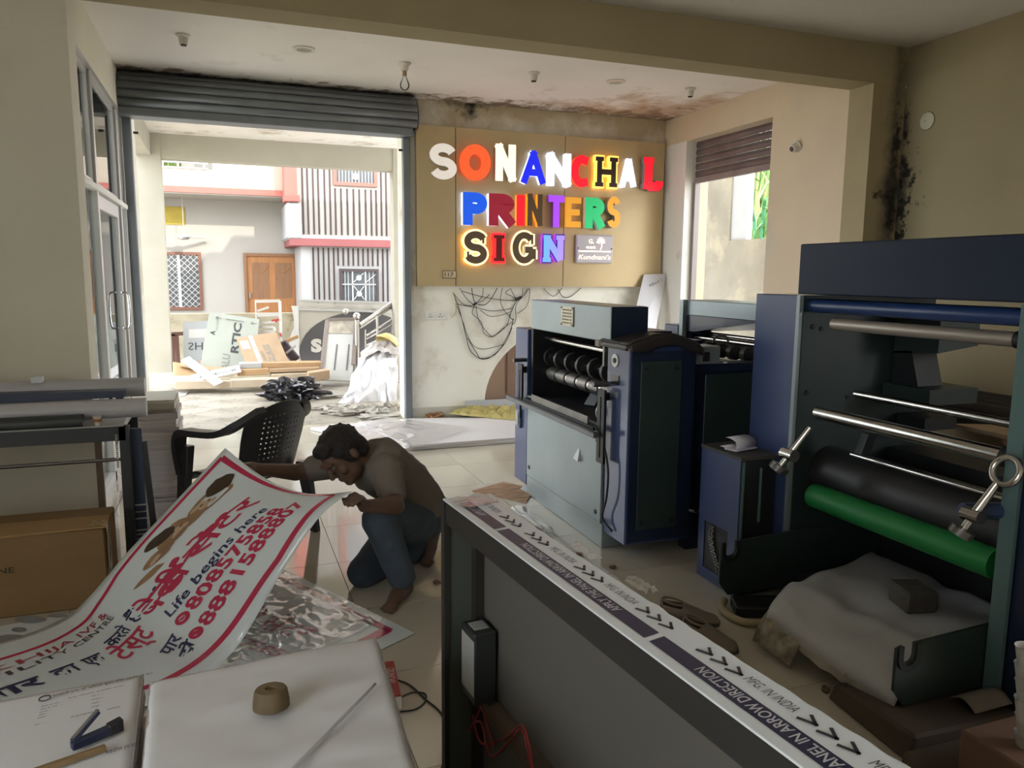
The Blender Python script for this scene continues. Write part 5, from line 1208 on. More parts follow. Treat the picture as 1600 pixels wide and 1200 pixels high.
m = MB(); text_on(m, 'MACHINE', aty(-75, 905, 3.718) , (1, 0, 0), (0, 0, 1), bold=.03, width=aty(24, 905, 3.718).x - aty(-75, 905, 3.718).x, height=.026); text_on(m, 'E', aty(-8, 932, 3.718), (1, 0, 0), (0, 0, 1), bold=.03, width=.02, height=.024); m.build('lettering', M('carton black', (.06, .04, .02), .8, var=0), cb)
# tall stack of used paper sheets: bundles
sx0, sx1 = -.535, -.30
tsk = thing('paper_stack', 'tall uneven stack of grey white paper beside the black chair', 'paper', (-.42, 5.1, 0))
rr = random.Random(11); z = .0; k = 0
pgm = M('paper grey', (.84, .80, .83), .85, var=.25, vs=3, stretch=(.4, .4, 60)); pgl = M('paper cream', (.66, .62, .55), .85, var=.15, vs=3, stretch=(.4, .4, 60))
while z < .735:
    h = rr.uniform(.018, .05); h = min(h, .745 - z) ; ox, oy = rr.uniform(-.012, .012), rr.uniform(-.02, .02)
    if h < .008: break
    def lay(u, v, zz=z, hh=h, ox=ox, oy=oy): return None
    b = MB(); n = 10; P0 = []
    for (xx, yy) in [(lerp(sx0, sx1, i / n), 4.9) for i in range(n)] + [(sx1, lerp(4.9, 5.3, i / n)) for i in range(n)] + [(lerp(sx1, sx0, i / n), 5.3) for i in range(n)] + [(sx0, lerp(5.3, 4.9, i / n)) for i in range(n)]:
        P0.append((xx + ox + .006 * nz(xx * 9, yy * 9, z * 40), yy + oy + .006 * nz(yy * 9, z * 40)))
    m_ = len(P0); w_ = lambda x, y: .006 * nz(x * 6, y * 6, z * 9)
    b.add([(x, y, z + (w_(x, y) if z > 0 else 0)) for x, y in P0] + [(x, y, z + h * .96 + w_(x, y)) for x, y in P0], [tuple(reversed(range(m_))), tuple(range(m_, 2 * m_))] + [(i, (i + 1) % m_, m_ + (i + 1) % m_, m_ + i) for i in range(m_)])
    b.build('paper_bundle', pgl if z > .66 else pgm, tsk); z += h
# crumpled paper at its foot
def crumple(name, label, c, r, seed, mat, cat, squash=.5, n=20, freq=2.2, amp=.45):
    b = MB(); b.ell((0, 0, 0), 1, nu=n, nv=n // 2)
    o = []
    for x, y, z in b.v:
        k = 1 + amp * (abs(nz(x * freq + seed, y * freq, z * freq)) * 2 - .6) + amp * .4 * nz(x * freq * 2.3, y * freq * 2.3 + seed, z * freq * 2.3)
        o.append((c[0] + x * k * r[0], c[1] + y * k * r[1], max(c[2] + .002, c[2] + r[2] * squash + z * k * r[2])))
    b.v = o
    return tag(b.build(name, mat), label, cat)
wp = M('paper crumpled', (.62, .60, .57), .8, var=.08)
cpos = atz(236, 822, 0); crumple('crumpled_paper', 'crumpled white paper on the floor at the foot of the tall paper stack', (cpos.x + .05, cpos.y - .10, 0), (.10, .08, .06), 2, wp, 'paper')

# ------------------------------------------------------------------ black plastic chair
cf = Vector((-.66, .75, 0)).normalized(); cl = Vector((cf.y, -cf.x, 0))   # cl points to its right hand
if cl.y < 0: cl = -cl
cc = Vector((.075, 4.47, 0)); pls = M('black plastic', (.035, .036, .042), .38, var=.1)
chair = thing('plastic_chair', 'black plastic armchair with perforated back behind the kneeling man', 'chair', cc)
def cp_(f, l, z): return cc + cf * f + cl * l + Vector((0, 0, z))
MB().grid(lambda u, v: cp_(lerp(-.21, .22, u), lerp(-.22, .22, v) * (1 - .06 * (1 - u)), .40 + .02 * (u - .5) - .018 * math.sin(PI * v) * math.sin(PI * u) - (.05 * ((u - .9) / .1) ** 2 if u > .9 else 0)), 14, 14).build('seat', pls, chair, smooth=True, solid=.008)
# back with round holes: built as a grid of cells, each cell keeps a small octagonal hole
bk = MB()
def bk_p(s, t):   # s across -1..1, t height 0..1
    w = lerp(.205, .225, min(1, t * 2)) * (1 - .10 * max(0, (t - .75) / .25) ** 2)
    z = lerp(.40, .82, t) - (.06 * s * s * max(0, (t - .6) / .4) ** 1.5)
    return cp_(-.20 - .12 * t + .055 * s * s, s * w, z)
nsx, nst = 15, 14
for i in range(nsx):
    for j in range(nst):
        s0, s1 = -1 + 2 * i / nsx, -1 + 2 * (i + 1) / nsx; t0, t1 = j / nst, (j + 1) / nst
        hole = 3 <= i <= 11 and 3 <= j <= 11
        if not hole:
            bk.add([bk_p(s0, t0), bk_p(s1, t0), bk_p(s1, t1), bk_p(s0, t1)], [(0, 1, 2, 3)]); continue
        sm, tm = (s0 + s1) / 2, (t0 + t1) / 2; rs, rt = (s1 - s0) * .20, (t1 - t0) * .17
        oct_ = [bk_p(sm + rs * math.cos(a), tm + rt * math.sin(a)) for a in [-3 * PI / 4 + k * PI / 4 for k in range(8)]]
        sq = [bk_p(s0, t0), bk_p(sm, t0), bk_p(s1, t0), bk_p(s1, tm), bk_p(s1, t1), bk_p(sm, t1), bk_p(s0, t1), bk_p(s0, tm)]
        bk.add(sq + oct_, [(k, (k + 1) % 8, 8 + (k + 1) % 8, 8 + k) for k in range(8)])
bk.build('backrest', pls, chair, smooth=False, solid=.007)
for sg in (-1, 1):
    P_ = [cp_(.22, sg * .245, .40), cp_(.235, sg * .255, .55), cp_(.20, sg * .26, .635), cp_(.08, sg * .265, .645), cp_(-.10, sg * .262, .66), cp_(-.22, sg * .24, .72), cp_(-.30, sg * .16, .79)]
    b = MB(); S2 = spline(P_, 26)
    vs = []
    for i, p in enumerate(S2):
        d = (S2[min(i + 1, 26)] - S2[max(i - 1, 0)]).normalized(); n_ = d.cross(cl).normalized()
        w_ = .036 if i < 22 else .028
        vs += [p - cl * w_ - n_ * .017, p + cl * w_ - n_ * .017, p + cl * w_ + n_ * .017, p - cl * w_ + n_ * .017]
    b.add(vs, [(4 * i + k, 4 * i + (k + 1) % 4, 4 * i + 4 + (k + 1) % 4, 4 * i + 4 + k) for i in range(26) for k in range(4)] + [(3, 2, 1, 0), (104, 105, 106, 107)])
    b.build('armrest', pls, chair, smooth='angle')
    for f, z1, sp in ((.20, .56, .04), (-.20, .42, -.05)):
        a_, b_ = cp_(f, sg * .235, z1), cp_(f + sp, sg * .265, .0)
        MB().hexa([b_ + cf * x + cl * y for x, y in ((-.026, -.020), (.026, -.020), (.026, .020), (-.026, .020))] + [a_ + cf * x + cl * y for x, y in ((-.042, -.026), (.042, -.026), (.042, .026), (-.042, .026))]).build('leg', pls, chair, bevel=.006)
# ------------------------------------------------------------------ the kneeling man
def fuse(mb, name, mat, parent, voxel, smooth=6, post=None):
    """overlapping rounded solids -> one continuous skin"""
    o = mb.build('tmp', mat)
    r = o.modifiers.new('r', 'REMESH'); r.mode = 'VOXEL'; r.voxel_size = voxel
    s = o.modifiers.new('s', 'SMOOTH'); s.iterations = smooth; s.factor = .5
    dg = bpy.context.evaluated_depsgraph_get()
    me = bpy.data.meshes.new_from_object(o.evaluated_get(dg))
    bpy.data.objects.remove(o)
    b = MB(); b.v = [tuple(v.co) for v in me.vertices]; b.f = [tuple(p.vertices) for p in me.polygons]; b.mi = [0] * len(b.f)
    bpy.data.meshes.remove(me)
    if post: b.v = [tuple(post(Vector(v))) for v in b.v]
    return b.build(name, mat, parent, smooth=True)
def capsule(mb, a, b_, ra, rb, n=14):
    a, b_ = Vector(a), Vector(b_); d = (b_ - a).normalized()
    pts, rs = [], []
    for k in range(5): t = PI / 2 * (1 - k / 4); pts.append(a - d * ra * math.sin(t)); rs.append(max(.001, ra * math.cos(t)))
    for k in range(1, 5): t = PI / 2 * k / 4; pts.append(b_ + d * rb * math.sin(t)); rs.append(max(.001, rb * math.cos(t)))
    mb.tube(pts, rs, n)
def chain(mb, pts, rs):
    for (a, b_), (ra, rb) in zip(zip(pts, pts[1:]), zip(rs, rs[1:])): capsule(mb, a, b_, ra, rb)
skin = M('skin brown', (.13, .075, .05), .5, var=.1, vs=8); shirt = M('shirt taupe', (.19, .165, .14), .85, var=.12, vs=7, bump=.15, bs=120); jeans = M('trousers slate blue', (.065, .09, .125), .85, var=.2, vs=10, bump=.15, bs=160); hairm = M('hair black', (.015, .012, .012), .55, var=.3, vs=60, bump=.6, bs=140)
V3 = Vector
J = dict(pel=V3((.885, 3.70, .30)), spine=V3((.80, 3.63, .46)), chest=V3((.665, 3.53, .585)), neck=V3((.575, 3.475, .645)), head=V3((.468, 3.415, .695)),
         shL=V3((.655, 3.40, .60)), elL=aty(618, 790, 3.20), waL=aty(570, 792, 3.09), shR=V3((.515, 3.655, .60)), elR=aty(462, 738, 3.64), waR=aty(405, 733, 3.56),
         hpL=V3((.83, 3.60, .29)), knL=aty(592, 812, 3.30), anL=aty(628, 902, 3.36), hpR=V3((.88, 3.80, .28)), knR=aty(568, 893, 3.58), anR=aty(668, 852, 3.86))
eL = spl(NP, 1.0) + V3((.022, .006, -.024)); dL = (eL - J['waL']).normalized(); J['waL'] = eL - dL * .085
man = thing('person', 'man in taupe shirt and slate trousers kneeling on the tiles and lifting a printed banner', 'person', (.75, 3.55, 0))
b = MB()
# trunk, neck and head
chain(b, [J['pel'], J['spine'], J['chest']], [.125, .115, .135]); capsule(b, J['shL'], J['shR'], .07, .07); chain(b, [J['chest'], J['neck'], J['head']], [.09, .055, .055])
fd = V3((-.62, -.42, -.66)).normalized()             # the way the face looks
up = (V3((-.55, -.05, .62)) - fd * V3((-.55, -.05, .62)).dot(fd)).normalized(); sd_ = up.cross(fd).normalized()
hd = J['head']; HR = Matrix((sd_, fd, up)).transposed()
def hp(x, y, z): return hd + sd_ * x + fd * y + up * z
b.ell(hd + up * .02, .077, .098, .098, rot=HR); b.ell(hp(0, .035, -.055), .058, .062, .068, rot=HR); b.ell(hp(0, .07, -.095), .03, .028, .025, rot=HR)
capsule(b, hp(0, .100, .015), hp(0, .117, -.022), .010, .015); b.ell(hp(0, .098, .035), .060, .014, .013, rot=HR); b.ell(hp(0, .094, -.058), .026, .012, .007, rot=HR); b.ell(hp(0, .092, -.070), .022, .011, .007, rot=HR)
for s in (-1, 1): b.ell(hp(s * .080, -.005, -.005), .012, .022, .032, rot=HR); b.ell(hp(s * .045, .072, -.025), .022, .02, .02, rot=HR)
# arms and legs
chain(b, [J['shL'], J['elL'], J['waL']], [.056, .042, .028]); chain(b, [J['shR'], J['elR'], J['waR']], [.056, .041, .028])
chain(b, [J['hpL'], J['knL'], J['anL']], [.088, .056, .040]); chain(b, [J['hpR'], J['knR'], J['anR']], [.088, .058, .040])
# bare feet: left flat on the floor, right resting on the toes
ft_ = V3((-.55, -.75, 0)).normalized(); hl = V3((J['anL'].x, J['anL'].y, .035)) - ft_ * .05
chain(b, [hl, hl + ft_ * .10 + V3((0, 0, .008)), hl + ft_ * .18 + V3((0, 0, -.012))], [.035, .036, .026]); capsule(b, J['anL'], hl + V3((0, 0, .01)), .036, .034)
fs_ = V3((-ft_.y, ft_.x, 0))
for k in range(5): o = hl + ft_ * .185 + fs_ * (.028 - .014 * k) + V3((0, 0, -.018)); capsule(b, o, o + ft_ * (.040 - .004 * k), .010 + (.003 if k == 0 else 0), .008 + (.002 if k == 0 else 0), 8)
tr = atz(668, 884, .0); tr = V3((tr.x, tr.y, .028)); hr = V3((J['anR'].x + .05, J['anR'].y + .03, .135)); dr_ = V3((-.75, -.65, 0)).normalized(); sr_ = V3((-dr_.y, dr_.x, 0))
chain(b, [hr, hr.lerp(tr, .55), tr], [.034, .036, .030]); capsule(b, J['anR'], hr, .038, .034)
for k in range(5): o = tr + sr_ * (.030 - .015 * k); capsule(b, o, o + dr_ * (.034 - .003 * k) + V3((0, 0, -.014)), .012, .009, 8)
# hands gripping the banner edge
def hand(w, to, fl, side, n, curl):
    """palm from wrist w towards 'to'; fl finger direction; side points to the thumb; n is the back of the hand"""
    pc = w.lerp(to, .55); capsule(b, w, pc, .026, .026)
    for k in range(-1, 2): capsule(b, pc + side * .018 * k, to + side * .022 * k, .016, .014, 10)
    for k, ln in enumerate((.068, .076, .070, .056)):
        o = to + side * (.032 - .0215 * k); q1 = o + fl * ln * .45; q2_ = q1 + (fl * .6 - n * curl).normalized() * ln * .32; q3 = q2_ + (fl * .1 - n).normalized() * ln * .25
        capsule(b, o, q1, .0098, .0092, 8); capsule(b, q1, q2_, .0092, .0084, 8); capsule(b, q2_, q3, .0084, .0072, 8)
    o = w.lerp(to, .35) + side * .026; q1 = o + (side * .5 + fl * .4 - n * .5).normalized() * .042; q2_ = q1 + (fl * .9 - side * .45 + n * .05).normalized() * .034
    capsule(b, o, q1, .014, .012, 8); capsule(b, q1, q2_, .012, .009, 8)
hand(J['waL'], eL, V3((-.84, -.28, -.42)).normalized(), V3((-.25, .93, .10)).normalized(), V3((.30, -.12, -.94)).normalized(), -.1)
eR = spl(FP, .97); eR = bsurf(.97, .06); dR = (eR - J['waR']).normalized()
hand(J['waR'], J['waR'] + dR * .075, (dR + V3((-.1, -.1, -.1))).normalized(), V3((-.1, -.8, .2)).normalized(), V3((0, .25, .95)).normalized(), .8)
body = fuse(b, 'body', skin, man, .0065, 4)
# hair cap with a rough edge
h = MB(); h.ell(hp(0, -.018, .034), .088, .104, .100, 28, 18, rot=HR); h.ell(hp(0, -.065, -.020), .076, .055, .070, 20, 12, rot=HR); h.ell(hp(0, .055, .088), .068, .040, .034, 18, 10, rot=HR)
for s in (-1, 1): h.ell(hp(s * .072, .012, .005), .014, .026, .045, rot=HR)
rr2 = random.Random(4)
for k in range(60):
    a = rr2.uniform(0, 2 * PI); e = rr2.uniform(-.1, 1.3)
    q = hp(math.cos(a) * math.cos(e) * .084, -.018 + math.sin(a) * math.cos(e) * .100, .034 + math.sin(e) * .096)
    nn = (q - hd).normalized(); capsule(h, q, q + (nn + V3((rr2.uniform(-.6, .6), rr2.uniform(-.6, .6), rr2.uniform(-.5, .3)))).normalized() * .010, .012, .004, 6)
fuse(h, 'hair', hairm, man, .006, 2)
e = MB()
for s in (-1, 1): e.ell(hp(s * .030, .088, .012), .012, .009, .008, 10, 6, rot=HR)
for s in (-1, 1): MB().ell(hp(s * .030, .088, .012), .012, .009, .008, 10, 6, rot=HR).build('eye', M('eye white', (.20, .17, .15), .3, var=0), man, smooth=True)
# clothes
c = MB(); chain(c, [J['pel'] + V3((-.03, -.02, .05)), J['spine'], J['chest']], [.152, .136, .152]); capsule(c, J['shL'], J['shR'], .086, .086)
c.ell(J['pel'] + V3((-.02, 0, .03)), .165, .16, .11)
chain(c, [J['shL'], J['shL'].lerp(J['elL'], .62)], [.080, .070]); chain(c, [J['shR'], J['shR'].lerp(J['elR'], .62)], [.078, .066]); chain(c, [J['chest'].lerp(J['neck'], .3), J['chest'].lerp(J['neck'], .75)], [.095, .072])
fuse(c, 'shirt', shirt, man, .009, 6, lambda p: p + V3((0, 0, .006 * nz(p.x * 16, p.y * 16, p.z * 22))) + V3((.006 * nz(p.y * 14, p.z * 30), .006 * nz(p.x * 14 + 3, p.z * 30), 0)))
t = MB(); chain(t, [J['hpL'], J['knL'], J['knL'].lerp(J['anL'], .96)], [.110, .078, .070]); chain(t, [J['hpR'], J['knR'], J['knR'].lerp(J['anR'], .92)], [.110, .080, .064]); capsule(t, J['hpL'], J['hpR'], .115, .115); capsule(t, J['pel'], J['pel'] + V3((0, 0, .02)), .15, .13)
def drop(p): return V3((p.x, p.y, max(p.z, .004))) + V3((.004 * nz(p.y * 20, p.z * 25), .005 * nz(p.x * 20, p.z * 25), 0))
fuse(t, 'trousers', jeans, man, .009, 5, drop)
# ------------------------------------------------------------------ ceiling and wall fittings
fit = M('fitting white', (.66, .62, .56), .5, var=.05); brass = M('brass dull', (.35, .27, .14), .4, metal=.7)
def holder(px, py, label):
    p = atz(px, py, ZC); t = thing('lamp_holder', label, 'lamp holder', p, 'empty lamp holders')
    MB().lathe([(.05, 0), (.05, -.012), (.034, -.02), (.030, -.065), (.026, -.07)], p, 16).build('body', fit, t, smooth='angle')
    MB().lathe([(.022, -.07), (.022, -.078), (.004, -.078)], p, 12).build('socket', M('socket dark', (.06, .05, .04), .6), t)
holder(286, 54, 'empty white lamp holder on the ceiling above the rolling shutter, on the left'); holder(834, 113, 'empty white lamp holder on the ceiling near the sign board'); holder(1079, 138, 'empty white lamp holder on the stained ceiling corner near the side shutter')
p = atz(632, 98, ZC); t = thing('bulb_lamp', 'unlit clear bulb in a white holder hanging from the ceiling', 'bulb', p)
MB().lathe([(.055, 0), (.055, -.012), (.036, -.022), (.032, -.06), (.02, -.065)], p, 16).build('holder', fit, t, smooth='angle')
MB().lathe([(.018, -.062), (.018, -.10), (.015, -.103)], p, 14).build('bulb_cap', brass, t, smooth='angle')
MB().lathe([(.013, -.10), (.02, -.125), (.035, -.155), (.040, -.178), (.034, -.20), (.018, -.215), (.003, -.219)], p, 18).build('bulb_glass', MATS['glass'], t, smooth=True)
for (px, py), lb in (((475, 76), 'round recessed downlight in the ceiling above the middle of the rolling shutter'), ((962, 127), 'round recessed downlight in the stained part of the ceiling')):
    p = atz(px, py, ZC); t = thing('downlight', lb, 'ceiling light', p, 'round downlights')
    MB().lathe([(.085, -.001), (.085, -.008), (.06, -.012), (.055, -.004)], p, 24).build('ring', fit, t, smooth='angle')
    MB().lathe([(.055, -.003), (.055, -.006), (.03, -.008), (.004, -.008)], p, 20).build('lens', M('downlight lens', (.50, .48, .44), .2, var=.3, vs=30), t, smooth='angle')
p = atx(1247, 229, XR); t = thing('wall_lamp_holder', 'empty white lamp holder sticking out of the peach coloured wall', 'lamp holder', p)
MB().lathe([(.052, .0), (.052, .014), (.040, .022), (.034, .065), (.028, .07)], p, 18, (-.9, 0, -.35)).build('body', fit, t, smooth='angle'); MB().lathe([(.022, .069), (.022, .075), (.003, .075)], p, 12, (-.9, 0, -.35)).build('socket', MATS['socket dark'], t)
p = atx(1449, 189, XN); t = thing('cover_plate', 'round white junction cover beside the black mould on the right wall', 'cover', p)
MB().lathe([(.062, .001), (.062, .006), (.054, .010), (.003, .012)], p, 24, (-1, 0, 0)).build('plate', M('cover cream', (.60, .58, .44), .5, var=.05), t, smooth='angle')
MB().lathe([(.066, .001), (.066, .004), (.060, .005)], p, 24, (-1, 0, 0)).build('rim', M('rim dark', (.10, .09, .06), .6), t); MB().cyl(p + Vector((-.013, .01, 0)), p + Vector((-.010, .01, 0)), .005, n=8).build('screw', brass, t)
p = atx(1594, 6, XN); t = thing('wall_lamp_holder', 'white lamp holder at the top of the right wall under the ceiling', 'lamp holder', p)
MB().lathe([(.045, .0), (.045, .014), (.034, .022), (.030, .06), (.024, .065)], p, 16, (-1, 0, 0)).build('body', fit, t, smooth='angle'); MB().lathe([(.02, .064), (.02, .07), (.003, .07)], p, 10, (-1, 0, 0)).build('socket', MATS['socket dark'], t)

# ------------------------------------------------------------------ white sheets on the floor by the back wall
wsm = M('sheet white gloss', (.74, .72, .74), .35, var=.04)
P = [atz(485, 672, 0), atz(620, 706, 0), atz(815, 692, 0), atz(815, 655, 0), atz(640, 658, 0), atz(600, 662, 0)]
wsh = thing('white_sheets', 'wide stack of white sheets lying on the floor before the back wall', 'sheets', P[1])
MB().prism([(p.x, p.y) for p in P], (0, 0, .001), (1, 0, 0), (0, 1, 0), (0, 0, .028)).build('sheet_pile', wsm, wsh, bevel=.004)
P2 = [atz(560, 662, .03), atz(640, 700, .03), atz(820, 686, .03), atz(820, 654, .03)]
MB().prism([(p.x, p.y) for p in P2], (0, 0, .030), (1, 0, 0), (0, 1, 0), (0, 0, .022)).build('sheet_pile', wsm, wsh, bevel=.003)
PC = [atz(505, 690, .035), atz(640, 706, .035), atz(735, 672, .055), atz(600, 655, .055)]
def pcf(u, v):
    p = PC[0].lerp(PC[1], u).lerp(PC[3].lerp(PC[2], u), v); a = .09 * math.sin(PI * u) * math.sin(PI * v)
    return p + Vector((0, 0, .025 + a * (.25 + abs(nz(u * 4, v * 4)) * 1.0 + .5 * abs(nz(u * 9, v * 9)))))
tag(MB().grid(pcf, 40, 40).build('clear_plastic', film, smooth=True), 'crumpled clear plastic on the stack of white sheets by the back wall', 'film')
yl = M('yellow film', (.56, .46, .16), .45, var=.35, vs=9)
Yq = [atz(700, 655, 0), atz(830, 668, 0), atz(830, 645, 0), atz(720, 648, 0)]
def yf_(u, v):
    p = Yq[0].lerp(Yq[1], u).lerp(Yq[3].lerp(Yq[2], u), v); e = (max(0, math.sin(PI * u)) * max(0, math.sin(PI * v))) ** .5
    return p + Vector((.02 * nz(u * 5, v * 5), 0, .056 + .10 * e * (.3 + abs(nz(u * 7, v * 5)) + .5 * abs(nz(u * 16, v * 10)))))
tag(MB().grid(yf_, 60, 26).build('yellow_film', yl, smooth=False, solid=.001), 'crumpled yellow film along the foot of the back wall', 'film')
a = atz(678, 652, 0)
crumple('orange_scraps', 'small heap of orange peel like scraps at the foot of the back wall', (a.x, a.y - .02, 0), (.10, .06, .04), 8, M('scrap orange', (.50, .26, .13), .7, var=.5, vs=30), 'scraps', n=26, freq=4, amp=.6)
a = atz(587, 697, .06)
bcp = MB().lathe([(.018, 0), (.018, .03), (.014, .032)], (a.x, a.y, a.z + .0), 12, (.3, 0, 1))
tag(bcp.build('bottle_cap', M('cap green', (.01, .32, .16), .3, var=0), smooth='angle'), 'small green bottle cap on the clear plastic behind the man', 'cap')
# plywood offcut and scraps between the man and the middle machine
pw = [atz(738, 768, .002), atz(822, 786, .002), atz(835, 765, .002), atz(787, 754, .002)]
pwt = tag(MB().prism([(p.x, p.y) for p in pw], (0, 0, .001), (1, 0, 0), (0, 1, 0), (0, 0, .008)).build('plywood_offcut', M('plywood dark', (.26, .13, .08), .6, var=.6, vs=9, c2=(.50, .33, .20), stretch=(1, 3, 1))), 'brown stained plywood offcut on the floor by the middle machine', 'board')
pa = [atz(813, 764, .012), atz(826, 770, .012), atz(832, 764, .012), atz(818, 758, .012)]
nt_ = thing('paper_note', 'small white paper slip on the plywood offcut', 'paper', pa[0]); MB().prism([(p.x, p.y) for p in pa], (0, 0, .0105), (1, 0, 0), (0, 1, 0), (0, 0, .001)).build('slip', paper, nt_)
sp_ = [atz(797, 800, 0), atz(815, 797, 0), atz(866, 836, 0), atz(850, 838, 0)]
scrap('film_scrap', 'crumpled white film scrap on the floor beside the sign box', sp_, .012, .05, 3, fm)
for k, (x, y) in enumerate(((905, 868), (935, 900), (958, 888), (985, 905), (682, 912), (655, 656), (1290, 1080))):
    q = atz(x, y, 0); crumple('litter_scrap', ['small white film scrap on the floor by the foot of the middle machine', 'brown scrap on the floor under the near cabinet of the middle machine', 'white film scrap just nearer than the brown scrap', 'brown scrap closest to the film arrows of the sign box', 'white film scrap beside the end post of the sign box', 'brown scrap on the threshold by the right guide rail', 'white film scrap near the dark carton'][k], (q.x, q.y, 0), (.022, .016, .012), k, fm if k % 2 else M('scrap brown', (.16, .10, .06), .8), 'litter', n=10)
# ------------------------------------------------------------------ shoes
shm = M('shoe taupe', (.22, .185, .15), .7, var=.2, vs=9); som = M('shoe sole', (.10, .085, .07), .8); lin = M('shoe lining', (.03, .028, .026), .9)
def shoe(heel, toe, label):
    heel, toe = Vector(heel), Vector(toe); d = (toe - heel); l = d.length; d.normalize(); s = Vector((-d.y, d.x, 0))
    t = thing('shoe', label, 'shoe', heel, 'pair of shoes')
    def sec(x, n=16):   # width profile
        w = .034 + .012 * max(0, math.sin(PI * min(1, x * 1.05))) + .010 * math.exp(-((x - .68) / .2) ** 2); w *= (1 - max(0, (x - .86) / .14) ** 2 * .75) * (1 - max(0, (.1 - x) / .1) ** 2 * .5)
        return w
    b = MB(); N_ = 18; n = 14; vs = []
    for i in range(N_ + 1):
        x = i / N_; w = sec(x); top = .068 if x < .38 else lerp(.068, .040, min(1, (x - .38) / .35)); top *= (1 - max(0, (x - .85) / .15) ** 2 * .55)
        for k in range(n):
            a = PI * k / (n - 1)
            yy = w * math.cos(a); zz = .014 + (top - .014) * (max(0.0, math.sin(a)) ** .6)
            if x < .40: zz = min(zz, .014 + (top - .014) * .98); 
            vs.append(heel + d * x * l + s * yy + Vector((0, 0, zz)))
    fs = []
    for i in range(N_):
        for k in range(n - 1):
            xm = (i + .5) / N_; km = (k + .5) / (n - 1)
            if xm < .40 and xm > .05 and .26 < km < .74: continue      # the opening for the foot
            o = i * n + k; fs.append((o, o + 1, o + n + 1, o + n))
    b.add(vs, fs); b.build('upper', shm, t, smooth=True, solid=.004)
    MB().prism([(x * l, sec(x) + .004) for x in [i / 14 for i in range(15)]] + [(x * l, -sec(x) - .004) for x in [i / 14 for i in range(14, -1, -1)]], heel, d, s, (0, 0, .016)).build('sole', som, t)
    MB().prism([(x * l, sec(x) - .006) for x in [.03 + .42 * i / 8 for i in range(9)]] + [(x * l, -sec(x) + .006) for x in [.03 + .42 * i / 8 for i in range(8, -1, -1)]], heel + Vector((0, 0, .017)), d, s, (0, 0, .004)).build('insole', lin, t)
    MB().tube([heel + d * l * (.22 + .20 * math.cos(a)) + s * .030 * math.sin(a) + Vector((0, 0, .070 - .006 * math.cos(a))) for a in [2 * PI * k / 20 for k in range(20)]], .005, 6, closed=True).build('collar', shm, t, smooth=True)
s1, s1t = atz(1036, 962, 0), atz(1112, 972, 0)
h1 = Vector((s1.x, s1.y + .02, 0)); shoe(h1, h1 + (Vector((s1t.x, s1t.y - .03, 0)) - h1).normalized() * .26, 'taupe slip on shoe beside the sign box, the farther of the pair')
s2, s2t = atz(1070, 990, 0), atz(1150, 1022, 0)
h2 = Vector((s2.x + .01, s2.y + .02, 0)); shoe(h2, h2 + (Vector((s2t.x, s2t.y, 0)) - h2).normalized() * .26, 'taupe slip on shoe beside the sign box, the nearer of the pair')
# ------------------------------------------------------------------ things on and under the coating machine
c = atx(1163, 690, 2.28); pr_ = thing('folded_paper', 'curled white paper lying on the blue drive box of the coating machine', 'paper', (2.28, 2.99, .677))
b = MB(); ps = []
for k in range(22):
    a = k / 21; 
    if a < .45: ps.append((-.02 + .10 * (a / .45), .003))
    else: th = PI * 1.15 * (a - .45) / .55 - PI / 2; ps.append((.08 + .0 + .026 * math.cos(th) - (.05 * max(0, (a - .8) / .2)), .030 + .026 * math.sin(th)))
O = Vector((2.22, 3.06, .677)); ex = Vector((.35, -.94, 0)).normalized(); ey = Vector((.94, .35, 0)).normalized()
vs = []
for x, z in ps: vs += [O + ey * .02 + Vector((0, -x * 1.0, z)), O + ey * .16 + Vector((0, -x * 1.0 - .02, z))]
b.add(vs, [(2 * i, 2 * i + 1, 2 * i + 3, 2 * i + 2) for i in range(21)]); b.build('sheet', M('paper lilac', (.66, .64, .70), .7, var=.03), pr_, smooth=True, solid=.002)
MB().obox(O + ey * .08 + Vector((0, -.085, .006)), (.075, .02, 0), (-.01, .035, 0), (0, 0, .004)).build('fold', MATS['paper lilac'], pr_, bevel=.002)
# paper heap hanging over the tray
_l0, _l1 = atx(1196, 972, 2.02), atx(1398, 1112, 2.03)
TQ = [Vector((2.02, _l0.y, _l0.z)), Vector((2.03, 1.785, _l1.z)), Vector((2.90, 1.785, .07)), Vector((2.90, 2.745, .05))]
def heap(u, v, off=0.0):     # v from front lip (0) to back (1)
    p = TQ[0].lerp(TQ[1], u).lerp(TQ[3].lerp(TQ[2], u), v)
    z = p.z + .010 + .105 * (1 - (1 - min(1, v / .22)) ** 2.0) ** .5 * (1 - .10 * u) + .020 * nz(u * 3, v * 4) + .016 * nz(u * 8, v * 5 + 3) + .020 * math.exp(-((v - .20 - .12 * u) / .07) ** 2)
    if v > .22: z += .02 * (v - .22)
    return Vector((p.x - .0, p.y + .02 * nz(u * 5, v), z + off))
hp_ = thing('paper_heap', 'heap of grey white waste paper in the tray of the coating machine', 'paper', (2.4, 2.4, 0))
MB().grid(lambda u, v: heap(u, v), 34, 34).build('top_sheet', M('paper grey white', (.50, .51, .53), .75, var=.1, vs=4), hp_, smooth=True, solid=.002)
MB().grid(lambda u, v: heap(u, v * .8, -.016) + Vector((-.012 * (1 - v), -.0, -.006)), 24, 24).build('lower_sheet', M('paper dirty', (.46, .43, .37), .8, var=.4, vs=10), hp_, smooth=True, solid=.002)
MB().grid(lambda u, v: heap(u * .33, v * .2, -.03) + Vector((-.03 - .03 * (1 - v), -.0, -.05 * (1 - v))), 16, 8).build('torn_sheet', M('paper mouldy', (.42, .38, .30), .85, var=.6, vs=18, c2=(.12, .10, .07)), hp_, smooth=True, solid=.002)
bk_ = aty(1425, 930, 2.3)
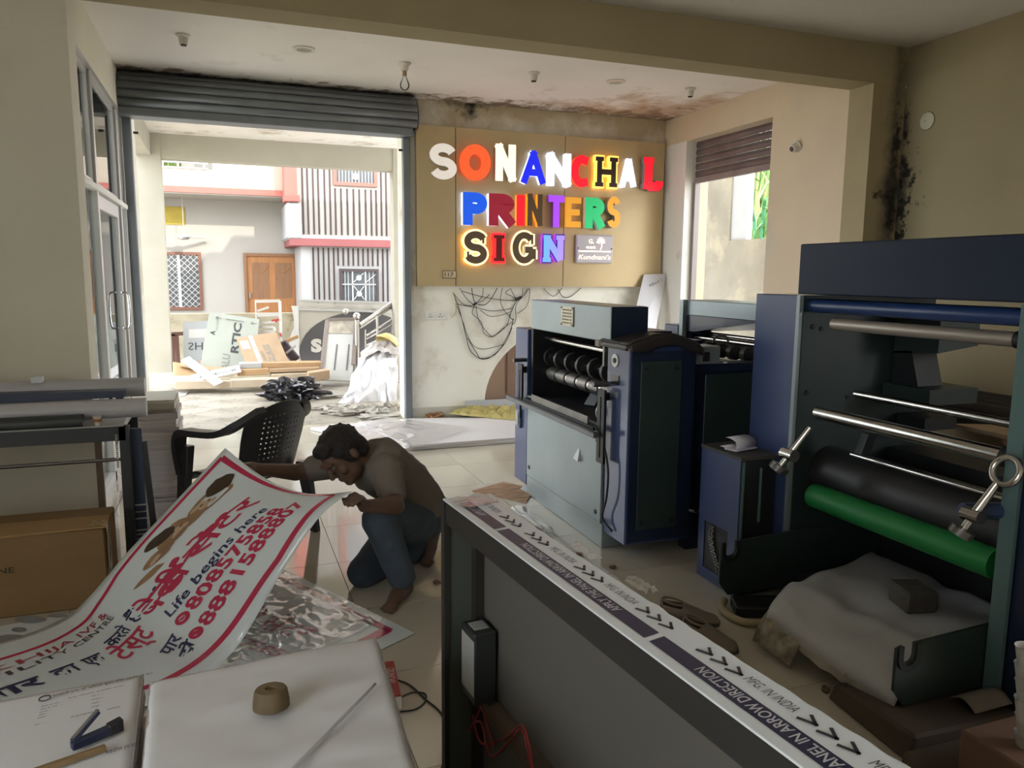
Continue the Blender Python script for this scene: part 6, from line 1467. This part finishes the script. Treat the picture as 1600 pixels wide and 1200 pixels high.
brk = MB(); brk.hexa([Vector(v) for v in ((2.46, 2.14, .19), (2.59, 2.11, .19), (2.63, 2.24, .19), (2.50, 2.27, .19), (2.45, 2.13, .285), (2.58, 2.10, .28), (2.62, 2.24, .28), (2.49, 2.27, .285))])
tag(brk.build('stone_block', M('grey stone', (.13, .12, .105), .85, var=.3, vs=14, bump=.3, bs=40), bevel=.008), 'grey brown stone block weighing down the paper heap in the coating machine', 'block')
# dark cardboard below, between the tray and the sign box
dkc = M('card dark brown', (.075, .055, .04), .85, var=.3, vs=5)
dc = thing('dark_carton', 'crushed dark brown carton on the floor below the coating machine tray', 'carton', (2.05, 1.8, 0))
q0, q1 = atz(1300, 1110, 0), atz(1235, 1050, 0)
MB().hexa([(1.93, 1.62, .0), (2.38, 1.60, .0), (2.38, 1.90, 0), (1.97, 2.02, 0), (1.94, 1.62, .10), (2.38, 1.60, .10), (2.38, 1.90, .08), (1.98, 2.00, .07)]).build('body', dkc, dc, bevel=.01)
MB().hexa([(1.72, 1.15, .0), (2.12, 1.15, 0), (2.14, 1.57, 0), (1.85, 1.60, 0), (1.73, 1.15, .12), (2.12, 1.15, .12), (2.14, 1.57, .10), (1.86, 1.59, .09)]).build('flap', dkc, dc, bevel=.01)
bp_ = thing('bent_card', 'bent grey brown card sheets sticking out below the near tray plate', 'card', (2.35, 1.72, .1))
MB().grid(lambda u, v: Vector((lerp(2.22, 2.36, u), lerp(1.64, 1.74, v) - .02 * u, .106 + .02 * u + .025 * math.sin(PI * v))), 8, 8).build('sheet', M('card grey', (.20, .17, .14), .8, var=.2), bp_, smooth=True, solid=.003)
# cream strap coil by the machine foot
cs = [atz(x, y, .02) for x, y in ((1132, 938), (1128, 950), (1140, 962), (1160, 971), (1185, 973), (1215, 966), (1240, 950))]
tag(MB().tube(spline(cs, 24), .017, 8).build('cream_hose', M('hose cream', (.42, .36, .22), .6, var=.15), smooth=True), 'dirty cream hose bent on the floor in front of the blue drive box', 'hose')
MB().hexa([atz(x, y, .002) for x, y in ((1140, 945), (1150, 966), (1215, 968), (1225, 945))] + [atz(x, y, .002) + Vector((0, 0, .05)) for x, y in ((1140, 945), (1150, 966), (1215, 968), (1225, 945))]).build('foot', ink, m3, bevel=.006)
# cups and boxes at the right edge
cg = thing('cup_stack', 'stack of white crumpled paper cups at the right edge by the coating machine', 'cups', (2.36, 1.27, .0))
for k in range(6):
    q = aty(1597, 1165 - k * 27, 1.30)
    MB().lathe([(.022, 0), (.032, .058), (.034, .060), (.031, .058), (.021, .004)], (q.x + .02 + .003 * (k % 2), 1.30, q.z - .03), 16).build('cup', M('cup white', (.55, .53, .50), .6, var=.25, vs=20), cg, smooth='angle')
q = aty(1575, 1185, 1.30)
tag(MB().box(q.x - .03, q.x + .3, 1.24, 1.42, 0, q.z + .02).build('brown_crate', M('crate brown', (.16, .09, .06), .8, var=.2), bevel=.006), 'low reddish brown box under the stack of cups at the right edge', 'box')
# brown parcels stored behind the coating machine
kp = M('kraft paper', (.40, .25, .15), .75, var=.2, vs=6); kp2 = M('kraft plank', (.46, .33, .20), .7, var=.15, vs=6, stretch=(1, 4, 1))
cbx = thing('kraft_parcels', 'brown kraft paper parcels on a shelf seen through the coating machine', 'parcel', (3.9, 2.4, .6))
z_ = aty(1540, 690, 2.3).z
MB().box(3.35, 4.28, 1.9, 2.9, .0, .42).build('shelf', ink, cbx)
MB().hexa([(3.40, 1.95, .42), (4.25, 1.95, .42), (4.25, 2.80, .42), (3.40, 2.80, .42), (3.42, 1.97, .69), (4.23, 1.97, .66), (4.23, 2.7, .66), (3.42, 2.7, .69)]).build('parcel', kp, cbx, bevel=.01)
MB().hexa([(3.44, 1.95, .745), (4.25, 1.95, .70), (4.25, 2.75, .70), (3.44, 2.82, .75), (3.44, 1.95, .765), (4.25, 1.95, .72), (4.25, 2.75, .72), (3.44, 2.82, .77)]).build('board', kp2, cbx)
MB().hexa([(3.55, 2.5, .685), (3.7, 2.5, .685), (3.7, 2.65, .685), (3.55, 2.65, .685), (3.57, 2.5, .74), (3.72, 2.5, .73), (3.72, 2.65, .73), (3.57, 2.65, .74)]).build('wad', kp, cbx, bevel=.02)
dsk = thing('work_table', 'dark table with rolled material along the right wall behind the coating machine', 'table', (4.4, 3.2, 0))
MB().box(4.32, 4.86, 2.0, 4.4, .58, .62).build('table_top', ink, dsk)
for x in (4.34, 4.80):
    for y in (2.05, 4.32): MB().box(x, x + .05, y, y + .05, 0, .58).build('leg', ink, dsk)
for k in range(4): MB().cyl((4.40 + k * .13, 2.1, .68), (4.40 + k * .13, 4.3, .68 + .005 * k), .055, n=14).build('roll', M('roll black', (.02, .02, .022), .6), dsk, smooth='angle')
# ------------------------------------------------------------------ rubbish and stored sign materials on the porch
cbd = M('cardboard tan', (.42, .30, .19), .85, var=.12, vs=5); cbd2 = M('cardboard orange', (.46, .30, .16), .85, var=.15, vs=5); cbd3 = M('cardboard pale', (.52, .43, .32), .85, var=.15, vs=5)
pgr = M('acp grey green', (.40, .43, .38), .5, var=.05); pgy = M('acp grey', (.42, .44, .45), .5, var=.06); blk = M('print charcoal', (.06, .065, .07), .6, var=0); pwh = M('panel white', (.62, .62, .60), .5, var=.06)
def sheet(name, label, px, Yt, Yb, mat, cat, t=.006, sub=None):
    """leaning rectangular panel given by its 4 photo corners (tl, tr, br, bl) with top plane Yt and bottom plane Yb"""
    c = [aty(*px[0], Yt), aty(*px[1], Yt), aty(*px[2], Yb), aty(*px[3], Yb)]
    n = (c[1] - c[0]).cross(c[3] - c[0]).normalized()
    if n.y > 0: n = -n
    o = thing(name, label, cat, (c[3] + c[2]) / 2)
    MB().grid(lambda u, v: c[0].lerp(c[1], u).lerp(c[3].lerp(c[2], u), v), 8, 8).build('sheet', mat, o, solid=t)
    def P(u, v, h=.002): return c[0].lerp(c[1], u).lerp(c[3].lerp(c[2], u), v) + n * (h + t / 2)
    return o, P
def patch(par, P, u0, v0, u1, v1, mat, name, h=.002):
    MB().grid(lambda a, b: P(lerp(u0, u1, a), lerp(v0, v1, b), h), 6, 6).build(name, mat, par)
def ptext(par, P, s, a, b_, hv, mat, name, bold=.02, flip=1, h=.003):
    """text along uv line a -> b, height vector hv in uv"""
    vs, fs = text_geo(s, bold, 0, 2); w = max(v[0] for v in vs)
    MB().add([P(lerp(a[0], b_[0], x / w) + hv[0] * y, lerp(a[1], b_[1], x / w) + hv[1] * y, h) for x, y in vs], fs).build(name, mat, par)
g1, P = sheet('grey_signboard', 'grey board with large upside down lettering leaning on the mossy wall, leftmost of the panels', [(286, 503), (330, 501), (330, 575), (287, 575)], 11.3, 11.05, pgy, 'panel')
patch(g1, P, .2, .17, .98, .36, pwh, 'label'); ptext(g1, P, 'SHIR', (.18, .46), (1.15, .46), (0, .17), blk, 'lettering', .0); ptext(g1, P, 'S TU', (.2, .80), (1.1, .80), (0, .2), blk, 'lettering', .02)
g2, P = sheet('printed_signboard', 'pale grey green board with big dark sideways lettering leaning on the mossy wall', [(327, 487), (405, 499), (396, 585), (313, 572)], 11.2, 10.75, pgr, 'panel')
ptext(g2, P, 'ALU', (.52, 1.0), (.52, .72), (-.15, 0), M('print grey', (.22, .24, .23), .6, var=0), 'lettering', .02); ptext(g2, P, 'RTIC', (.66, .68), (.66, .13), (-.15, 0), blk, 'lettering', .045)
ptext(g2, P, 'ALUSIGN', (.21, .32), (.21, .08), (-.04, 0), MATS['print grey'], 'lettering', .0); ptext(g2, P, 'A', (.17, .42), (.17, .34), (-.09, 0), blk, 'lettering', .06)
m = MB()
for u in (.14, .84):
    for a, b_ in (((u, .09), (u + .12, .09)), ((u, .09), (u + .04, .06)), ((u, .09), (u + .04, .12))): m.bar(P(*a, .003), P(*b_, .003), .010, .001)
m.bar(P(.33, .085, .003), P(.70, .085, .003), .02, .001); m.build('print_line', MATS['print grey'], g2)
# cut-out frame of white sheet
fr_, P = sheet('cutout_frame', 'white sheet with letters cut out of it standing behind the cardboard', [(398, 469), (400, 469), (404, 575), (402, 575)], 11.35, 11.1, pwh, 'sheet offcut')
_c = lambda x, y: aty(x, y, lerp(11.35, 11.1, (y - 469) / 106.0))
def strip(par, pts, w, mat, name):
    b = MB()
    for p, q in zip(pts, pts[1:]): b.bar(_c(*p), _c(*q), w, .005, up=(0, 1, 0))
    b.build(name, mat, par)
strip(fr_, [(399, 471), (437, 470), (440, 545)], .04, pwh, 'sheet_edge'); strip(fr_, [(402, 492), (438, 491)], .05, pwh, 'sheet_edge'); strip(fr_, [(404, 505), (438, 502)], .03, pwh, 'sheet_edge'); strip(fr_, [(404, 511), (428, 511), (430, 517), (404, 519)], .035, pwh, 'sheet_edge'); strip(fr_, [(402, 486), (420, 480)], .03, pwh, 'sheet_edge'); strip(fr_, [(404, 525), (406, 540)], .05, pwh, 'sheet_edge')
m = MB()
for (x, y), (x2, y2) in (((424, 501), (436, 499)), ((430, 503), (434, 500)), ((437, 520), (439, 526))): m.bar(_c(x, y) + Vector((0, -.012, 0)), _c(x2, y2) + Vector((0, -.012, 0)), .025, .003, up=(0, 1, 0))
m.build('red_print', M('print red', (.50, .06, .05), .6, var=0), fr_)
# large flattened carton with white tape
c1, P = sheet('flat_carton', 'large flattened tan carton with white tape and paper label leaning on the pile', [(369, 529), (431, 519), (453, 570), (385, 572)], 10.9, 10.55, cbd, 'cardboard', t=.02)
patch(c1, P, .05, .14, .25, .42, pwh, 'label'); patch(c1, P, .30, .0, .40, 1.0, pwh, 'tape'); ptext(c1, P, 'GLASS', (.72, .95), (.70, .35), (-.16, 0), MATS['print grey'], 'lettering', .01); ptext(c1, P, 'ALUMINIUM', (.52, .95), (.50, .55), (-.07, 0), MATS['print grey'], 'lettering', 0)
# long cartons stacked in front
def longbox(name, label, a, b_, Y, h, d, mat):
    p, q = aty(*a, Y), aty(*b_, Y); t = thing(name, label, 'cardboard', p, None)
    MB().hexa([p - Vector((0, 0, h)), q - Vector((0, 0, h)), q + Vector((0, d, -h)), p + Vector((0, d, -h)), p, q, q + Vector((0, d, 0)), p + Vector((0, d, 0))]).build('body', mat, t, bevel=.006)
    return t, p, q
longbox('long_carton', 'long tan carton lying on top of the pile in front of the flattened carton', (407, 567), (503, 566), 10.45, .07, .22, cbd2)
longbox('long_carton', 'grey white long carton end showing left of the tan carton on the pile', (374, 568), (409, 567), 10.44, .07, .2, pgy)
longbox('long_carton', 'orange tan carton in the second layer of the pile', (371, 578), (420, 576), 10.35, .08, .25, cbd2)
longbox('long_carton', 'pale long carton in the second layer below the top carton', (412, 577), (500, 574), 10.36, .05, .25, cbd)
longbox('long_carton', 'brown carton low in the pile behind the black plastic bag', (424, 585), (500, 582), 10.3, .07, .3, cbd3)
longbox('long_carton', 'open ended tan carton leaning at the right end of the pile', (482, 583), (515, 578), 10.1, .12, .2, cbd)
t, p, q = longbox('long_carton', 'pale tan long tube carton lying on the porch floor at the front of the pile', (273, 596), (362, 595), 10.15, .10, .3, cbd3)
longbox('long_carton', 'torn pale carton piece continuing the front of the pile', (360, 594), (450, 592), 10.1, .10, .25, cbd3)
longbox('long_carton', 'white topped carton behind the front tube carton', (262, 588), (340, 590), 10.4, .10, .3, pwh)
# bent open carton and slats on the left of the pile
t = thing('open_carton', 'bent open orange tan carton at the left end of the pile', 'cardboard', aty(300, 590, 10.5))
MB().grid(lambda u, v: aty(lerp(270, 315, u), lerp(566, 592, v) + 8 * math.sin(PI * u) * (u - .2) + 6 * u, lerp(10.7, 10.4, v)), 10, 6).build('side', cbd2, t, smooth=True, solid=.012)
MB().grid(lambda u, v: aty(lerp(282, 345, u), lerp(560, 572, v) + 14 * u, lerp(10.9, 10.6, v)), 10, 4).build('flap', cbd, t, smooth=True, solid=.01)
MB().grid(lambda u, v: aty(lerp(312, 385, u), lerp(563, 578, v) + 6 * u, lerp(10.95, 10.6, v)), 8, 4).build('flap', cbd, t, solid=.01)
def slat(label, a, b_, Y0, Y1, w, mat, txt=None):
    p, q = aty(*a, Y0), aty(*b_, Y1); t = thing('white_strip', label, 'strip', p)
    d = (q - p).normalized(); n = Vector((0, -.6, .8)); s_ = d.cross(n).normalized()
    MB().obox((p + q) / 2, d * ((q - p).length / 2), s_ * w / 2, n * .006).build('strip', mat, t)
    if txt:
        m = MB(); text_on(m, txt, p + d * .08 + n * .008 + s_ * .03, d, -s_, bold=.01, width=.45, height=.05); m.build('lettering', MATS['print grey'], t)
slat('white plastic strip lying diagonally across the cartons', (289, 560), (342, 600), 10.6, 10.0, .12, pwh); slat('white printed strip lying across the cartons under the diagonal strip', (300, 592), (375, 576), 10.25, 10.35, .13, pwh, 'ALUMINIUM')
wf = thing('picture_frame', 'small brown wooden frame at the foot of the mossy wall behind the porch pillar', 'frame', aty(278, 560, 11.4))
b = MB()
for a, b_ in (((266, 522), (290, 521)), ((270, 522), (273, 601)), ((276, 524), (281, 601))): b.bar(aty(*a, 11.4), aty(*b_, 11.4), .05, .03, up=(0, 1, 0))
b.build('frame', M('frame brown', (.16, .08, .06), .6), wf)
bnd = thing('dark_bundle', 'dark wrapped bundle between the flattened carton and the flex sign', 'bundle', aty(455, 560, 11.0))
b = MB(); b.bar(aty(440, 535, 11.0), aty(463, 563, 10.9), .13, .10, up=(0, 1, 0)); b.build('body', M('bundle plum', (.09, .06, .08), .6, var=.4, vs=9), bnd, bevel=.02)
MB().bar(aty(447, 552, 10.88), aty(462, 540, 10.88), .03, .01, up=(0, 1, 0)).build('strap', pgy, bnd); MB().bar(aty(440, 536, 10.98), aty(465, 526, 11.1), .05, .04, up=(0, 1, 0)).build('batten', cbd2, bnd)
# big flex sign with a dark ellipse and letter S
YE = 11.6
se = thing('flex_sign', 'large torn beige flex sign with dark ellipse and letter S', 'sign', aty(545, 600, YE))
bei = M('flex beige', (.46, .43, .36), .7, var=.08, vs=3); ellm = M('ellipse charcoal', (.08, .075, .075), .6, var=.1)
tl, tr_, br_, bl_ = aty(466, 480, YE), aty(700, 486, YE), aty(700, 605, YE), aty(462, 602, YE)
MB().hexa([bl_, br_, br_ + Vector((0, .05, 0)), bl_ + Vector((0, .05, 0)), tl, tr_, tr_ + Vector((0, .05, 0)), tl + Vector((0, .05, 0))]).build('panel', bei, se)
c = aty(563, 548, YE - .004); m = MB(); rx, rz = aty(653, 548, YE).x - c.x, c.z - aty(563, 608, YE).z
m.add([c + Vector((rx * math.cos(a), 0, rz * math.sin(a))) for a in [2 * PI * k / 40 for k in range(40)]], [tuple(range(40))]); m.build('ellipse', ellm, se)
m = MB(); a = aty(486, 549, YE - .01); text_on(m, 'S', a, (1, 0, 0), (0, 0, 1), bold=.09, width=aty(503, 549, YE).x - a.x, height=aty(486, 530, YE).z - a.z); m.build('lettering', M('flex white old', (.56, .53, .46), .7, var=.1), se)
tp = M('flex faded', (.56, .54, .48), .8, var=.25, vs=4, stain=[((.25, .22, .18), 6, .60, .08)])
MB().hexa([aty(466, 482, YE - .02), aty(700, 490, YE - .02), aty(700, 490, YE + .02), aty(466, 482, YE + .02), aty(467, 469, YE - .03), aty(700, 476, YE - .03), aty(700, 476, YE + .03), aty(467, 469, YE + .03)]).build('faded_band', tp, se)
MB().bar(aty(466, 469, YE - .03), aty(700, 476, YE - .03), .04, .03).build('frame_tube', M('tube grey', (.45, .45, .43), .5), se); MB().bar(aty(466, 483, YE - .03), aty(700, 490, YE - .03), .03, .03).build('frame_tube', MATS['tube grey'], se)
MB().grid(lambda u, v: aty(lerp(455, 467, u) + 3 * nz(u * 3, v * 6) + (4 * math.sin(v * 9) if u < .4 else 0), lerp(478, 603, v), YE - .03), 5, 18).build('torn_edge', M('flex torn white', (.66, .65, .62), .8, var=.05), se, solid=.002)
# framed white panel leaning on it
wpn, P = sheet('framed_panel', 'framed pale panel with two slits leaning on the flex sign', [(511, 501), (556, 500), (550, 596), (501, 594)], 11.0, 10.3, M('panel pale', (.54, .55, .53), .5, var=.06), 'panel', t=.02)
b = MB()
for a, b_ in (((0, 0), (1, 0)), ((0, 0), (0, 1)), ((1, 0), (1, .75))): b.bar(P(*a), P(*b_), .05, .03, up=(0, 1, 0))
b.build('frame', M('frame grey brown', (.26, .22, .20), .6), wpn); patch(wpn, P, .03, .02, .97, .24, M('panel soiled', (.46, .42, .34), .7, var=.4, vs=9), 'soiled_strip', .004)
for u in (.42, .82): MB().bar(P(u, .42, .004), P(u - .02, .84, .004), .02, .004, up=(0, 1, 0)).build('slit', M('slit grey', (.16, .16, .17), .6), wpn)
# steel stair railing
YRl = 10.7; rail = thing('stair_railing', 'stainless steel stair railing with ball topped posts behind the white sheets', 'railing', aty(560, 600, YRl)); ss_ = M('stainless', (.55, .53, .50), .25, metal=.9, var=.1)
def tb_(a, b_, r, nm, Y0=YRl, Y1=YRl): MB().cyl(aty(*a, Y0), aty(*b_, Y1), r, n=12).build(nm, ss_, rail, smooth='angle')
tb_((558, 500), (558, 600), .035, 'post'); MB().ell(aty(557, 494, YRl), .052, nu=16, nv=12).build('ball', ss_, rail, smooth=True)
tb_((540, 497), (540, 600), .022, 'post', 11.1, 11.1); MB().ell(aty(540, 487, 11.1), .045, nu=16, nv=12).build('ball', ss_, rail, smooth=True)
tb_((562, 508), (632, 460), .030, 'handrail', YRl, 11.2); tb_((562, 513), (632, 467), .016, 'rail', YRl, 11.2); tb_((572, 525), (632, 487), .016, 'rail', YRl, 11.2); tb_((572, 530), (632, 497), .014, 'rail', YRl, 11.2); tb_((572, 540), (632, 512), .014, 'rail', YRl, 11.2)
tb_((589, 494), (590, 540), .02, 'baluster'); tb_((571, 515), (571, 545), .012, 'baluster')
# white sheets thrown over a heap, yellow bowl, grey cloth
def cloth(name, label, rows, mat, cat, amp=.05, seed=0, group=None, nu=26, nv=26, fold=7):
    """cloth through rows of photo points, each row at its own Y"""
    R = [[aty(x, y, Y) for x, y in pts] for Y, pts in rows]
    def f(u, v):
        k = len(R) - 1; t = v * k; j = min(int(t), k - 1); g = t - j
        def row(r):
            n = len(r) - 1; s = u * n; i = min(int(s), n - 1); return r[i].lerp(r[i + 1], s - i)
        p = row(R[j]).lerp(row(R[j + 1]), g)
        w = math.sin(PI * u) ** .3 if 0 < u < 1 else 0
        return p + Vector((amp * .4 * nz(u * fold, v * 3 + seed), -amp * abs(nz(u * fold + seed, v * 2.2)) * 2 * w, amp * .6 * nz(u * fold, v * 4 + seed) * w))
    o = MB().grid(f, nu, nv).build(name, mat, smooth=False, solid=.003)
    return tag(o, label, cat, group)
wcl = M('tarpaulin white', (.62, .62, .66), .55, var=.06); gcl = M('cloth grey beige', (.46, .43, .42), .85, var=.1)
cloth('white_tarpaulin', 'white plastic tarpaulin thrown over a heap beside the right jamb of the entrance', [(10.0, [(560, 560), (585, 545), (605, 555), (622, 556)]), (9.5, [(550, 585), (575, 580), (605, 570), (621, 575)]), (9.1, [(543, 612), (570, 610), (600, 600), (619, 610)]), (8.9, [(528, 630), (560, 634), (596, 634), (618, 636)])], wcl, 'tarpaulin', .11, 1, fold=5)
cloth('grey_cloth', 'grey beige cloth bunched on top of the white tarpaulin', [(10.25, [(566, 548), (580, 536), (604, 530), (624, 528)]), (10.05, [(562, 556), (585, 543), (606, 541), (624, 540)]), (9.85, [(566, 560), (590, 548), (606, 551), (624, 554)])], gcl, 'cloth', .05, 4)
bp = aty(612, 524, 10.2); tag(MB().lathe([(.02, 0), (.10, .03), (.16, .10), (.17, .14), (.155, .13), (.09, .04)], bp, 20, (-.5, -.3, -.7)).build('yellow_bowl', M('bowl yellow', (.60, .48, .18), .5, var=.1), smooth='angle'), 'pale yellow bowl lying upside down on the grey cloth by the railing', 'bowl')
crumple('black_bag', 'crumpled shiny black plastic bag on the porch floor', (aty(460, 622, 9.45).x, 9.45, 0), (.36, .22, .16), 6, M('bag black', (.02, .02, .025), .18, var=.1, coat=.4), 'bag', n=44, freq=2.6, amp=.42)
dbm = M('debris paper', (.56, .53, .48), .8, var=.35, vs=9)
for k, (x, y, rx, rz) in enumerate(((505, 640, .12, .03), (520, 646, .14, .04), (545, 648, .18, .05), (570, 645, .2, .06), (595, 648, .18, .05), (535, 638, .15, .04), (610, 640, .12, .06), (480, 640, .08, .02), (500, 622, .25, .04), (590, 652, .25, .02))):
    p = atz(x, y, 0)
    crumple('torn_wrapping', ['dirty torn paper wrapping on the porch floor, ' + s for s in ('leftmost small scrap', 'second scrap from its left end', 'wide scrap at the front', 'large wad under the tarpaulin', 'wad beside the right jamb', 'wad behind the wide scrap', 'wad against the jamb', 'lone flat scrap', 'long strip beside the black bag', 'long grey strip along the threshold')][k], (p.x, p.y, 0), (rx, rx * .6, rz), 10 + k, dbm, 'wrapping', n=16, freq=3, amp=.7)
p = [atz(x, y, .004) for x, y in ((232, 630), (290, 618), (295, 612), (235, 617))]
pt = thing('floor_paper', 'flat dirty white paper on the porch floor at the foot of the porch pillar', 'paper', p[0]); MB().add([q + Vector((0, 0, .004)) for q in p] + p, [(0, 1, 2, 3), (4, 7, 6, 5), (0, 4, 5, 1), (1, 5, 6, 2), (2, 6, 7, 3), (3, 7, 4, 0)]).build('sheet', pwh, pt)
